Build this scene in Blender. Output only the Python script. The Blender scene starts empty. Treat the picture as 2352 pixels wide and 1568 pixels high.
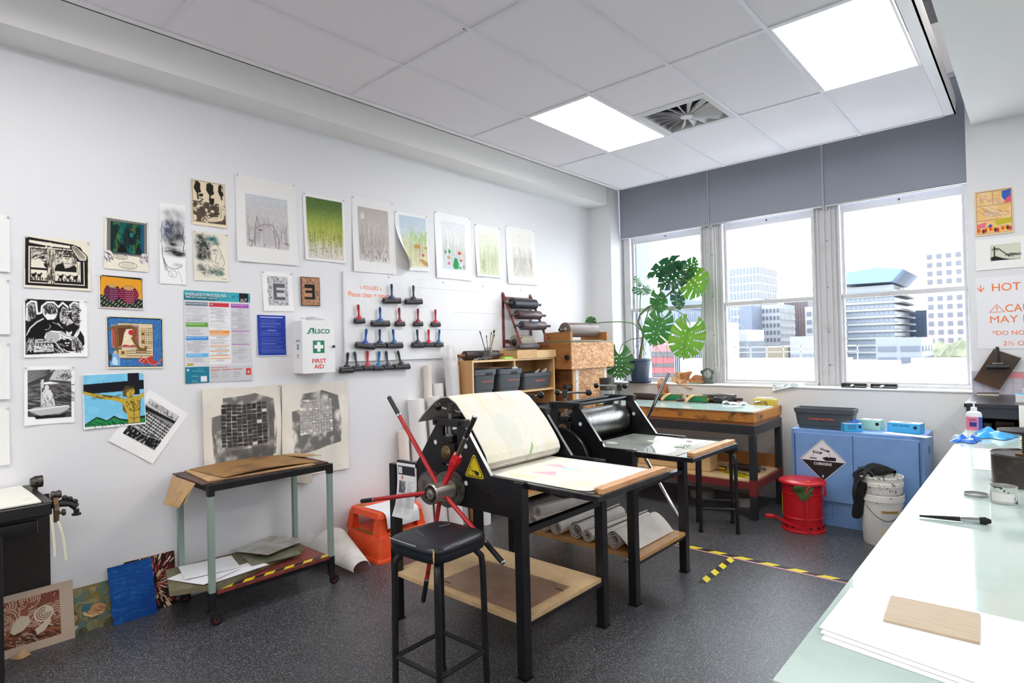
import bpy, bmesh, math, random
import numpy as np
from mathutils import Vector, Matrix
random.seed(7)
S = bpy.context.scene
COL = S.collection
PI = math.pi

# ------------------------------------------------------------------ camera, sky, exposure
cam_data = bpy.data.cameras.new('camera')
cam_data.sensor_width = 36.0
cam_data.sensor_fit = 'HORIZONTAL'
cam_data.lens = 1346.17 / 2352 * 36.0
cam_data.clip_start = 0.05
cam_data.clip_end = 600
cam = bpy.data.objects.new('camera', cam_data)
COL.objects.link(cam)
_y, _p, _r = -0.73135, 0.010155, -0.023157
_f = Vector((math.sin(_y) * math.cos(_p), math.cos(_y) * math.cos(_p), math.sin(_p)))
_a = Vector((math.cos(_y), -math.sin(_y), 0))
_u = _a.cross(_f)
_R = _a * math.cos(_r) + _u * math.sin(_r)
_U = -_a * math.sin(_r) + _u * math.cos(_r)
cam.matrix_world = Matrix(((_R.x, _U.x, -_f.x, 0), (_R.y, _U.y, -_f.y, 0), (_R.z, _U.z, -_f.z, 1.54), (0, 0, 0, 1)))
S.camera = cam

SKY = 8.0        # bright overcast daylight
LAMP = 13.0      # ceiling panels
w = bpy.data.worlds.new('overcast_sky')
S.world = w
w.use_nodes = True
w.node_tree.nodes['Background'].inputs[0].default_value = (0.90, 0.95, 1.0, 1)
w.node_tree.nodes['Background'].inputs[1].default_value = SKY
S.cycles.diffuse_bounces = 5
S.cycles.max_bounces = 10
S.view_settings.view_transform = 'Standard'
S.view_settings.look = 'None'
S.view_settings.exposure = 0.1
S.view_settings.gamma = 1.0
S.view_settings.use_curve_mapping = False

# ------------------------------------------------------------------ materials
def lin(c):
    return tuple((v / 255 / 12.92) if v / 255 <= 0.04045 else ((v / 255 + 0.055) / 1.055) ** 2.4 for v in c)

MATS = {}
def mat(name, col, rough=0.5, metal=0.0, col2=None, ns=12.0, nlo=0.45, nhi=0.6, bump=0.0, bs=150.0, spec=0.5,
        stretch=(1, 1, 1), emit=None, alpha=None, trans=0.0, coat=0.0, detail=5.0, sss=None):
    if name in MATS:
        return MATS[name]
    m = bpy.data.materials.new(name)
    m.use_nodes = True
    nt = m.node_tree
    b = nt.nodes['Principled BSDF']
    b.inputs['Base Color'].default_value = (*lin(col), 1)
    b.inputs['Roughness'].default_value = rough
    b.inputs['Metallic'].default_value = metal
    b.inputs['Specular IOR Level'].default_value = spec
    b.inputs['Coat Weight'].default_value = coat
    b.inputs['Transmission Weight'].default_value = trans
    if emit is not None:
        b.inputs['Emission Color'].default_value = (*lin(col), 1)
        b.inputs['Emission Strength'].default_value = emit
    if col2 is not None or bump:
        tc = nt.nodes.new('ShaderNodeTexCoord')
        mp = nt.nodes.new('ShaderNodeMapping')
        mp.inputs['Scale'].default_value = stretch
        nt.links.new(tc.outputs['Object'], mp.inputs['Vector'])
    if col2 is not None:
        n = nt.nodes.new('ShaderNodeTexNoise')
        n.inputs['Scale'].default_value = ns
        n.inputs['Detail'].default_value = detail
        n.inputs['Roughness'].default_value = 0.62
        r = nt.nodes.new('ShaderNodeValToRGB')
        r.color_ramp.elements[0].position = nlo
        r.color_ramp.elements[1].position = nhi
        r.color_ramp.elements[0].color = (*lin(col), 1)
        r.color_ramp.elements[1].color = (*lin(col2), 1)
        nt.links.new(mp.outputs[0], n.inputs['Vector'])
        nt.links.new(n.outputs['Fac'], r.inputs['Fac'])
        nt.links.new(r.outputs['Color'], b.inputs['Base Color'])
    if bump:
        n2 = nt.nodes.new('ShaderNodeTexNoise')
        n2.inputs['Scale'].default_value = bs
        n2.inputs['Detail'].default_value = 3
        bp = nt.nodes.new('ShaderNodeBump')
        bp.inputs['Strength'].default_value = bump
        bp.inputs['Distance'].default_value = 0.004
        nt.links.new(mp.outputs[0], n2.inputs['Vector'])
        nt.links.new(n2.outputs['Fac'], bp.inputs['Height'])
        nt.links.new(bp.outputs['Normal'], b.inputs['Normal'])
    MATS[name] = m
    return m

def pane_mat(name, tint, gloss, rough=0.02):
    """clear thin pane: transparent with a fresnel-weighted mirror coat"""
    m = bpy.data.materials.new(name)
    m.use_nodes = True
    nt = m.node_tree
    nt.nodes.clear()
    out = nt.nodes.new('ShaderNodeOutputMaterial')
    t = nt.nodes.new('ShaderNodeBsdfTransparent')
    t.inputs[0].default_value = (*lin(tint), 1)
    g = nt.nodes.new('ShaderNodeBsdfGlossy')
    g.inputs['Roughness'].default_value = rough
    lw = nt.nodes.new('ShaderNodeLayerWeight')
    lw.inputs['Blend'].default_value = .5
    pw = nt.nodes.new('ShaderNodeMath'); pw.operation = 'POWER'; pw.inputs[1].default_value = 4.5
    fr = nt.nodes.new('ShaderNodeMath'); fr.operation = 'MULTIPLY_ADD'; fr.inputs[1].default_value = .8 * (gloss - 1) / .5; fr.inputs[2].default_value = .03
    nt.links.new(lw.outputs['Facing'], pw.inputs[0]); nt.links.new(pw.outputs[0], fr.inputs[0])
    mx = nt.nodes.new('ShaderNodeMixShader')
    nt.links.new(fr.outputs[0], mx.inputs[0])
    nt.links.new(t.outputs[0], mx.inputs[1])
    nt.links.new(g.outputs[0], mx.inputs[2])
    nt.links.new(mx.outputs[0], out.inputs['Surface'])
    MATS[name] = m
    return m

def attr_mat(name, rough=0.7, bump=0.0):
    m = bpy.data.materials.new(name)
    m.use_nodes = True
    nt = m.node_tree
    b = nt.nodes['Principled BSDF']
    b.inputs['Roughness'].default_value = rough
    b.inputs['Specular IOR Level'].default_value = 0.25
    a = nt.nodes.new('ShaderNodeAttribute')
    a.attribute_name = 'Col'
    nt.links.new(a.outputs['Color'], b.inputs['Base Color'])
    MATS[name] = m
    return m

PRINT = attr_mat('printed_paper', 0.75)
PRINT_GLOSS = attr_mat('printed_plastic', 0.35)

# ------------------------------------------------------------------ mesh builder
class B:
    def __init__(s):
        s.bm = bmesh.new()
    def face(s, pts):
        return s.bm.faces.new([s.bm.verts.new(p) for p in pts])
    def plate(s, pts, th):
        f = s.face(pts)
        f.normal_update()
        bmesh.ops.solidify(s.bm, geom=[f], thickness=th)
        return s
    def box(s, x0, x1, y0, y1, z0, z1, b=0.0, M=None):
        P = [(x0, y0, z0), (x1, y0, z0), (x1, y1, z0), (x0, y1, z0), (x0, y0, z1), (x1, y0, z1), (x1, y1, z1), (x0, y1, z1)]
        v = [s.bm.verts.new(M @ Vector(p) if M else p) for p in P]
        fs = [s.bm.faces.new([v[i] for i in q]) for q in ((3, 2, 1, 0), (4, 5, 6, 7), (0, 1, 5, 4), (1, 2, 6, 5), (2, 3, 7, 6), (3, 0, 4, 7))]
        if b:
            ed = list({e for f in fs for e in f.edges})
            bmesh.ops.bevel(s.bm, geom=ed, offset=b, segments=2 if b > 0.006 else 1, affect='EDGES', profile=0.5)
        return s
    def cyl(s, p0, p1, r0, r1=None, n=16, cap=True):
        return s.tube([p0, p1], [r0, r0 if r1 is None else r1], n, cap)
    def tube(s, pts, r, n=8, cap=True, flat=1.0, up=None):
        pts = [Vector(p) for p in pts]
        if not isinstance(r, (list, tuple)):
            r = [r] * len(pts)
        rings = []
        prev = None
        for i, p in enumerate(pts):
            if i == 0: d = pts[1] - pts[0]
            elif i == len(pts) - 1: d = pts[-1] - pts[-2]
            else: d = (pts[i + 1] - p).normalized() + (p - pts[i - 1]).normalized()
            d = d.normalized()
            if prev is None:
                a = Vector(up) if up else (Vector((0, 0, 1)) if abs(d.z) < 0.9 else Vector((1, 0, 0)))
            else:
                a = prev
            a = (a - d * a.dot(d)).normalized()
            prev = a
            c = d.cross(a)
            rings.append([s.bm.verts.new(p + (a * math.cos(2 * PI * k / n) * flat + c * math.sin(2 * PI * k / n)) * r[i]) for k in range(n)])
        for q, w_ in zip(rings, rings[1:]):
            for k in range(n):
                s.bm.faces.new((q[k], q[(k + 1) % n], w_[(k + 1) % n], w_[k]))
        if cap:
            s.bm.faces.new(rings[0][::-1]); s.bm.faces.new(rings[-1])
        return s
    def lathe(s, prof, c, n=28, axis='z', flat=(1, 1)):
        c = Vector(c)
        rings = []
        for r, h in prof:
            ring = []
            for k in range(n if r > 1e-6 else 1):
                a = 2 * PI * k / n
                x, y = r * math.cos(a) * flat[0], r * math.sin(a) * flat[1]
                q = {'z': (x, y, h), 'y': (x, h, -y), 'x': (h, x, y)}[axis]
                ring.append(s.bm.verts.new(c + Vector(q)))
            rings.append(ring)
        for q, w_ in zip(rings, rings[1:]):
            if len(q) == 1 and len(w_) == 1: continue
            for k in range(n):
                k2 = (k + 1) % n
                if len(q) == 1: s.bm.faces.new((q[0], w_[k2], w_[k]))
                elif len(w_) == 1: s.bm.faces.new((q[k], q[k2], w_[0]))
                else: s.bm.faces.new((q[k], q[k2], w_[k2], w_[k]))
        return s
    def ball(s, c, r, n=14, sq=1.0):
        m = n // 2
        return s.lathe([(r * math.sin(PI * i / m), -r * sq * math.cos(PI * i / m)) for i in range(m + 1)], c, n)
    def prism(s, poly, axis, a, b):
        def P(u, v, t):
            return {'y': (u, t, v), 'x': (t, u, v), 'z': (u, v, t)}[axis]
        va = [s.bm.verts.new(P(u, v, a)) for u, v in poly]
        vb = [s.bm.verts.new(P(u, v, b)) for u, v in poly]
        s.bm.faces.new(va); s.bm.faces.new(vb[::-1])
        n = len(poly)
        for i in range(n):
            s.bm.faces.new((va[i], vb[i], vb[(i + 1) % n], va[(i + 1) % n]))
        return s
    def grid(s, fn, nu, nv, thick=0.0, closed=False):
        V = [[s.bm.verts.new(fn(i / (nu - (0 if closed else 1)), j / (nv - 1))) for j in range(nv)] for i in range(nu)]
        fs = []
        for i in range(nu if closed else nu - 1):
            for j in range(nv - 1):
                i2 = (i + 1) % nu
                fs.append(s.bm.faces.new((V[i][j], V[i2][j], V[i2][j + 1], V[i][j + 1])))
        if thick:
            bmesh.ops.recalc_face_normals(s.bm, faces=fs)
            bmesh.ops.solidify(s.bm, geom=fs, thickness=thick)
        return s
    def sweep(s, prof, y0, y1, thick):
        """open x-z profile swept along y, with thickness"""
        n = len(prof)
        return s.grid(lambda u, v: (prof[round(u * (n - 1))][0], y0 + (y1 - y0) * v, prof[round(u * (n - 1))][1]), n, 2, thick)

def wloc(o):
    v = Vector((0, 0, 0))
    while o is not None:
        v = v + o.location
        o = o.parent
    return v

def finish(name, bm, m, smooth=35):
    bmesh.ops.recalc_face_normals(bm, faces=bm.faces)
    me = bpy.data.meshes.new(name)
    bm.to_mesh(me)
    bm.free()
    if smooth:
        for p in me.polygons: p.use_smooth = True
        me.set_sharp_from_angle(angle=math.radians(smooth))
    me.materials.append(m)
    return me

def obj(name, b, m, parent=None, local=False, smooth=35, label=None):
    """one mesh object; geometry given in world space unless local"""
    if parent is not None and not local:
        v = wloc(parent)
        bmesh.ops.translate(b.bm, verts=b.bm.verts, vec=-v)
    o = bpy.data.objects.new(name, finish(name, b.bm, m, smooth))
    COL.objects.link(o)
    o.parent = parent
    if label: o['label'] = label
    return o

def thing(name, label, cat, loc=(0, 0, 0), rz=0.0, group=None):
    o = bpy.data.objects.new(name, None)
    o.empty_display_size = 0.05
    COL.objects.link(o)
    o.location = loc
    o.rotation_euler = (0, 0, rz)
    o['label'] = label
    o['category'] = cat
    if group: o['group'] = group
    return o

def one(name, b, m, label, cat, group=None, smooth=35, kind=None):
    """a thing that is a single mesh, origin at its base"""
    vs = [v.co for v in b.bm.verts]
    lo = Vector((min(v.x for v in vs), min(v.y for v in vs), min(v.z for v in vs)))
    hi = Vector((max(v.x for v in vs), max(v.y for v in vs), max(v.z for v in vs)))
    c = Vector(((lo.x + hi.x) / 2, (lo.y + hi.y) / 2, lo.z))
    bmesh.ops.translate(b.bm, verts=b.bm.verts, vec=-c)
    o = bpy.data.objects.new(name, finish(name, b.bm, m, smooth))
    o.location = c
    COL.objects.link(o)
    o['label'] = label
    o['category'] = cat
    if group: o['group'] = group
    if kind: o['kind'] = kind
    return o

def struct(name, b, m, parent=None, smooth=35, label=None):
    o = obj(name, b, m, parent, smooth=smooth, label=label)
    if parent is None: o['kind'] = 'structure'
    return o

def root(name, loc=(0, 0, 0)):
    o = bpy.data.objects.new(name, None)
    COL.objects.link(o)
    o.location = loc
    o['kind'] = 'structure'
    return o

WALL_UV = (Vector((0, 1, 0)), Vector((0, 0, 1)))     # left wall: right = +y
WIN_UV = (Vector((1, 0, 0)), Vector((0, 0, 1)))      # window wall: right = +x
def text(body, c, UV, h, m, parent, w_=None, bold=0.0, name='lettering', lift=0.0006, local=False, slant=0.0, spacing=1.0):
    cu = bpy.data.curves.new('t', 'FONT')
    cu.body = body
    cu.align_x = 'CENTER'
    cu.offset = min(bold, 0.0) if 'M' in body else bold
    cu.resolution_u = 3
    cu.space_character = spacing
    cu.space_line = 0.95
    t = bpy.data.objects.new('t', cu)
    COL.objects.link(t)
    me = bpy.data.meshes.new_from_object(t.evaluated_get(bpy.context.evaluated_depsgraph_get()))
    bpy.data.objects.remove(t)
    bpy.data.curves.remove(cu)
    n = len(me.vertices)
    co = np.empty(n * 3)
    me.vertices.foreach_get('co', co)
    co = co.reshape(-1, 3)
    lo, hi = co.min(0), co.max(0)
    sc = h / (hi[1] - lo[1])
    sx = sc if w_ is None else w_ / (hi[0] - lo[0])
    U, V = Vector(UV[0]), Vector(UV[1])
    N = U.cross(V)
    a = (co[:, 0] - (lo[0] + hi[0]) / 2) * sx
    q = (co[:, 1] - (lo[1] + hi[1]) / 2) * sc
    a = a + slant * q
    base = Vector(c) + N * lift
    if parent is not None and not local: base = base - wloc(parent)
    W = np.array(base)[None] + a[:, None] * np.array(U)[None] + q[:, None] * np.array(V)[None]
    me.vertices.foreach_set('co', W.ravel())
    me.update()
    me.materials.clear()
    me.materials.append(m)
    me.name = name
    o = bpy.data.objects.new(name, me)
    COL.objects.link(o)
    o.parent = parent
    return o

# ------------------------------------------------------------------ raster canvas for flat print
class Cv:
    """drawing surface, drawn at twice the mesh resolution and averaged down"""
    def __init__(s, w_, h_, bg):
        s.ow, s.oh = w_, h_
        s.w, s.h = w_ * 2, h_ * 2
        s.a = h_ / w_
        s.im = np.empty((s.h, s.w, 3)); s.im[:] = bg
        s.X, s.Y = np.meshgrid((np.arange(s.w) + .5) / s.w, (np.arange(s.h) + .5) / s.h)
        s.rng = np.random.RandomState(w_ * 7 + h_)
    def put(s, m, c, al=1.0):
        m = np.clip(m.astype(float), 0, 1)[..., None] * al
        s.im = s.im * (1 - m) + np.array(c, float) * m
    def win(s, x0, y0, x1, y1):
        return (slice(max(0, int(y0 * s.h) - 2), max(0, min(s.h, int(y1 * s.h) + 3))), slice(max(0, int(x0 * s.w) - 2), max(0, min(s.w, int(x1 * s.w) + 3))))
    def sput(s, W, m, c, al):
        m = np.clip(m.astype(float), 0, 1)[..., None] * al
        s.im[W] = s.im[W] * (1 - m) + np.array(c, float) * m
    def pm(s, pts, W=(slice(None), slice(None))):
        X, Y = s.X[W], s.Y[W]
        ins = np.zeros(X.shape, bool)
        n = len(pts)
        for i in range(n):
            x0, y0 = pts[i]; x1, y1 = pts[(i + 1) % n]
            if y0 == y1: continue
            c = ((Y > min(y0, y1)) & (Y <= max(y0, y1)))
            ins ^= c & (X < (Y - y0) * (x1 - x0) / (y1 - y0) + x0)
        return ins
    def poly(s, pts, c, al=1.0):
        xs, ys = [p[0] for p in pts], [p[1] for p in pts]
        W = s.win(min(xs), min(ys), max(xs), max(ys))
        s.sput(W, s.pm(pts, W), c, al)
    def rect(s, x0, y0, x1, y1, c, al=1.0):
        W = s.win(x0, y0, x1, y1); X, Y = s.X[W], s.Y[W]
        s.sput(W, (X >= x0) & (X <= x1) & (Y >= y0) & (Y <= y1), c, al)
    def em(s, cx, cy, rx, ry, rot=0.0, W=(slice(None), slice(None))):
        dx, dy = s.X[W] - cx, (s.Y[W] - cy) * s.a
        u = dx * math.cos(rot) + dy * math.sin(rot); v = -dx * math.sin(rot) + dy * math.cos(rot)
        return (u / rx) ** 2 + (v / (ry * s.a)) ** 2 <= 1
    def ell(s, cx, cy, rx, ry, c, al=1.0, rot=0.0):
        R = max(rx, ry * s.a); W = s.win(cx - R, cy - R / s.a, cx + R, cy + R / s.a)
        s.sput(W, s.em(cx, cy, rx, ry, rot, W), c, al)
    def blob(s, cx, cy, rx, ry, c, al=1.0, tex=None):
        g = np.exp(-(((s.X - cx) / rx) ** 2 + ((s.Y - cy) / ry) ** 2) * 1.6)
        s.put(g if tex is None else g * tex, c, al)
    def line(s, pts, wd, c, al=1.0):
        xs, ys = [p[0] for p in pts], [p[1] for p in pts]
        W = s.win(min(xs) - wd, min(ys) - wd / s.a, max(xs) + wd, max(ys) + wd / s.a)
        X, Y = s.X[W], s.Y[W]
        if X.size == 0: return
        d = np.full(X.shape, 9.0)
        for (x0, y0), (x1, y1) in zip(pts, pts[1:]):
            ax, ay = x1 - x0, (y1 - y0) * s.a
            t = np.clip(((X - x0) * ax + (Y - y0) * s.a * ay) / (ax * ax + ay * ay + 1e-12), 0, 1)
            d = np.minimum(d, np.hypot(X - x0 - t * ax, (Y - y0) * s.a - t * ay))
        s.sput(W, np.clip((wd * .5 - d) * s.w + .6, 0, 1), c, al)
    def noise(s, sx, sy=None, oc=3, seed=0):
        sy = sy or sx * s.a
        r = np.random.RandomState(seed + 11)
        o = np.zeros(s.X.shape); tot = 0
        for k in range(oc):
            gx, gy = max(2, int(sx * 2 ** k) + 2), max(2, int(sy * 2 ** k) + 2)
            g = r.rand(gy + 1, gx + 1)
            fx, fy = s.X * (gx - 1), s.Y * (gy - 1)
            ix, iy = fx.astype(int), fy.astype(int)
            tx, ty = fx - ix, fy - iy
            tx, ty = tx * tx * (3 - 2 * tx), ty * ty * (3 - 2 * ty)
            o += (.5 ** k) * ((g[iy, ix] * (1 - tx) + g[iy, ix + 1] * tx) * (1 - ty) + (g[iy + 1, ix] * (1 - tx) + g[iy + 1, ix + 1] * tx) * ty)
            tot += .5 ** k
        return o / tot
    def scr(s, n, box, ln, ang, wd, c, al=1.0, jit=.5, seed=1):
        r = np.random.RandomState(seed)
        for _ in range(n):
            x, y = r.uniform(box[0], box[2]), r.uniform(box[1], box[3])
            a = ang + r.uniform(-jit, jit); l = ln * r.uniform(.5, 1.2)
            s.line([(x, y), (x + l * math.cos(a), y + l * math.sin(a) / s.a)], wd, c, al)

def sheet_mesh(cv, fn, m, name='printed_sheet'):
    """mesh whose vertices carry the print's colours; fn(u,v) -> xyz arrays"""
    h_, w_ = cv.oh, cv.ow
    im = cv.im.reshape(h_, 2, w_, 2, 3).mean((1, 3))
    u, v = np.meshgrid(np.linspace(0, 1, w_), np.linspace(0, 1, h_))
    co = np.stack(fn(u, v), -1).reshape(-1, 3)
    me = bpy.data.meshes.new(name)
    me.vertices.add(w_ * h_)
    me.vertices.foreach_set('co', co.ravel())
    i = np.arange((h_ - 1) * (w_ - 1))
    r, c = i // (w_ - 1), i % (w_ - 1)
    a = r * w_ + c
    q = np.stack([a, a + w_, a + w_ + 1, a + 1], -1).ravel()
    me.loops.add(len(q))
    me.loops.foreach_set('vertex_index', q)
    me.polygons.add(len(i))
    me.polygons.foreach_set('loop_start', np.arange(len(i)) * 4)
    me.update(calc_edges=True)
    at = me.color_attributes.new('Col', 'FLOAT_COLOR', 'POINT')
    s = np.clip(im, 0, 255) / 255
    l = np.where(s <= 0.04045, s / 12.92, ((s + .055) / 1.055) ** 2.4)
    at.data.foreach_set('color', np.concatenate([l, np.ones((h_, w_, 1))], -1).astype(np.float32).ravel())
    me.polygons.foreach_set('use_smooth', np.ones(len(i), bool))
    me.materials.append(m)
    return me
# ------------------------------------------------------------------ room shell
XW = -4.066      # left wall plane
YB = 6.0         # window wall plane
M_WALL = mat('wall_paint', (233, 233, 236), 0.55)
M_WALLW = mat('window_wall_paint', (230, 228, 224), 0.55, col2=(214, 209, 200), ns=4.5, nlo=.58, nhi=.75)
M_BEAM = mat('beam_paint', (244, 243, 241), 0.6)
M_TILE = mat('ceiling_tile', (240, 236, 241), 0.9)
M_TBAR = mat('ceiling_grid_metal', (232, 230, 236), 0.45)
M_RAIL = mat('ceiling_edge_metal', (240, 238, 240), 0.4)
M_SLAB = mat('concrete_soffit', (120, 120, 122), 0.9, col2=(95, 95, 98), ns=6)
M_FRAME = mat('window_frame_paint', (206, 205, 207), 0.4, col2=(190, 188, 188), ns=9, nlo=.55, nhi=.75)

def floor_material():
    m = bpy.data.materials.new('speckled_vinyl')
    m.use_nodes = True
    nt = m.node_tree
    b = nt.nodes['Principled BSDF']
    tc = nt.nodes.new('ShaderNodeTexCoord')
    n = nt.nodes.new('ShaderNodeTexNoise'); n.inputs['Scale'].default_value = 1.6; n.inputs['Detail'].default_value = 6
    r = nt.nodes.new('ShaderNodeValToRGB')
    r.color_ramp.elements[0].position = .35; r.color_ramp.elements[1].position = .7
    r.color_ramp.elements[0].color = (*lin((52, 53, 57)), 1); r.color_ramp.elements[1].color = (*lin((63, 63, 67)), 1)
    nt.links.new(tc.outputs['Object'], n.inputs['Vector']); nt.links.new(n.outputs['Fac'], r.inputs['Fac'])
    last = r.outputs['Color']
    for sc, lo, hi, c in ((420, .985, .995, (196, 196, 200)), (560, .95, .98, (118, 118, 122)), (520, .95, .98, (34, 35, 39))):
        v = nt.nodes.new('ShaderNodeTexVoronoi'); v.inputs['Scale'].default_value = sc
        nt.links.new(tc.outputs['Object'], v.inputs['Vector'])
        q = nt.nodes.new('ShaderNodeValToRGB')
        q.color_ramp.elements[0].position = lo - .06; q.color_ramp.elements[1].position = hi - .05
        sp = nt.nodes.new('ShaderNodeSeparateColor')
        nt.links.new(v.outputs['Color'], sp.inputs[0])
        nt.links.new(sp.outputs[0], q.inputs['Fac'])
        mx = nt.nodes.new('ShaderNodeMix'); mx.data_type = 'RGBA'
        nt.links.new(q.outputs['Color'], mx.inputs[0])
        nt.links.new(last, mx.inputs[6])
        mx.inputs[7].default_value = (*lin(c), 1)
        last = mx.outputs[2]
    nt.links.new(last, b.inputs['Base Color'])
    b.inputs['Roughness'].default_value = 0.36
    n2 = nt.nodes.new('ShaderNodeTexNoise'); n2.inputs['Scale'].default_value = 190; n2.inputs['Detail'].default_value = 2
    bp = nt.nodes.new('ShaderNodeBump'); bp.inputs['Strength'].default_value = .22; bp.inputs['Distance'].default_value = .003
    nt.links.new(tc.outputs['Object'], n2.inputs['Vector']); nt.links.new(n2.outputs['Fac'], bp.inputs['Height'])
    nt.links.new(bp.outputs['Normal'], b.inputs['Normal'])
    return m

RX, RY = 3.4, -3.6          # far sides of the room, behind and right of the camera
fl = struct('floor', B().box(XW - .2, RX + .2, RY - .2, YB + .4, -.12, 0), floor_material(), smooth=0)
M_SEAM = mat('floor_weld', (98, 98, 102), .5)
for (x0, x1, y0, y1) in ((-1.642, -1.637, -3, 4.1), (-3.9, -1.64, 3.008, 3.013), (-4.0, -3.2, .9, .905)):
    struct('weld_seam', B().box(x0, x1, y0, y1, -.002, .0006), M_SEAM, fl, smooth=0)
wl = struct('wall_left', B().box(XW - .2, XW, RY - .2, YB + .4, 0, 4.3), M_WALL, smooth=0)
M_MARK = mat('wall_scuff', (206, 204, 204), .8)
for k in range(34):
    rk = random.Random(k)
    y, z, l, a = rk.uniform(.75, 3.0), rk.choice([.95, .8, 1.05, .55, 1.3]) + rk.uniform(-.08, .08), rk.uniform(.004, .03), rk.uniform(-.6, .9)
    struct('scuff', B().tube([(XW, y, z), (XW, y + l * math.cos(a), z + l * math.sin(a))], .0008, 4), M_MARK, wl)
struct('wall_right', B().box(RX, RX + .2, RY - .2, YB + .4, 0, 4.3), M_WALL, smooth=0)
struct('wall_rear', B().box(XW, RX, RY - .2, RY, 0, 4.3), M_WALL, smooth=0)
ww = root('wall_window', (-2, YB, 0))
struct('lower_wall', B().box(-3.764, -.40, YB, YB + .36, 0, 1.085), M_WALLW, ww, smooth=0)
struct('pier', B().box(XW, -3.764, YB, YB + .36, 0, 4.3), M_WALL, ww, smooth=0)
struct('pier', B().box(-.40, RX, YB, YB + .36, 0, 4.3), M_WALL, ww, smooth=0)
struct('lintel', B().box(-3.764, -.40, YB + .1, YB + .36, 3.75, 4.3), M_WALL, ww, smooth=0)
struct('outside_fin', B().box(-3.80, -3.655, 6.40, 6.72, .9, 3.8), mat('outside_render', (120, 124, 140), .8), ww, smooth=0)
struct('sill_board', B().box(-3.764, -.40, YB - .012, YB + .30, 1.085, 1.10, b=.004), M_WALLW, ww, smooth=0)
struct('trim_1', B().box(XW, -3.80, RY, YB, 3.215, 4.2), M_BEAM, smooth=0)      # boxed beam along the left wall
# lowered ceiling on the right
struct('trim_2', B().box(-.36, RX, RY, YB, 3.242, 4.2), M_BEAM, smooth=0)

ce = root('ceiling', (-2, 2, 3.33))
struct('concrete_slab', B().box(XW, RX, RY, YB + .36, 4.2, 4.35), M_SLAB, ce, smooth=0)
GX = [-3.545, -2.94, -2.335, -1.73, -1.12, -.52]
GY = [5.885, 4.685, 3.50, 2.32, 1.14, -.04, -1.22, -2.40, -3.55]
LIGHT_CELLS = {(1, 1), (4, 1), (1, 4), (4, 5), (1, 6), (4, 7)}
VENT_CELL = (2, 1)
TZ = 3.338
for i in range(5):
    for j in range(8):
        if (i, j) in LIGHT_CELLS: continue
        x0, x1, y0, y1 = GX[i], GX[i + 1], GY[j + 1], GY[j]
        if (i, j) == VENT_CELL: y0 = y1 - 0.0 - 1.185; y1 = y0 + .59
        if (i, j) == VENT_CELL:
            # square air diffuser takes the half nearer the window, a tile the rest
            pass
        struct('ceiling_tile', B().box(x0 + .004, x1 - .004, y0 + .004, y1 - .004, TZ, TZ + .015), M_TILE, ce, smooth=0)
for i, x in enumerate(GX[1:-1]):
    struct('grid_bar', B().box(x - .012, x + .012, GY[-1], GY[0], 3.33, 3.37), M_TBAR, ce, smooth=0)
for i in range(5):
    for y in GY[1:-1]:
        struct('grid_bar', B().box(GX[i] + .012, GX[i + 1] - .012, y - .012, y + .012, 3.3305, 3.37), M_TBAR, ce, smooth=0)
vx0, vx1, vy0, vy1 = GX[2], GX[3], GY[2] + .59, GY[1]
struct('grid_bar', B().box(vx0 + .012, vx1 - .012, vy0 - .012, vy0 + .012, 3.3305, 3.37), M_TBAR, ce, smooth=0)
# raised edge rail around the hanging ceiling
struct('edge_rail', B().box(-3.60, -3.545, GY[-1], 5.90, 3.33, 3.336).box(-3.60, -3.59, GY[-1], 5.90, 3.33, 3.47), M_RAIL, ce, smooth=0)
struct('edge_rail', B().box(-.52, -.447, GY[-1], 5.90, 3.33, 3.336).box(-.457, -.447, GY[-1], 5.90, 3.33, 3.47), M_RAIL, ce, smooth=0)
struct('edge_rail', B().box(-3.60, -.447, 5.885, 5.90, 3.33, 3.47), M_RAIL, ce, smooth=0)
struct('tile_chip', B().prism([(-2.353, 2.300), (-2.372, 2.290), (-2.348, 2.268)], 'z', 3.3375, 3.3385), mat('chip_dark', (70, 62, 44), .9), ce, smooth=0)
struct('hanger_wire', B().tube([(-.40, 4.3, 4.2), (-.41, 4.35, 3.5)], .003, 6), mat('wire', (60, 60, 62), .4, 1), ce)

# ------------------------------------------------------------------ ceiling lights and air diffuser
M_DIFF = mat('light_panel_diffuser', (255, 253, 250), .5, emit=LAMP)
LLAB = {(1, 1): 'lit white ceiling panel light beside the square air diffuser',
        (4, 1): 'lit white ceiling panel light at the right edge of the hanging ceiling, near the blinds',
        (1, 4): 'unseen ceiling panel light added to brighten the print wall, just behind the camera',  # this and the three below are unseen, added to even out the room light
        (4, 5): 'unseen ceiling panel light added as room fill, just behind the camera on the counter side',
        (1, 6): 'unseen ceiling panel light added as room fill at the back of the room, print wall side',
        (4, 7): 'unseen ceiling panel light added as room fill at the back of the room, counter side'}
def ceiling_light(x0, x1, y0, y1, z, lab):
    t = thing('ceiling_light', lab, 'ceiling light', ((x0 + x1) / 2, (y0 + y1) / 2, z), group='ceiling panel lights')
    b = B()
    f = .012
    b.box(x0, x1, y0, y0 + f, z, z + .03).box(x0, x1, y1 - f, y1, z, z + .03).box(x0, x0 + f, y0 + f, y1 - f, z, z + .03).box(x1 - f, x1, y0 + f, y1 - f, z, z + .03)
    obj('frame', b, M_RAIL, t, smooth=0)
    obj('diffuser', B().box(x0 + f, x1 - f, y0 + f, y1 - f, z + .003, z + .012), M_DIFF, t, smooth=0)
for (i, j), lab in LLAB.items():
    ceiling_light(GX[i] + .013, GX[i + 1] - .013, GY[j + 1] + .013, GY[j] - .013, 3.331, lab)
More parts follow.
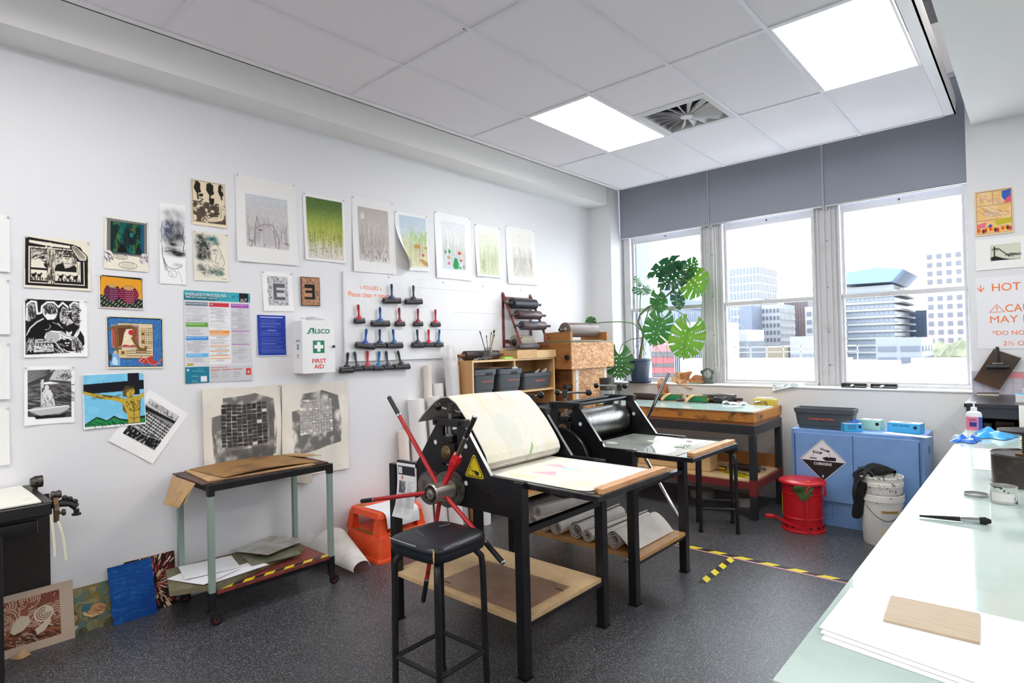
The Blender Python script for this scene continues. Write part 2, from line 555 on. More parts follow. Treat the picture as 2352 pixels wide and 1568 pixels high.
for k, (x, y) in enumerate(((1.3, -1.6), (1.3, 1.0), (1.3, 3.5))):  # unseen panels right of the camera, added for more general light
    ceiling_light(x, x + .6, y, y + 1.2, 3.2, 'unseen surface panel light added as room fill on the lowered ceiling, ' + ['farthest from', 'halfway to', 'nearest to'][k] + ' the windows')

t = thing('air_diffuser', 'white square ceiling air diffuser with radial swirl vanes', 'air diffuser', ((vx0 + vx1) / 2, (vy0 + vy1) / 2, 3.33))
M_VENT = mat('vent_white', (214, 212, 214), .4)
cx, cy = (vx0 + vx1) / 2 + .005, (vy0 + vy1) / 2
b = B()
n = 48
def sqp(a, r): 
    c, s_ = math.cos(a), math.sin(a); k = r / max(abs(c), abs(s_)); return c * k, s_ * k
outer = [(cx + sqp(2 * PI * k / n, .285)[0], cy + sqp(2 * PI * k / n, .285)[1]) for k in range(n)]
inner = [(cx + sqp(2 * PI * k / n, .245)[0], cy + sqp(2 * PI * k / n, .245)[1]) for k in range(n)]
for k in range(n):
    k2 = (k + 1) % n
    b.face([(*outer[k], 3.329), (*outer[k2], 3.329), (*inner[k2], 3.331), (*inner[k], 3.331)])
    b.face([(*inner[k], 3.331), (*inner[k2], 3.331), (*inner[k2], 3.45), (*inner[k], 3.45)])
obj('frame', b, M_VENT, t, smooth=20)
obj('duct', B().box(cx - .25, cx + .25, cy - .25, cy + .25, 3.45, 3.46), mat('duct_black', (8, 8, 9), .9), t, smooth=0)
obj('hub', B().lathe([(0, -.004), (.045, -.004), (.05, 0), (.05, .03), (0, .03)], (cx, cy, 3.33), 20), M_VENT, t)
for k in range(16):
    a = 2 * PI * (k + .3) / 16
    r1 = min(sqp(a, .243)[0] / math.cos(a) if abs(math.cos(a)) > .01 else .243, .31)
    d = Vector((math.cos(a), math.sin(a), 0)); p = Vector((-d.y, d.x, 0))
    c0, c1 = Vector((cx, cy, 3.334)) + d * .046, Vector((cx, cy, 3.334)) + d * r1
    dn = Vector((0, 0, 1)) * .028
    vs = [c0 + p * .006, c1 + p * .022, c1 - p * .016 + dn, c0 - p * .004 + dn]
    b = B().plate(vs, .003)
    obj('vane', b, M_VENT, t, smooth=0)

# ------------------------------------------------------------------ windows
M_PANE = pane_mat('window_glass', (252, 254, 255), 1.3)
WX = [(-3.738, -2.742), (-2.536, -1.60), (-1.40, -.412)]
FY = 6.29
for k, (x0, x1) in enumerate(WX):
    r = root('window_%d' % (k + 1), ((x0 + x1) / 2, FY, 1.1))
    b = B()
    jx0 = .085 if k == 0 else .02
    b.box(x0, x0 + jx0, FY - .05, FY + .05, 1.1, 3.75, b=.003).box(x1 - .02, x1, FY - .05, FY + .05, 1.1, 3.75, b=.003)
    b.box(x0, x1, FY - .06, FY + .06, 1.1, 1.128, b=.003)
    struct('outer_frame', b, M_FRAME, r, smooth=0)
    a0, a1 = x0 + jx0 + .004, x1 - .024
    # upper sash
    b = B()
    b.box(a0, a0 + .022, FY + .008, FY + .035, 1.93, 2.83).box(a1 - .022, a1, FY + .008, FY + .035, 1.93, 2.83)
    b.box(a0, a1, FY + .006, FY + .037, 2.755, 2.86, b=.002)
    b.box(a0, a1, FY + .006, FY + .037, 1.932, 1.965, b=.002)
    up = struct('upper_sash', b, M_FRAME, r, smooth=0)
    struct('glass_pane', B().box(a0 + .02, a1 - .02, FY + .02, FY + .024, 1.96, 2.76), M_PANE, up, smooth=0)
    struct('screw', B().cyl(((a0 + a1) / 2, FY + .008, 2.80), ((a0 + a1) / 2, FY, 2.80), .008, n=10), mat('dark_screw', (40, 40, 44), .4), up)
    # lower sash
    b = B()
    b.box(a0, a0 + .016, FY - .03, FY + .003, 1.13, 1.95).box(a1 - .016, a1, FY - .03, FY + .003, 1.13, 1.95)
    b.box(a0, a1, FY - .032, FY + .003, 1.125, 1.145, b=.002)
    b.box(a0, a1, FY - .034, FY + .003, 1.93, 1.972, b=.002)
    lo = struct('lower_sash', b, M_FRAME, r, smooth=0)
    struct('glass_pane', B().box(a0 + .014, a1 - .014, FY - .016, FY - .012, 1.14, 1.935), M_PANE, lo, smooth=0)
    xm = (a0 + a1) / 2
    struct('sash_lock', B().box(xm - .03, xm + .03, FY - .03, FY - .012, 1.972, 1.98, b=.002).cyl((xm, FY - .02, 1.98), (xm, FY - .02, 1.992), .006, n=10), M_TBAR, lo)
# wide posts between the windows, with the blind guide channels
for k, (x0, x1) in enumerate(((-2.742, -2.536), (-1.60, -1.40))):
    b = B()
    b.box(x0, x1, FY - .03, FY + .06, 1.1, 3.75)
    for q in (.02, .075, .13, .17):
        b.box(x0 + q, x0 + q + .012, FY - .045, FY - .03, 1.1, 3.75)
    tr = struct('trim_%d' % (k + 3), b, M_FRAME, smooth=0)
    b = B()
    xm = (x0 + x1) / 2 - .012
    b.box(xm, xm + .006, FY - .075, FY - .05, 2.80, 3.75).box(xm + .022, xm + .028, FY - .075, FY - .05, 2.80, 3.75)
    struct('guide_channel', b, M_TBAR, tr, smooth=0)
    for zz in (1.30, 1.62, 2.05, 2.5):
        struct('rivet', B().cyl((xm + .014, FY - .032, zz), (xm + .014, FY - .036, zz), .006, n=8), mat('rivet', (90, 90, 92), .4), tr)

M_BLIND = mat('grey_blind_fabric', (158, 163, 176), .9, col2=(152, 157, 170), ns=500, nlo=.4, nhi=.6)
M_ALU = mat('aluminium', (200, 202, 206), .35, .85)
for k, (x0, x1) in enumerate(((-3.752, -2.652), (-2.628, -1.513), (-1.487, -.404))):
    lab = ['grey roller blind above the leftmost window, the one with the plant', 'grey roller blind above the middle window',
           'grey roller blind above the rightmost window, next to the pinned prints'][k]
    t = thing('roller_blind', lab, 'blind', ((x0 + x1) / 2, 6.2, 2.82), group='grey roller blinds')
    obj('fabric', B().box(x0, x1, 6.2, 6.202, 2.832, 3.74), M_BLIND, t, smooth=0)
    obj('bottom_rail', B().tube([(x0, 6.201, 2.825), (x1, 6.201, 2.825)], .011, 10), M_ALU, t)
    obj('roller_tube', B().tube([(x0 + .01, 6.201, 3.76), (x1 - .01, 6.201, 3.76)], .03, 14), M_ALU, t)
b = B().tube([(-2.60, 6.2, 2.8), (-2.603, 6.2, 1.6), (-2.605, 6.2, 1.28), (-2.598, 6.2, 1.235), (-2.585, 6.2, 1.225), (-2.572, 6.2, 1.235), (-2.566, 6.2, 1.28), (-2.57, 6.2, 1.6), (-2.573, 6.2, 2.8)], .0028, 6)
one('blind_cord', b, mat('cord_white', (236, 236, 236), .6), 'white looped blind cord hanging on the post right of the plant window', 'cord')

# ------------------------------------------------------------------ city outside
M_CITYGROUND = mat('city_ground', (190, 190, 192), .9, col2=(150, 152, 150), ns=.05)
b = B().box(-160, 90, 14, 260, -14.5, -14)
one('street_ground', b, M_CITYGROUND, 'pale street level far below between the buildings', 'ground', smooth=0)['kind'] = 'structure'
def bmat(n, c): return mat(n, c, .8)
M_BWIN = mat('tower_glazing', (92, 99, 113), .3, spec=.3)
M_BWIND = mat('dark_glazing', (78, 82, 93), .3, spec=.3)
def building(name, lab, x0, x1, y, dep, z1, m, nx=0, nz=0, fw=.6, fh=.6, wm=M_BWIN, z0=-14, zlo=None, rails=False, apart=False, side=True, ztop=None, vertical=False):
    t = thing(name, lab, 'building', ((x0 + x1) / 2, y + dep / 2, z0))
    obj('wall', B().box(x0, x1, y, y + dep, z0, z1), m, t, smooth=0)
    if nx:
        zlo = z0 + 1 if zlo is None else zlo
        zt = z1 - .4 if ztop is None else ztop
        cw, ch = (x1 - x0) / nx, (zt - zlo) / nz
        b = B(); me = None
        for i in range(nx):
            for j in range(nz):
                xa, za = x0 + cw * (i + .5), zlo + ch * (j + .5)
                if apart:
                    if me is None:
                        o = obj('window', B().box(-cw * fw / 2, cw * fw / 2, -.06, .02, -ch * fh / 2, ch * fh / 2), wm, t, local=True, smooth=0); me = o.data
                    else:
                        o = bpy.data.objects.new('window', me); COL.objects.link(o); o.parent = t
                    o.location = Vector((xa, y, za)) - t.location
                else:
                    b.box(xa - cw * fw / 2, xa + cw * fw / 2, y - .06, y + .02, za - ch * fh / 2, za + ch * fh / 2)
        if side:
            ns = max(1, int(dep / cw))
            for i in range(ns):
                for j in range(nz):
                    ya, za = y + dep * (i + .5) / ns, zlo + ch * (j + .5)
                    b.box(x1 - .02, x1 + .06, ya - dep / ns * fw / 2, ya + dep / ns * fw / 2, za - ch * fh / 2, za + ch * fh / 2)
        if len(b.bm.verts):
            o = obj('window_panes', b, wm, t, smooth=0); o['kind'] = 'stuff'
        if rails:
            b = B()
            for j in range(nz):
                za = zlo + ch * j
                b.box(x0 - .2, x1 + .8, y - .35, y + dep, za - .12, za + .12)
            obj('balcony_slabs', b, m, t, smooth=0)['kind'] = 'stuff'
    return t
M_CW = bmat('city_white', (127, 129, 133)); M_CG = bmat('city_grey', (106, 110, 119)); M_CB = bmat('city_brown', (112, 93, 91))
M_CC = bmat('city_cream', (127, 119, 116)); M_CBL = bmat('city_blue_glass', (66, 84, 108)); M_CY = bmat('city_sand', (125, 116, 98))
M_CR = bmat('city_red', (126, 64, 67)); M_CD = bmat('city_slate', (93, 100, 114))
# behind the left window
t = building('office_block', 'pale blue glass building with a pitched top seen behind the plant', -34.0, -30.2, 62, 14, 5.6, M_CD, 8, 12, .8, .7, M_BWIN)
obj('pitched_roof', B().prism([(-34.2, 5.6), (-32.2, 5.6), (-30.0, 5.6), (-30.0, 6.6), (-31.3, 8.4), (-34.2, 6.3)], 'y', 62, 76), M_CD, t, smooth=0)
t = thing('pagoda_building', 'red tiered building with flaring roof edges behind the plant pot', 'building', (-31.8, 52, -14))
obj('wall', B().box(-29.9, -25.9, 52, 57, -14, .8), M_CW, t, smooth=0)
for k, zz in enumerate((-1.9, -.95, .0)):
    b = B().prism([(-30.5, zz + .15), (-30.2, zz - .3), (-25.6, zz - .3), (-25.3, zz + .15), (-25.6, zz + .25), (-30.2, zz + .25)], 'y', 51.3, 57.5)
    obj('red_tier', b, M_CR, t, smooth=0)
obj('red_roof', B().prism([(-30.9, 1.2), (-30.3, .8), (-25.5, .8), (-24.9, 1.2), (-26.2, 1.4), (-27.9, 2.5), (-29.6, 1.4)], 'y', 51.0, 57.8), mat('city_roof_tile', (118, 84, 86), .7), t, smooth=0)
t = building('finned_block', 'white block with close vertical fins beside the red tiered building', -24.3, -21.2, 49, 7, 3.4, M_CW)
b = B()
for k in range(18): b.box(-24.25 + k * .17, -24.18 + k * .17, 48.7, 49, -14, 2.6)
obj('fins', b, M_CG, t, smooth=0)['kind'] = 'stuff'
building('far_slab', 'hazy grey slab building between the plant leaves at the window post', -40.0, -36.6, 92, 10, 7.5, M_CG, 5, 10, .7, .5)
# behind the middle window
t = building('office_tower', 'tall pale office tower in the middle window, the highest there', -35.3, -30.8, 90, 8, 13.3, M_CW, 9, 12, .55, .75, M_BWIN, zlo=-2)
obj('stair_core', B().box(-36.8, -35.3, 91, 96, -14, 11.8), M_CG, t, smooth=0)
building('grey_slab_tower', 'plain mid-grey slab tower in front of the tall pale office tower', -31.6, -29.9, 84, 6, 6.6, M_CD)
building('apartment_block', 'white apartment block with rows of small dark windows in the middle window', -29.9, -27.4, 88, 7, 6.9, M_CW, 5, 9, .6, .5, M_BWIND, zlo=-3)
building('brown_office_block', 'reddish brown office block in the middle window', -30.2, -26.7, 99, 9, 8.3, M_CB, 9, 3, .35, .9, M_BWIND, zlo=-1)
building('blue_topped_block', 'white block with a dark blue upper corner at the right of the middle window', -22.4, -19.6, 82, 7, 5.9, M_CW, 3, 8, .6, .5, M_BWIND, zlo=-3)
building('vertical_rib_block', 'low white block with fine vertical ribs at the left of the middle window', -24.2, -21.9, 60, 5, 2.8, M_CW, 14, 1, .4, .9, M_CG)
building('low_terrace_block', 'low pale terrace block with a sand coloured band in the middle window', -25.6, -20.4, 68, 3, 1.0, M_CY, 14, 2, .5, .5, M_CW)
building('white_podium', 'white stepped podium below the brown office block', -19.6, -16.6, 66, 5, 2.0, M_CW, 7, 3, .6, .4, M_CG)
# behind the right window
t = building('blue_roofed_tower', 'white tower under a broad blue roof in the rightmost window', -19.8, -13.9, 90, 12, 8.6, M_CW, 11, 13, .8, .5, mat('pale_glazing', (106, 114, 128), .3, spec=.3), zlo=-4, rails=True)
obj('blue_roof', B().prism([(-21, 9.0), (-13.9, 8.9), (-12.6, 10.4), (-15.5, 10.9), (-21, 10.4)], 'y', 89, 102), mat('city_blue_roof', (90, 112, 144), .6), t, smooth=0)
building('slate_block', 'slate grey block at the left of the rightmost window', -19.2, -17.4, 76, 5, 4.3, M_CG, 4, 8, .7, .5, M_BWIND, zlo=-3)
building('blue_glass_block', 'blue glass office block between the two towers of the rightmost window', -15.2, -12.0, 104, 8, 5.6, M_CBL, 6, 10, .85, .8, mat('blue_glazing', (56, 76, 104), .3, spec=.3), zlo=-3)
t = building('cream_tower', 'cream tower with a stepped top at the right of the rightmost window', -10.4, -4.6, 90, 12, 12.6, M_CC, 6, 14, .5, .5, M_BWIND, zlo=-2.5, apart=True, side=False)
obj('stepped_top', B().box(-8.6, -4.6, 91, 100, 12.6, 14.6).box(-7.4, -4.6, 92, 99, 14.6, 16.2).box(-6.4, -5, 93, 98, 16.2, 17.4), M_CC, t, smooth=0)
building('car_park', 'low grey louvred block in front of the trees in the rightmost window', -8.9, -6.1, 50, 6, 1.6, M_CG, 2, 4, .8, .45, M_BWIND, zlo=-2)
M_TREE = mat('distant_foliage', (112, 112, 92), .9, col2=(84, 90, 72), ns=1.2)
for k, (x, y, z, rx, rz) in enumerate(((-6.6, 62, -.8, 1.5, 1.9), (-4.4, 58, -.5, 1.7, 1.8), (-2.2, 63, -.6, 1.6, 1.7))):
    lab = ['leftmost', 'middle', 'rightmost'][k] + ' round green tree crown above the white roof in the rightmost window'
    t = thing('distant_tree', lab, 'tree', (x, y, -14), group='trees beyond the white roof')
    obj('trunk', B().tube([(x, y, -14), (x, y, z - rz * .5)], .3, 8), mat('bark', (90, 80, 70), .9), t)
    b = B(); b.ball((x, y, z), 1, 20)
    rr = random.Random(k)
    for v in b.bm.verts:
        d = v.co - Vector((x, y, z)); s_ = 1 + .14 * math.sin(9 * d.x + k) * math.cos(7 * d.z) + rr.uniform(-.08, .08)
        v.co = Vector((x, y, z)) + Vector((d.x * rx * s_, d.y * rx * s_, d.z * rz * s_))
    obj('crown', b, M_TREE, t)
# near flat roofs
M_ROOF = mat('white_roof_membrane', (176, 178, 182), .7, col2=(166, 168, 174), ns=.4)
t = thing('roof_terrace', 'white flat roof with a low parapet and railing just outside the middle window', 'roof', (-9, 31, -14))
obj('roof_slab', B().box(-13.6, -5.9, 28, 40, -14, .3).box(-13.6, -5.9, 28, 28.3, .3, .78), M_ROOF, t, smooth=0)
b = B().box(-12.4, -6, 30, 30.05, 1.25, 1.30).box(-12.4, -6, 30, 30.05, 1.0, 1.04)
for k in range(9): b.box(-12.4 + k * .79, -12.36 + k * .79, 30, 30.05, .3, 1.30)
obj('railing', b, M_CW, t, smooth=0)
t = thing('lower_roof', 'lower white flat roof below the trees in the rightmost window', 'roof', (-2.5, 30, -14))
obj('roof_slab', B().box(-5.9, 4, 26, 44, -14, .0).box(-5.9, 4, 26, 26.3, 0, .3), M_ROOF, t, smooth=0)
obj('parapet', B().box(-5.9, 4, 43.6, 44, 0, .32), M_ROOF, t, smooth=0)
# ------------------------------------------------------------------ prints on the left wall
M_PIN = mat('clear_pin', (206, 206, 204), .2)
K, WH, CR = (28, 25, 24), (246, 246, 246), (240, 233, 216)

def wall_print(name, label, quad, cv, pins=True, curl=0.006, cat='print', group='prints pinned to the left wall', m=PRINT, base=.0025, back=None, fn=None):
    (y0, z0), (y1, z1), (y2, z2), (y3, z3) = quad            # TL TR BR BL on the wall plane
    t = thing(name, label, cat, (XW, (y2 + y3) / 2, min(z2, z3)), group=group)
    L = t.location
    def f(u, v):
        y = (y0 * (1 - u) + y1 * u) * (1 - v) + (y3 * (1 - u) + y2 * u) * v
        z = (z0 * (1 - u) + z1 * u) * (1 - v) + (z3 * (1 - u) + z2 * u) * v
        x = XW + base + curl * (v ** 2) * (.35 + .65 * np.abs(2 * u - 1)) + .0012 * np.sin(5 * u + 3 * v + y0 * 9)
        if fn: x, y, z = fn(u, v, x, y, z)
        return x - L.x, y - L.y, z - L.z
    o = bpy.data.objects.new('printed_sheet', sheet_mesh(cv, f, m)); COL.objects.link(o); o.parent = t
    if pins:
        for u in (.03, .97):
            y = y0 * (1 - u) + y1 * u; z = (z0 * (1 - u) + z1 * u) - .008
            obj('pin', B().lathe([(0, .013), (.005, .013), (.0035, .009), (.003, .004), (.0055, .002), (.0055, 0)], (XW + .004, y, z), 8, 'x'), M_PIN, t)
    return t

# four blank sheets at the left edge
for k, (zt, zb) in enumerate(((2.304, 2.002), (1.965, 1.671), (1.630, 1.329), (1.290, .984))):
    cv = Cv(24, 24, (244, 243, 242))
    lab = ['topmost', 'second from the top', 'third from the top', 'lowest'][k] + ' of the blank sheets pinned at the far left'
    wall_print('blank_sheet', lab, [(.335, zt), (.542 - .004 * k, zt - .001), (.540 - .004 * k, zb), (.333, zb + .002)], cv, cat='paper sheet', group='blank sheets at the far left', curl=.012)

# 1 black linocut with frame, bearded man and animals
c = Cv(150, 118, CR)
c.poly([(.015, .02), (.74, .10), (.84, .14), (.96, .33), (.95, .95), (.02, .95)], K)
c.poly([(.07, .08), (.68, .13), (.68, .18), (.40, .17), (.28, .16), (.07, .13)], CR)
c.line([(.31, .19), (.34, .13), (.38, .10), (.42, .17), (.36, .2), (.31, .19)], .012, CR)
c.rect(.065, .20, .90, .90, CR)
c.rect(.085, .225, .885, .88, K)
c.rect(.10, .24, .33, .60, (214, 208, 194)); c.rect(.45, .24, .78, .60, (214, 208, 194))
c.scr(90, (.1, .24, .3, .58), .06, -.6, .006, K, seed=3); c.scr(110, (.45, .24, .76, .5), .05, -.8, .007, K, seed=4)
c.poly([(.1, .5), (.16, .42), (.25, .42), (.3, .5), (.33, .6), (.1, .6)], CR); c.line([(.15, .45), (.22, .41), (.28, .48)], .007, K)
c.poly([(.28, .52), (.33, .49), (.34, .6), (.30, .58)], K)
c.rect(.335, .235, .445, .88, (226, 219, 202)); c.scr(80, (.335, .24, .44, .85), .07, 1.57, .006, K, .9, .08, seed=5)
c.poly([(.45, .60), (.47, .52), (.57, .47), (.60, .58), (.66, .56), (.74, .50), (.78, .55), (.78, .62), (.45, .62)], K)
c.ell(.635, .40, .07, .13, (232, 226, 210)); c.rect(.57, .33, .70, .355, K); c.ell(.615, .38, .015, .012, K); c.ell(.66, .38, .015, .012, K)
c.line([(.635, .38), (.645, .43), (.63, .44)], .006, K); c.line([(.60, .475), (.64, .485), (.67, .47)], .008, K); c.scr(40, (.58, .24, .69, .33), .03, .3, .005, K, seed=6)
c.rect(.10, .645, .33, .845, CR); c.rect(.45, .645, .84, .83, CR)
for x, s_ in ((.14, 1), (.22, .9), (.54, 1), (.65, .9), (.76, 1.1)):
    c.ell(x, .75, .032 * s_, .035 * s_, K); c.ell(x + .028, .715, .015, .02, K); c.line([(x - .02, .76), (x - .03, .83)], .01, K); c.line([(x + .015, .76), (x + .02, .83)], .01, K); c.line([(x - .03, .74), (x - .055, .70)], .008, K)
c.scr(60, (.1, .80, .84, .85), .03, -1.5, .008, K, seed=7)
c.poly([(.69, .13), (.73, .10), (.80, .13), (.94, .28), (.96, .33), (.93, .42), (.82, .42), (.78, .36), (.72, .24)], K)
c.poly([(.70, .14), (.74, .115), (.79, .145), (.93, .29), (.945, .34), (.92, .40), (.83, .40), (.79, .34), (.73, .23)], (222, 214, 196))
for i in range(9): c.line([(.71 + i * .022, .17 + i * .025), (.77 + i * .018, .13 + i * .028)], .006, K)
for i in range(4): c.line([(.72 + i * .02, .14 + i * .006), (.84 + i * .025, .37 - i * .012)], .005, K)
c.rect(.78, .43, .84, .70, CR); c.line([(.79, .45), (.80, .68)], .005, K); c.line([(.83, .45), (.82, .68)], .005, K)
wall_print('linocut_print', 'black linocut of a framed window with a man and birds, uppermost at far left', [(.602, 2.207), (.897, 2.208), (.896, 1.921), (.596, 1.925)], c)

# 2 black and white figure with headscarf hair and child
c = Cv(146, 134, (250, 250, 252))
W2 = (248, 248, 250)
c.poly([(.03, .01), (.87, .03), (.87, .48), (.95, .62), (.97, .74), (.93, .86), (.84, .92), (.03, .95)], K)
# white contour band round the figures
for q, wd in (([(.05, .36), (.06, .10), (.12, .05), (.19, .06), (.20, .18), (.21, .26), (.27, .24), (.28, .13), (.36, .06), (.46, .06), (.53, .14), (.60, .06), (.68, .13), (.70, .24), (.74, .19), (.72, .10), (.78, .05), (.86, .07)], .030), ([(.87, .50), (.95, .64), (.96, .78), (.88, .89), (.72, .92)], .022)): c.line(q, wd, W2)
c.poly([(.07, .14), (.11, .08), (.17, .09), (.18, .32), (.10, .38), (.06, .40)], (176, 174, 178)); c.scr(50, (.07, .12, .17, .36), .05, 1.5, .007, K, seed=2)
c.poly([(.76, .10), (.87, .06), (.87, .46), (.80, .44), (.74, .30)], (190, 188, 194)); c.scr(70, (.76, .10, .85, .44), .05, .3, .007, K, seed=3)
c.poly([(.55, .26), (.60, .12), (.66, .16), (.68, .26), (.72, .34), (.78, .40), (.66, .46), (.56, .38)], (222, 220, 224)); c.scr(60, (.55, .16, .76, .46), .06, -.7, .007, K, .9, .9, seed=14)
c.line([(.60, .14), (.60, .36)], .008, K); c.line([(.60, .22), (.65, .18)], .006, K); c.line([(.60, .28), (.66, .26)], .006, K)
# bowed head with bobbed hair, cloak
c.ell(.405, .22, .115, .13, W2); c.ell(.405, .20, .10, .11, (196, 194, 198)); c.scr(90, (.31, .10, .49, .26), .07, 1.35, .006, K, .9, .5, seed=4); c.poly([(.32, .30), (.35, .25), (.42, .27), (.48, .25), (.50, .31), (.46, .35), (.36, .36)], W2)
c.line([(.30, .34), (.20, .40), (.10, .50), (.05, .62)], .018, W2)
c.poly([(.04, .92), (.05, .62), (.12, .50), (.24, .40), (.34, .36), (.50, .37), (.58, .44), (.64, .53), (.58, .55), (.48, .51), (.40, .52), (.34, .58), (.28, .70), (.20, .82), (.10, .93)], (18, 17, 18))
c.line([(.32, .53), (.38, .52), (.41, .47), (.39, .44)], .006, W2); c.line([(.44, .40), (.53, .44), (.60, .50)], .007, W2); c.line([(.52, .41), (.56, .45)], .009, W2)
# striped garment and reaching arms
c.poly([(.34, .58), (.42, .54), (.52, .55), (.58, .60), (.56, .70), (.48, .75), (.38, .73), (.31, .66)], W2)
for i in range(9): c.line([(.36 + i * .024, .555 + .004 * i), (.345 + i * .022, .70 + .004 * i)], .007, K)
c.poly([(.52, .55), (.58, .55), (.66, .60), (.74, .63), (.72, .67), (.62, .66), (.54, .61)], W2); c.line([(.55, .58), (.64, .63), (.72, .65)], .006, K); c.line([(.56, .56), (.66, .61)], .005, K)
c.poly([(.54, .64), (.64, .66), (.76, .66), (.84, .52), (.89, .50), (.86, .60), (.80, .70), (.68, .72), (.56, .68)], W2); c.line([(.86, .52), (.83, .58)], .005, K); c.line([(.58, .67), (.70, .69), (.78, .67)], .005, K)
c.ell(.70, .565, .048, .055, W2); c.ell(.70, .535, .046, .032, K); c.ell(.685, .565, .006, .006, K); c.ell(.715, .565, .006, .006, K); c.line([(.69, .59), (.71, .59)], .005, K)
c.poly([(.74, .64), (.82, .64), (.90, .74), (.91, .84), (.80, .90), (.74, .86)], (210, 208, 212)); c.scr(70, (.75, .66, .89, .88), .06, 1.1, .006, K, .9, .35, seed=8)
c.ell(.67, .78, .062, .095, K); c.ell(.648, .755, .018, .014, W2); c.ell(.692, .755, .018, .014, W2); c.ell(.67, .80, .020, .009, W2); c.line([(.61, .86), (.66, .90), (.74, .91)], .014, W2)
# crates at the foot
c.poly([(.17, .69), (.44, .68), (.44, .75), (.17, .76)], (206, 204, 208)); c.poly([(.16, .79), (.45, .78), (.46, .90), (.15, .91)], (224, 222, 226)); c.scr(50, (.17, .69, .42, .90), .05, .0, .005, K, .8, .1, seed=9)
for x in (.18, .22, .27, .32, .37, .42): c.ell(x, .775, .012, .012, W2)
c.line([(.31, .69), (.31, .75)], .007, K); c.line([(.45, .70), (.60, .90)], .02, (206, 204, 208)); c.scr(40, (.04, .72, .15, .93), .06, -1.2, .006, W2, .9, .5, seed=10); c.scr(30, (.46, .76, .6, .92), .05, .6, .005, W2, .8, .2, seed=12)
wall_print('linocut_print', 'black and white linocut of a bowed figure and child on white paper', [(.594, 1.866), (.878, 1.868), (.876, 1.544), (.591, 1.546)], c)

# 3 figure standing in a bathtub boat
c = Cv(116, 134, (251, 251, 251))
c.rect(.07, .065, .93, .90, (70, 68, 70))
c.poly([(.07, .065), (.6, .065), (.38, .17), (.07, .28)], (150, 150, 152)); c.poly([(.6, .065), (.93, .065), (.93, .28), (.75, .26), (.48, .24)], (205, 205, 207))
for i in range(5): c.line([(.07, .10 + i * .035), (.25, .08 + i * .03), (.5, .065 + i * .01)], .009, K)
for i in range(26):
    r = c.rng; c.ell(r.uniform(.6, .92), r.uniform(.07, .25), .008, .007, K)
c.scr(30, (.66, .16, .92, .27), .07, -1.0, .006, K, seed=2)
c.poly([(.07, .34), (.3, .29), (.52, .27), (.7, .30), (.93, .31), (.93, .52), (.07, .56)], (110, 108, 110)); c.poly([(.3, .29), (.5, .265), (.7, .3), (.6, .31), (.4, .315)], W2)
c.scr(120, (.07, .33, .93, .62), .12, .05, .007, K, .9, .25, seed=4)
c.scr(60, (.07, .45, .93, .8), .12, .05, .006, (230, 230, 232), .8, .2, seed=5)
c.poly([(.34, .46), (.40, .40), (.44, .39), (.52, .42), (.57, .52), (.60, .66), (.58, .76), (.36, .76), (.34, .62)], (232, 231, 232))
c.ell(.44, .37, .045, .045, (225, 224, 225)); c.scr(26, (.35, .42, .58, .75), .08, 1.4, .006, (70, 70, 72), seed=6)
c.rect(.325, .24, .338, .88, W2); c.poly([(.325, .24), (.38, .22), (.38, .36), (.34, .38)], (215, 215, 217))
c.poly([(.07, .74), (.20, .70), (.88, .69), (.90, .73), (.82, .80), (.70, .84), (.30, .86), (.16, .80)], (196, 195, 196)); c.line([(.07, .74), (.25, .735), (.88, .70)], .02, W2); c.line([(.12, .77), (.3, .85), (.7, .83), (.84, .78)], .008, K)
c.poly([(.20, .84), (.7, .85), (.82, .82), (.80, .90), (.20, .91)], K); c.poly([(.07, .85), (.2, .86), (.24, .91), (.07, .91)], W2)
c.rect(.07, .90, .93, .92, (251, 251, 251))
wall_print('linocut_print', 'black and white print of a robed figure standing in a bathtub, lowest at far left', [(.593, 1.498), (.814, 1.493), (.810, 1.176), (.589, 1.180)], c)

# 4 dark green scene in a grey frame, speech bubbles below
c = Cv(104, 122, (240, 233, 216))
c.poly([(.06, .02), (.97, .04), (.97, .72), (.06, .70)], (122, 122, 122)); c.rect(.14, .075, .90, .675, (16, 40, 42))
n = c.noise(7, 4, 3, 2); m_ = (c.X > .15) & (c.X < .89) & (c.Y > .08) & (c.Y < .66)
c.put(m_ * np.clip(n * 2.2 - .7, 0, 1), (18, 128, 112), .9); c.put(m_ * (np.abs(c.X - .27) < .07) * (n > .45), (74, 120, 60), .8); c.put(m_ * (np.abs(c.X - .70) < .06) * (n > .4), (70, 112, 56), .8)
c.put(m_ * (c.X > .83) * (n > .4), (24, 92, 140), .8)
c.scr(40, (.2, .2, .8, .6), .12, 1.4, .012, (8, 16, 18), .9, .7, seed=3); c.ell(.60, .30, .07, .07, (10, 24, 26)); c.ell(.61, .30, .045, .05, (26, 120, 116)); c.ell(.62, .20, .03, .015, (150, 60, 40)); c.ell(.38, .62, .03, .015, (140, 60, 40))
c.poly([(.3, .6), (.38, .48), (.46, .56), (.52, .64), (.3, .66)], (6, 10, 12)); c.line([(.58, .40), (.7, .50), (.84, .46)], .012, (8, 16, 18))
for x0, x1 in ((.0, .19), (.80, 1.0)):
    c.ell((x0 + x1) / 2, .74, .11, .10, (232, 224, 222)); c.scr(16, (x0, .66, x1, .82), .08, 1.0, .01, (60, 50, 60), seed=int(x0 * 10) + 5)
c.rect(0, .62, .012, .86, (226, 150, 150), .7); c.rect(.988, .62, 1, .86, (226, 150, 150), .7)
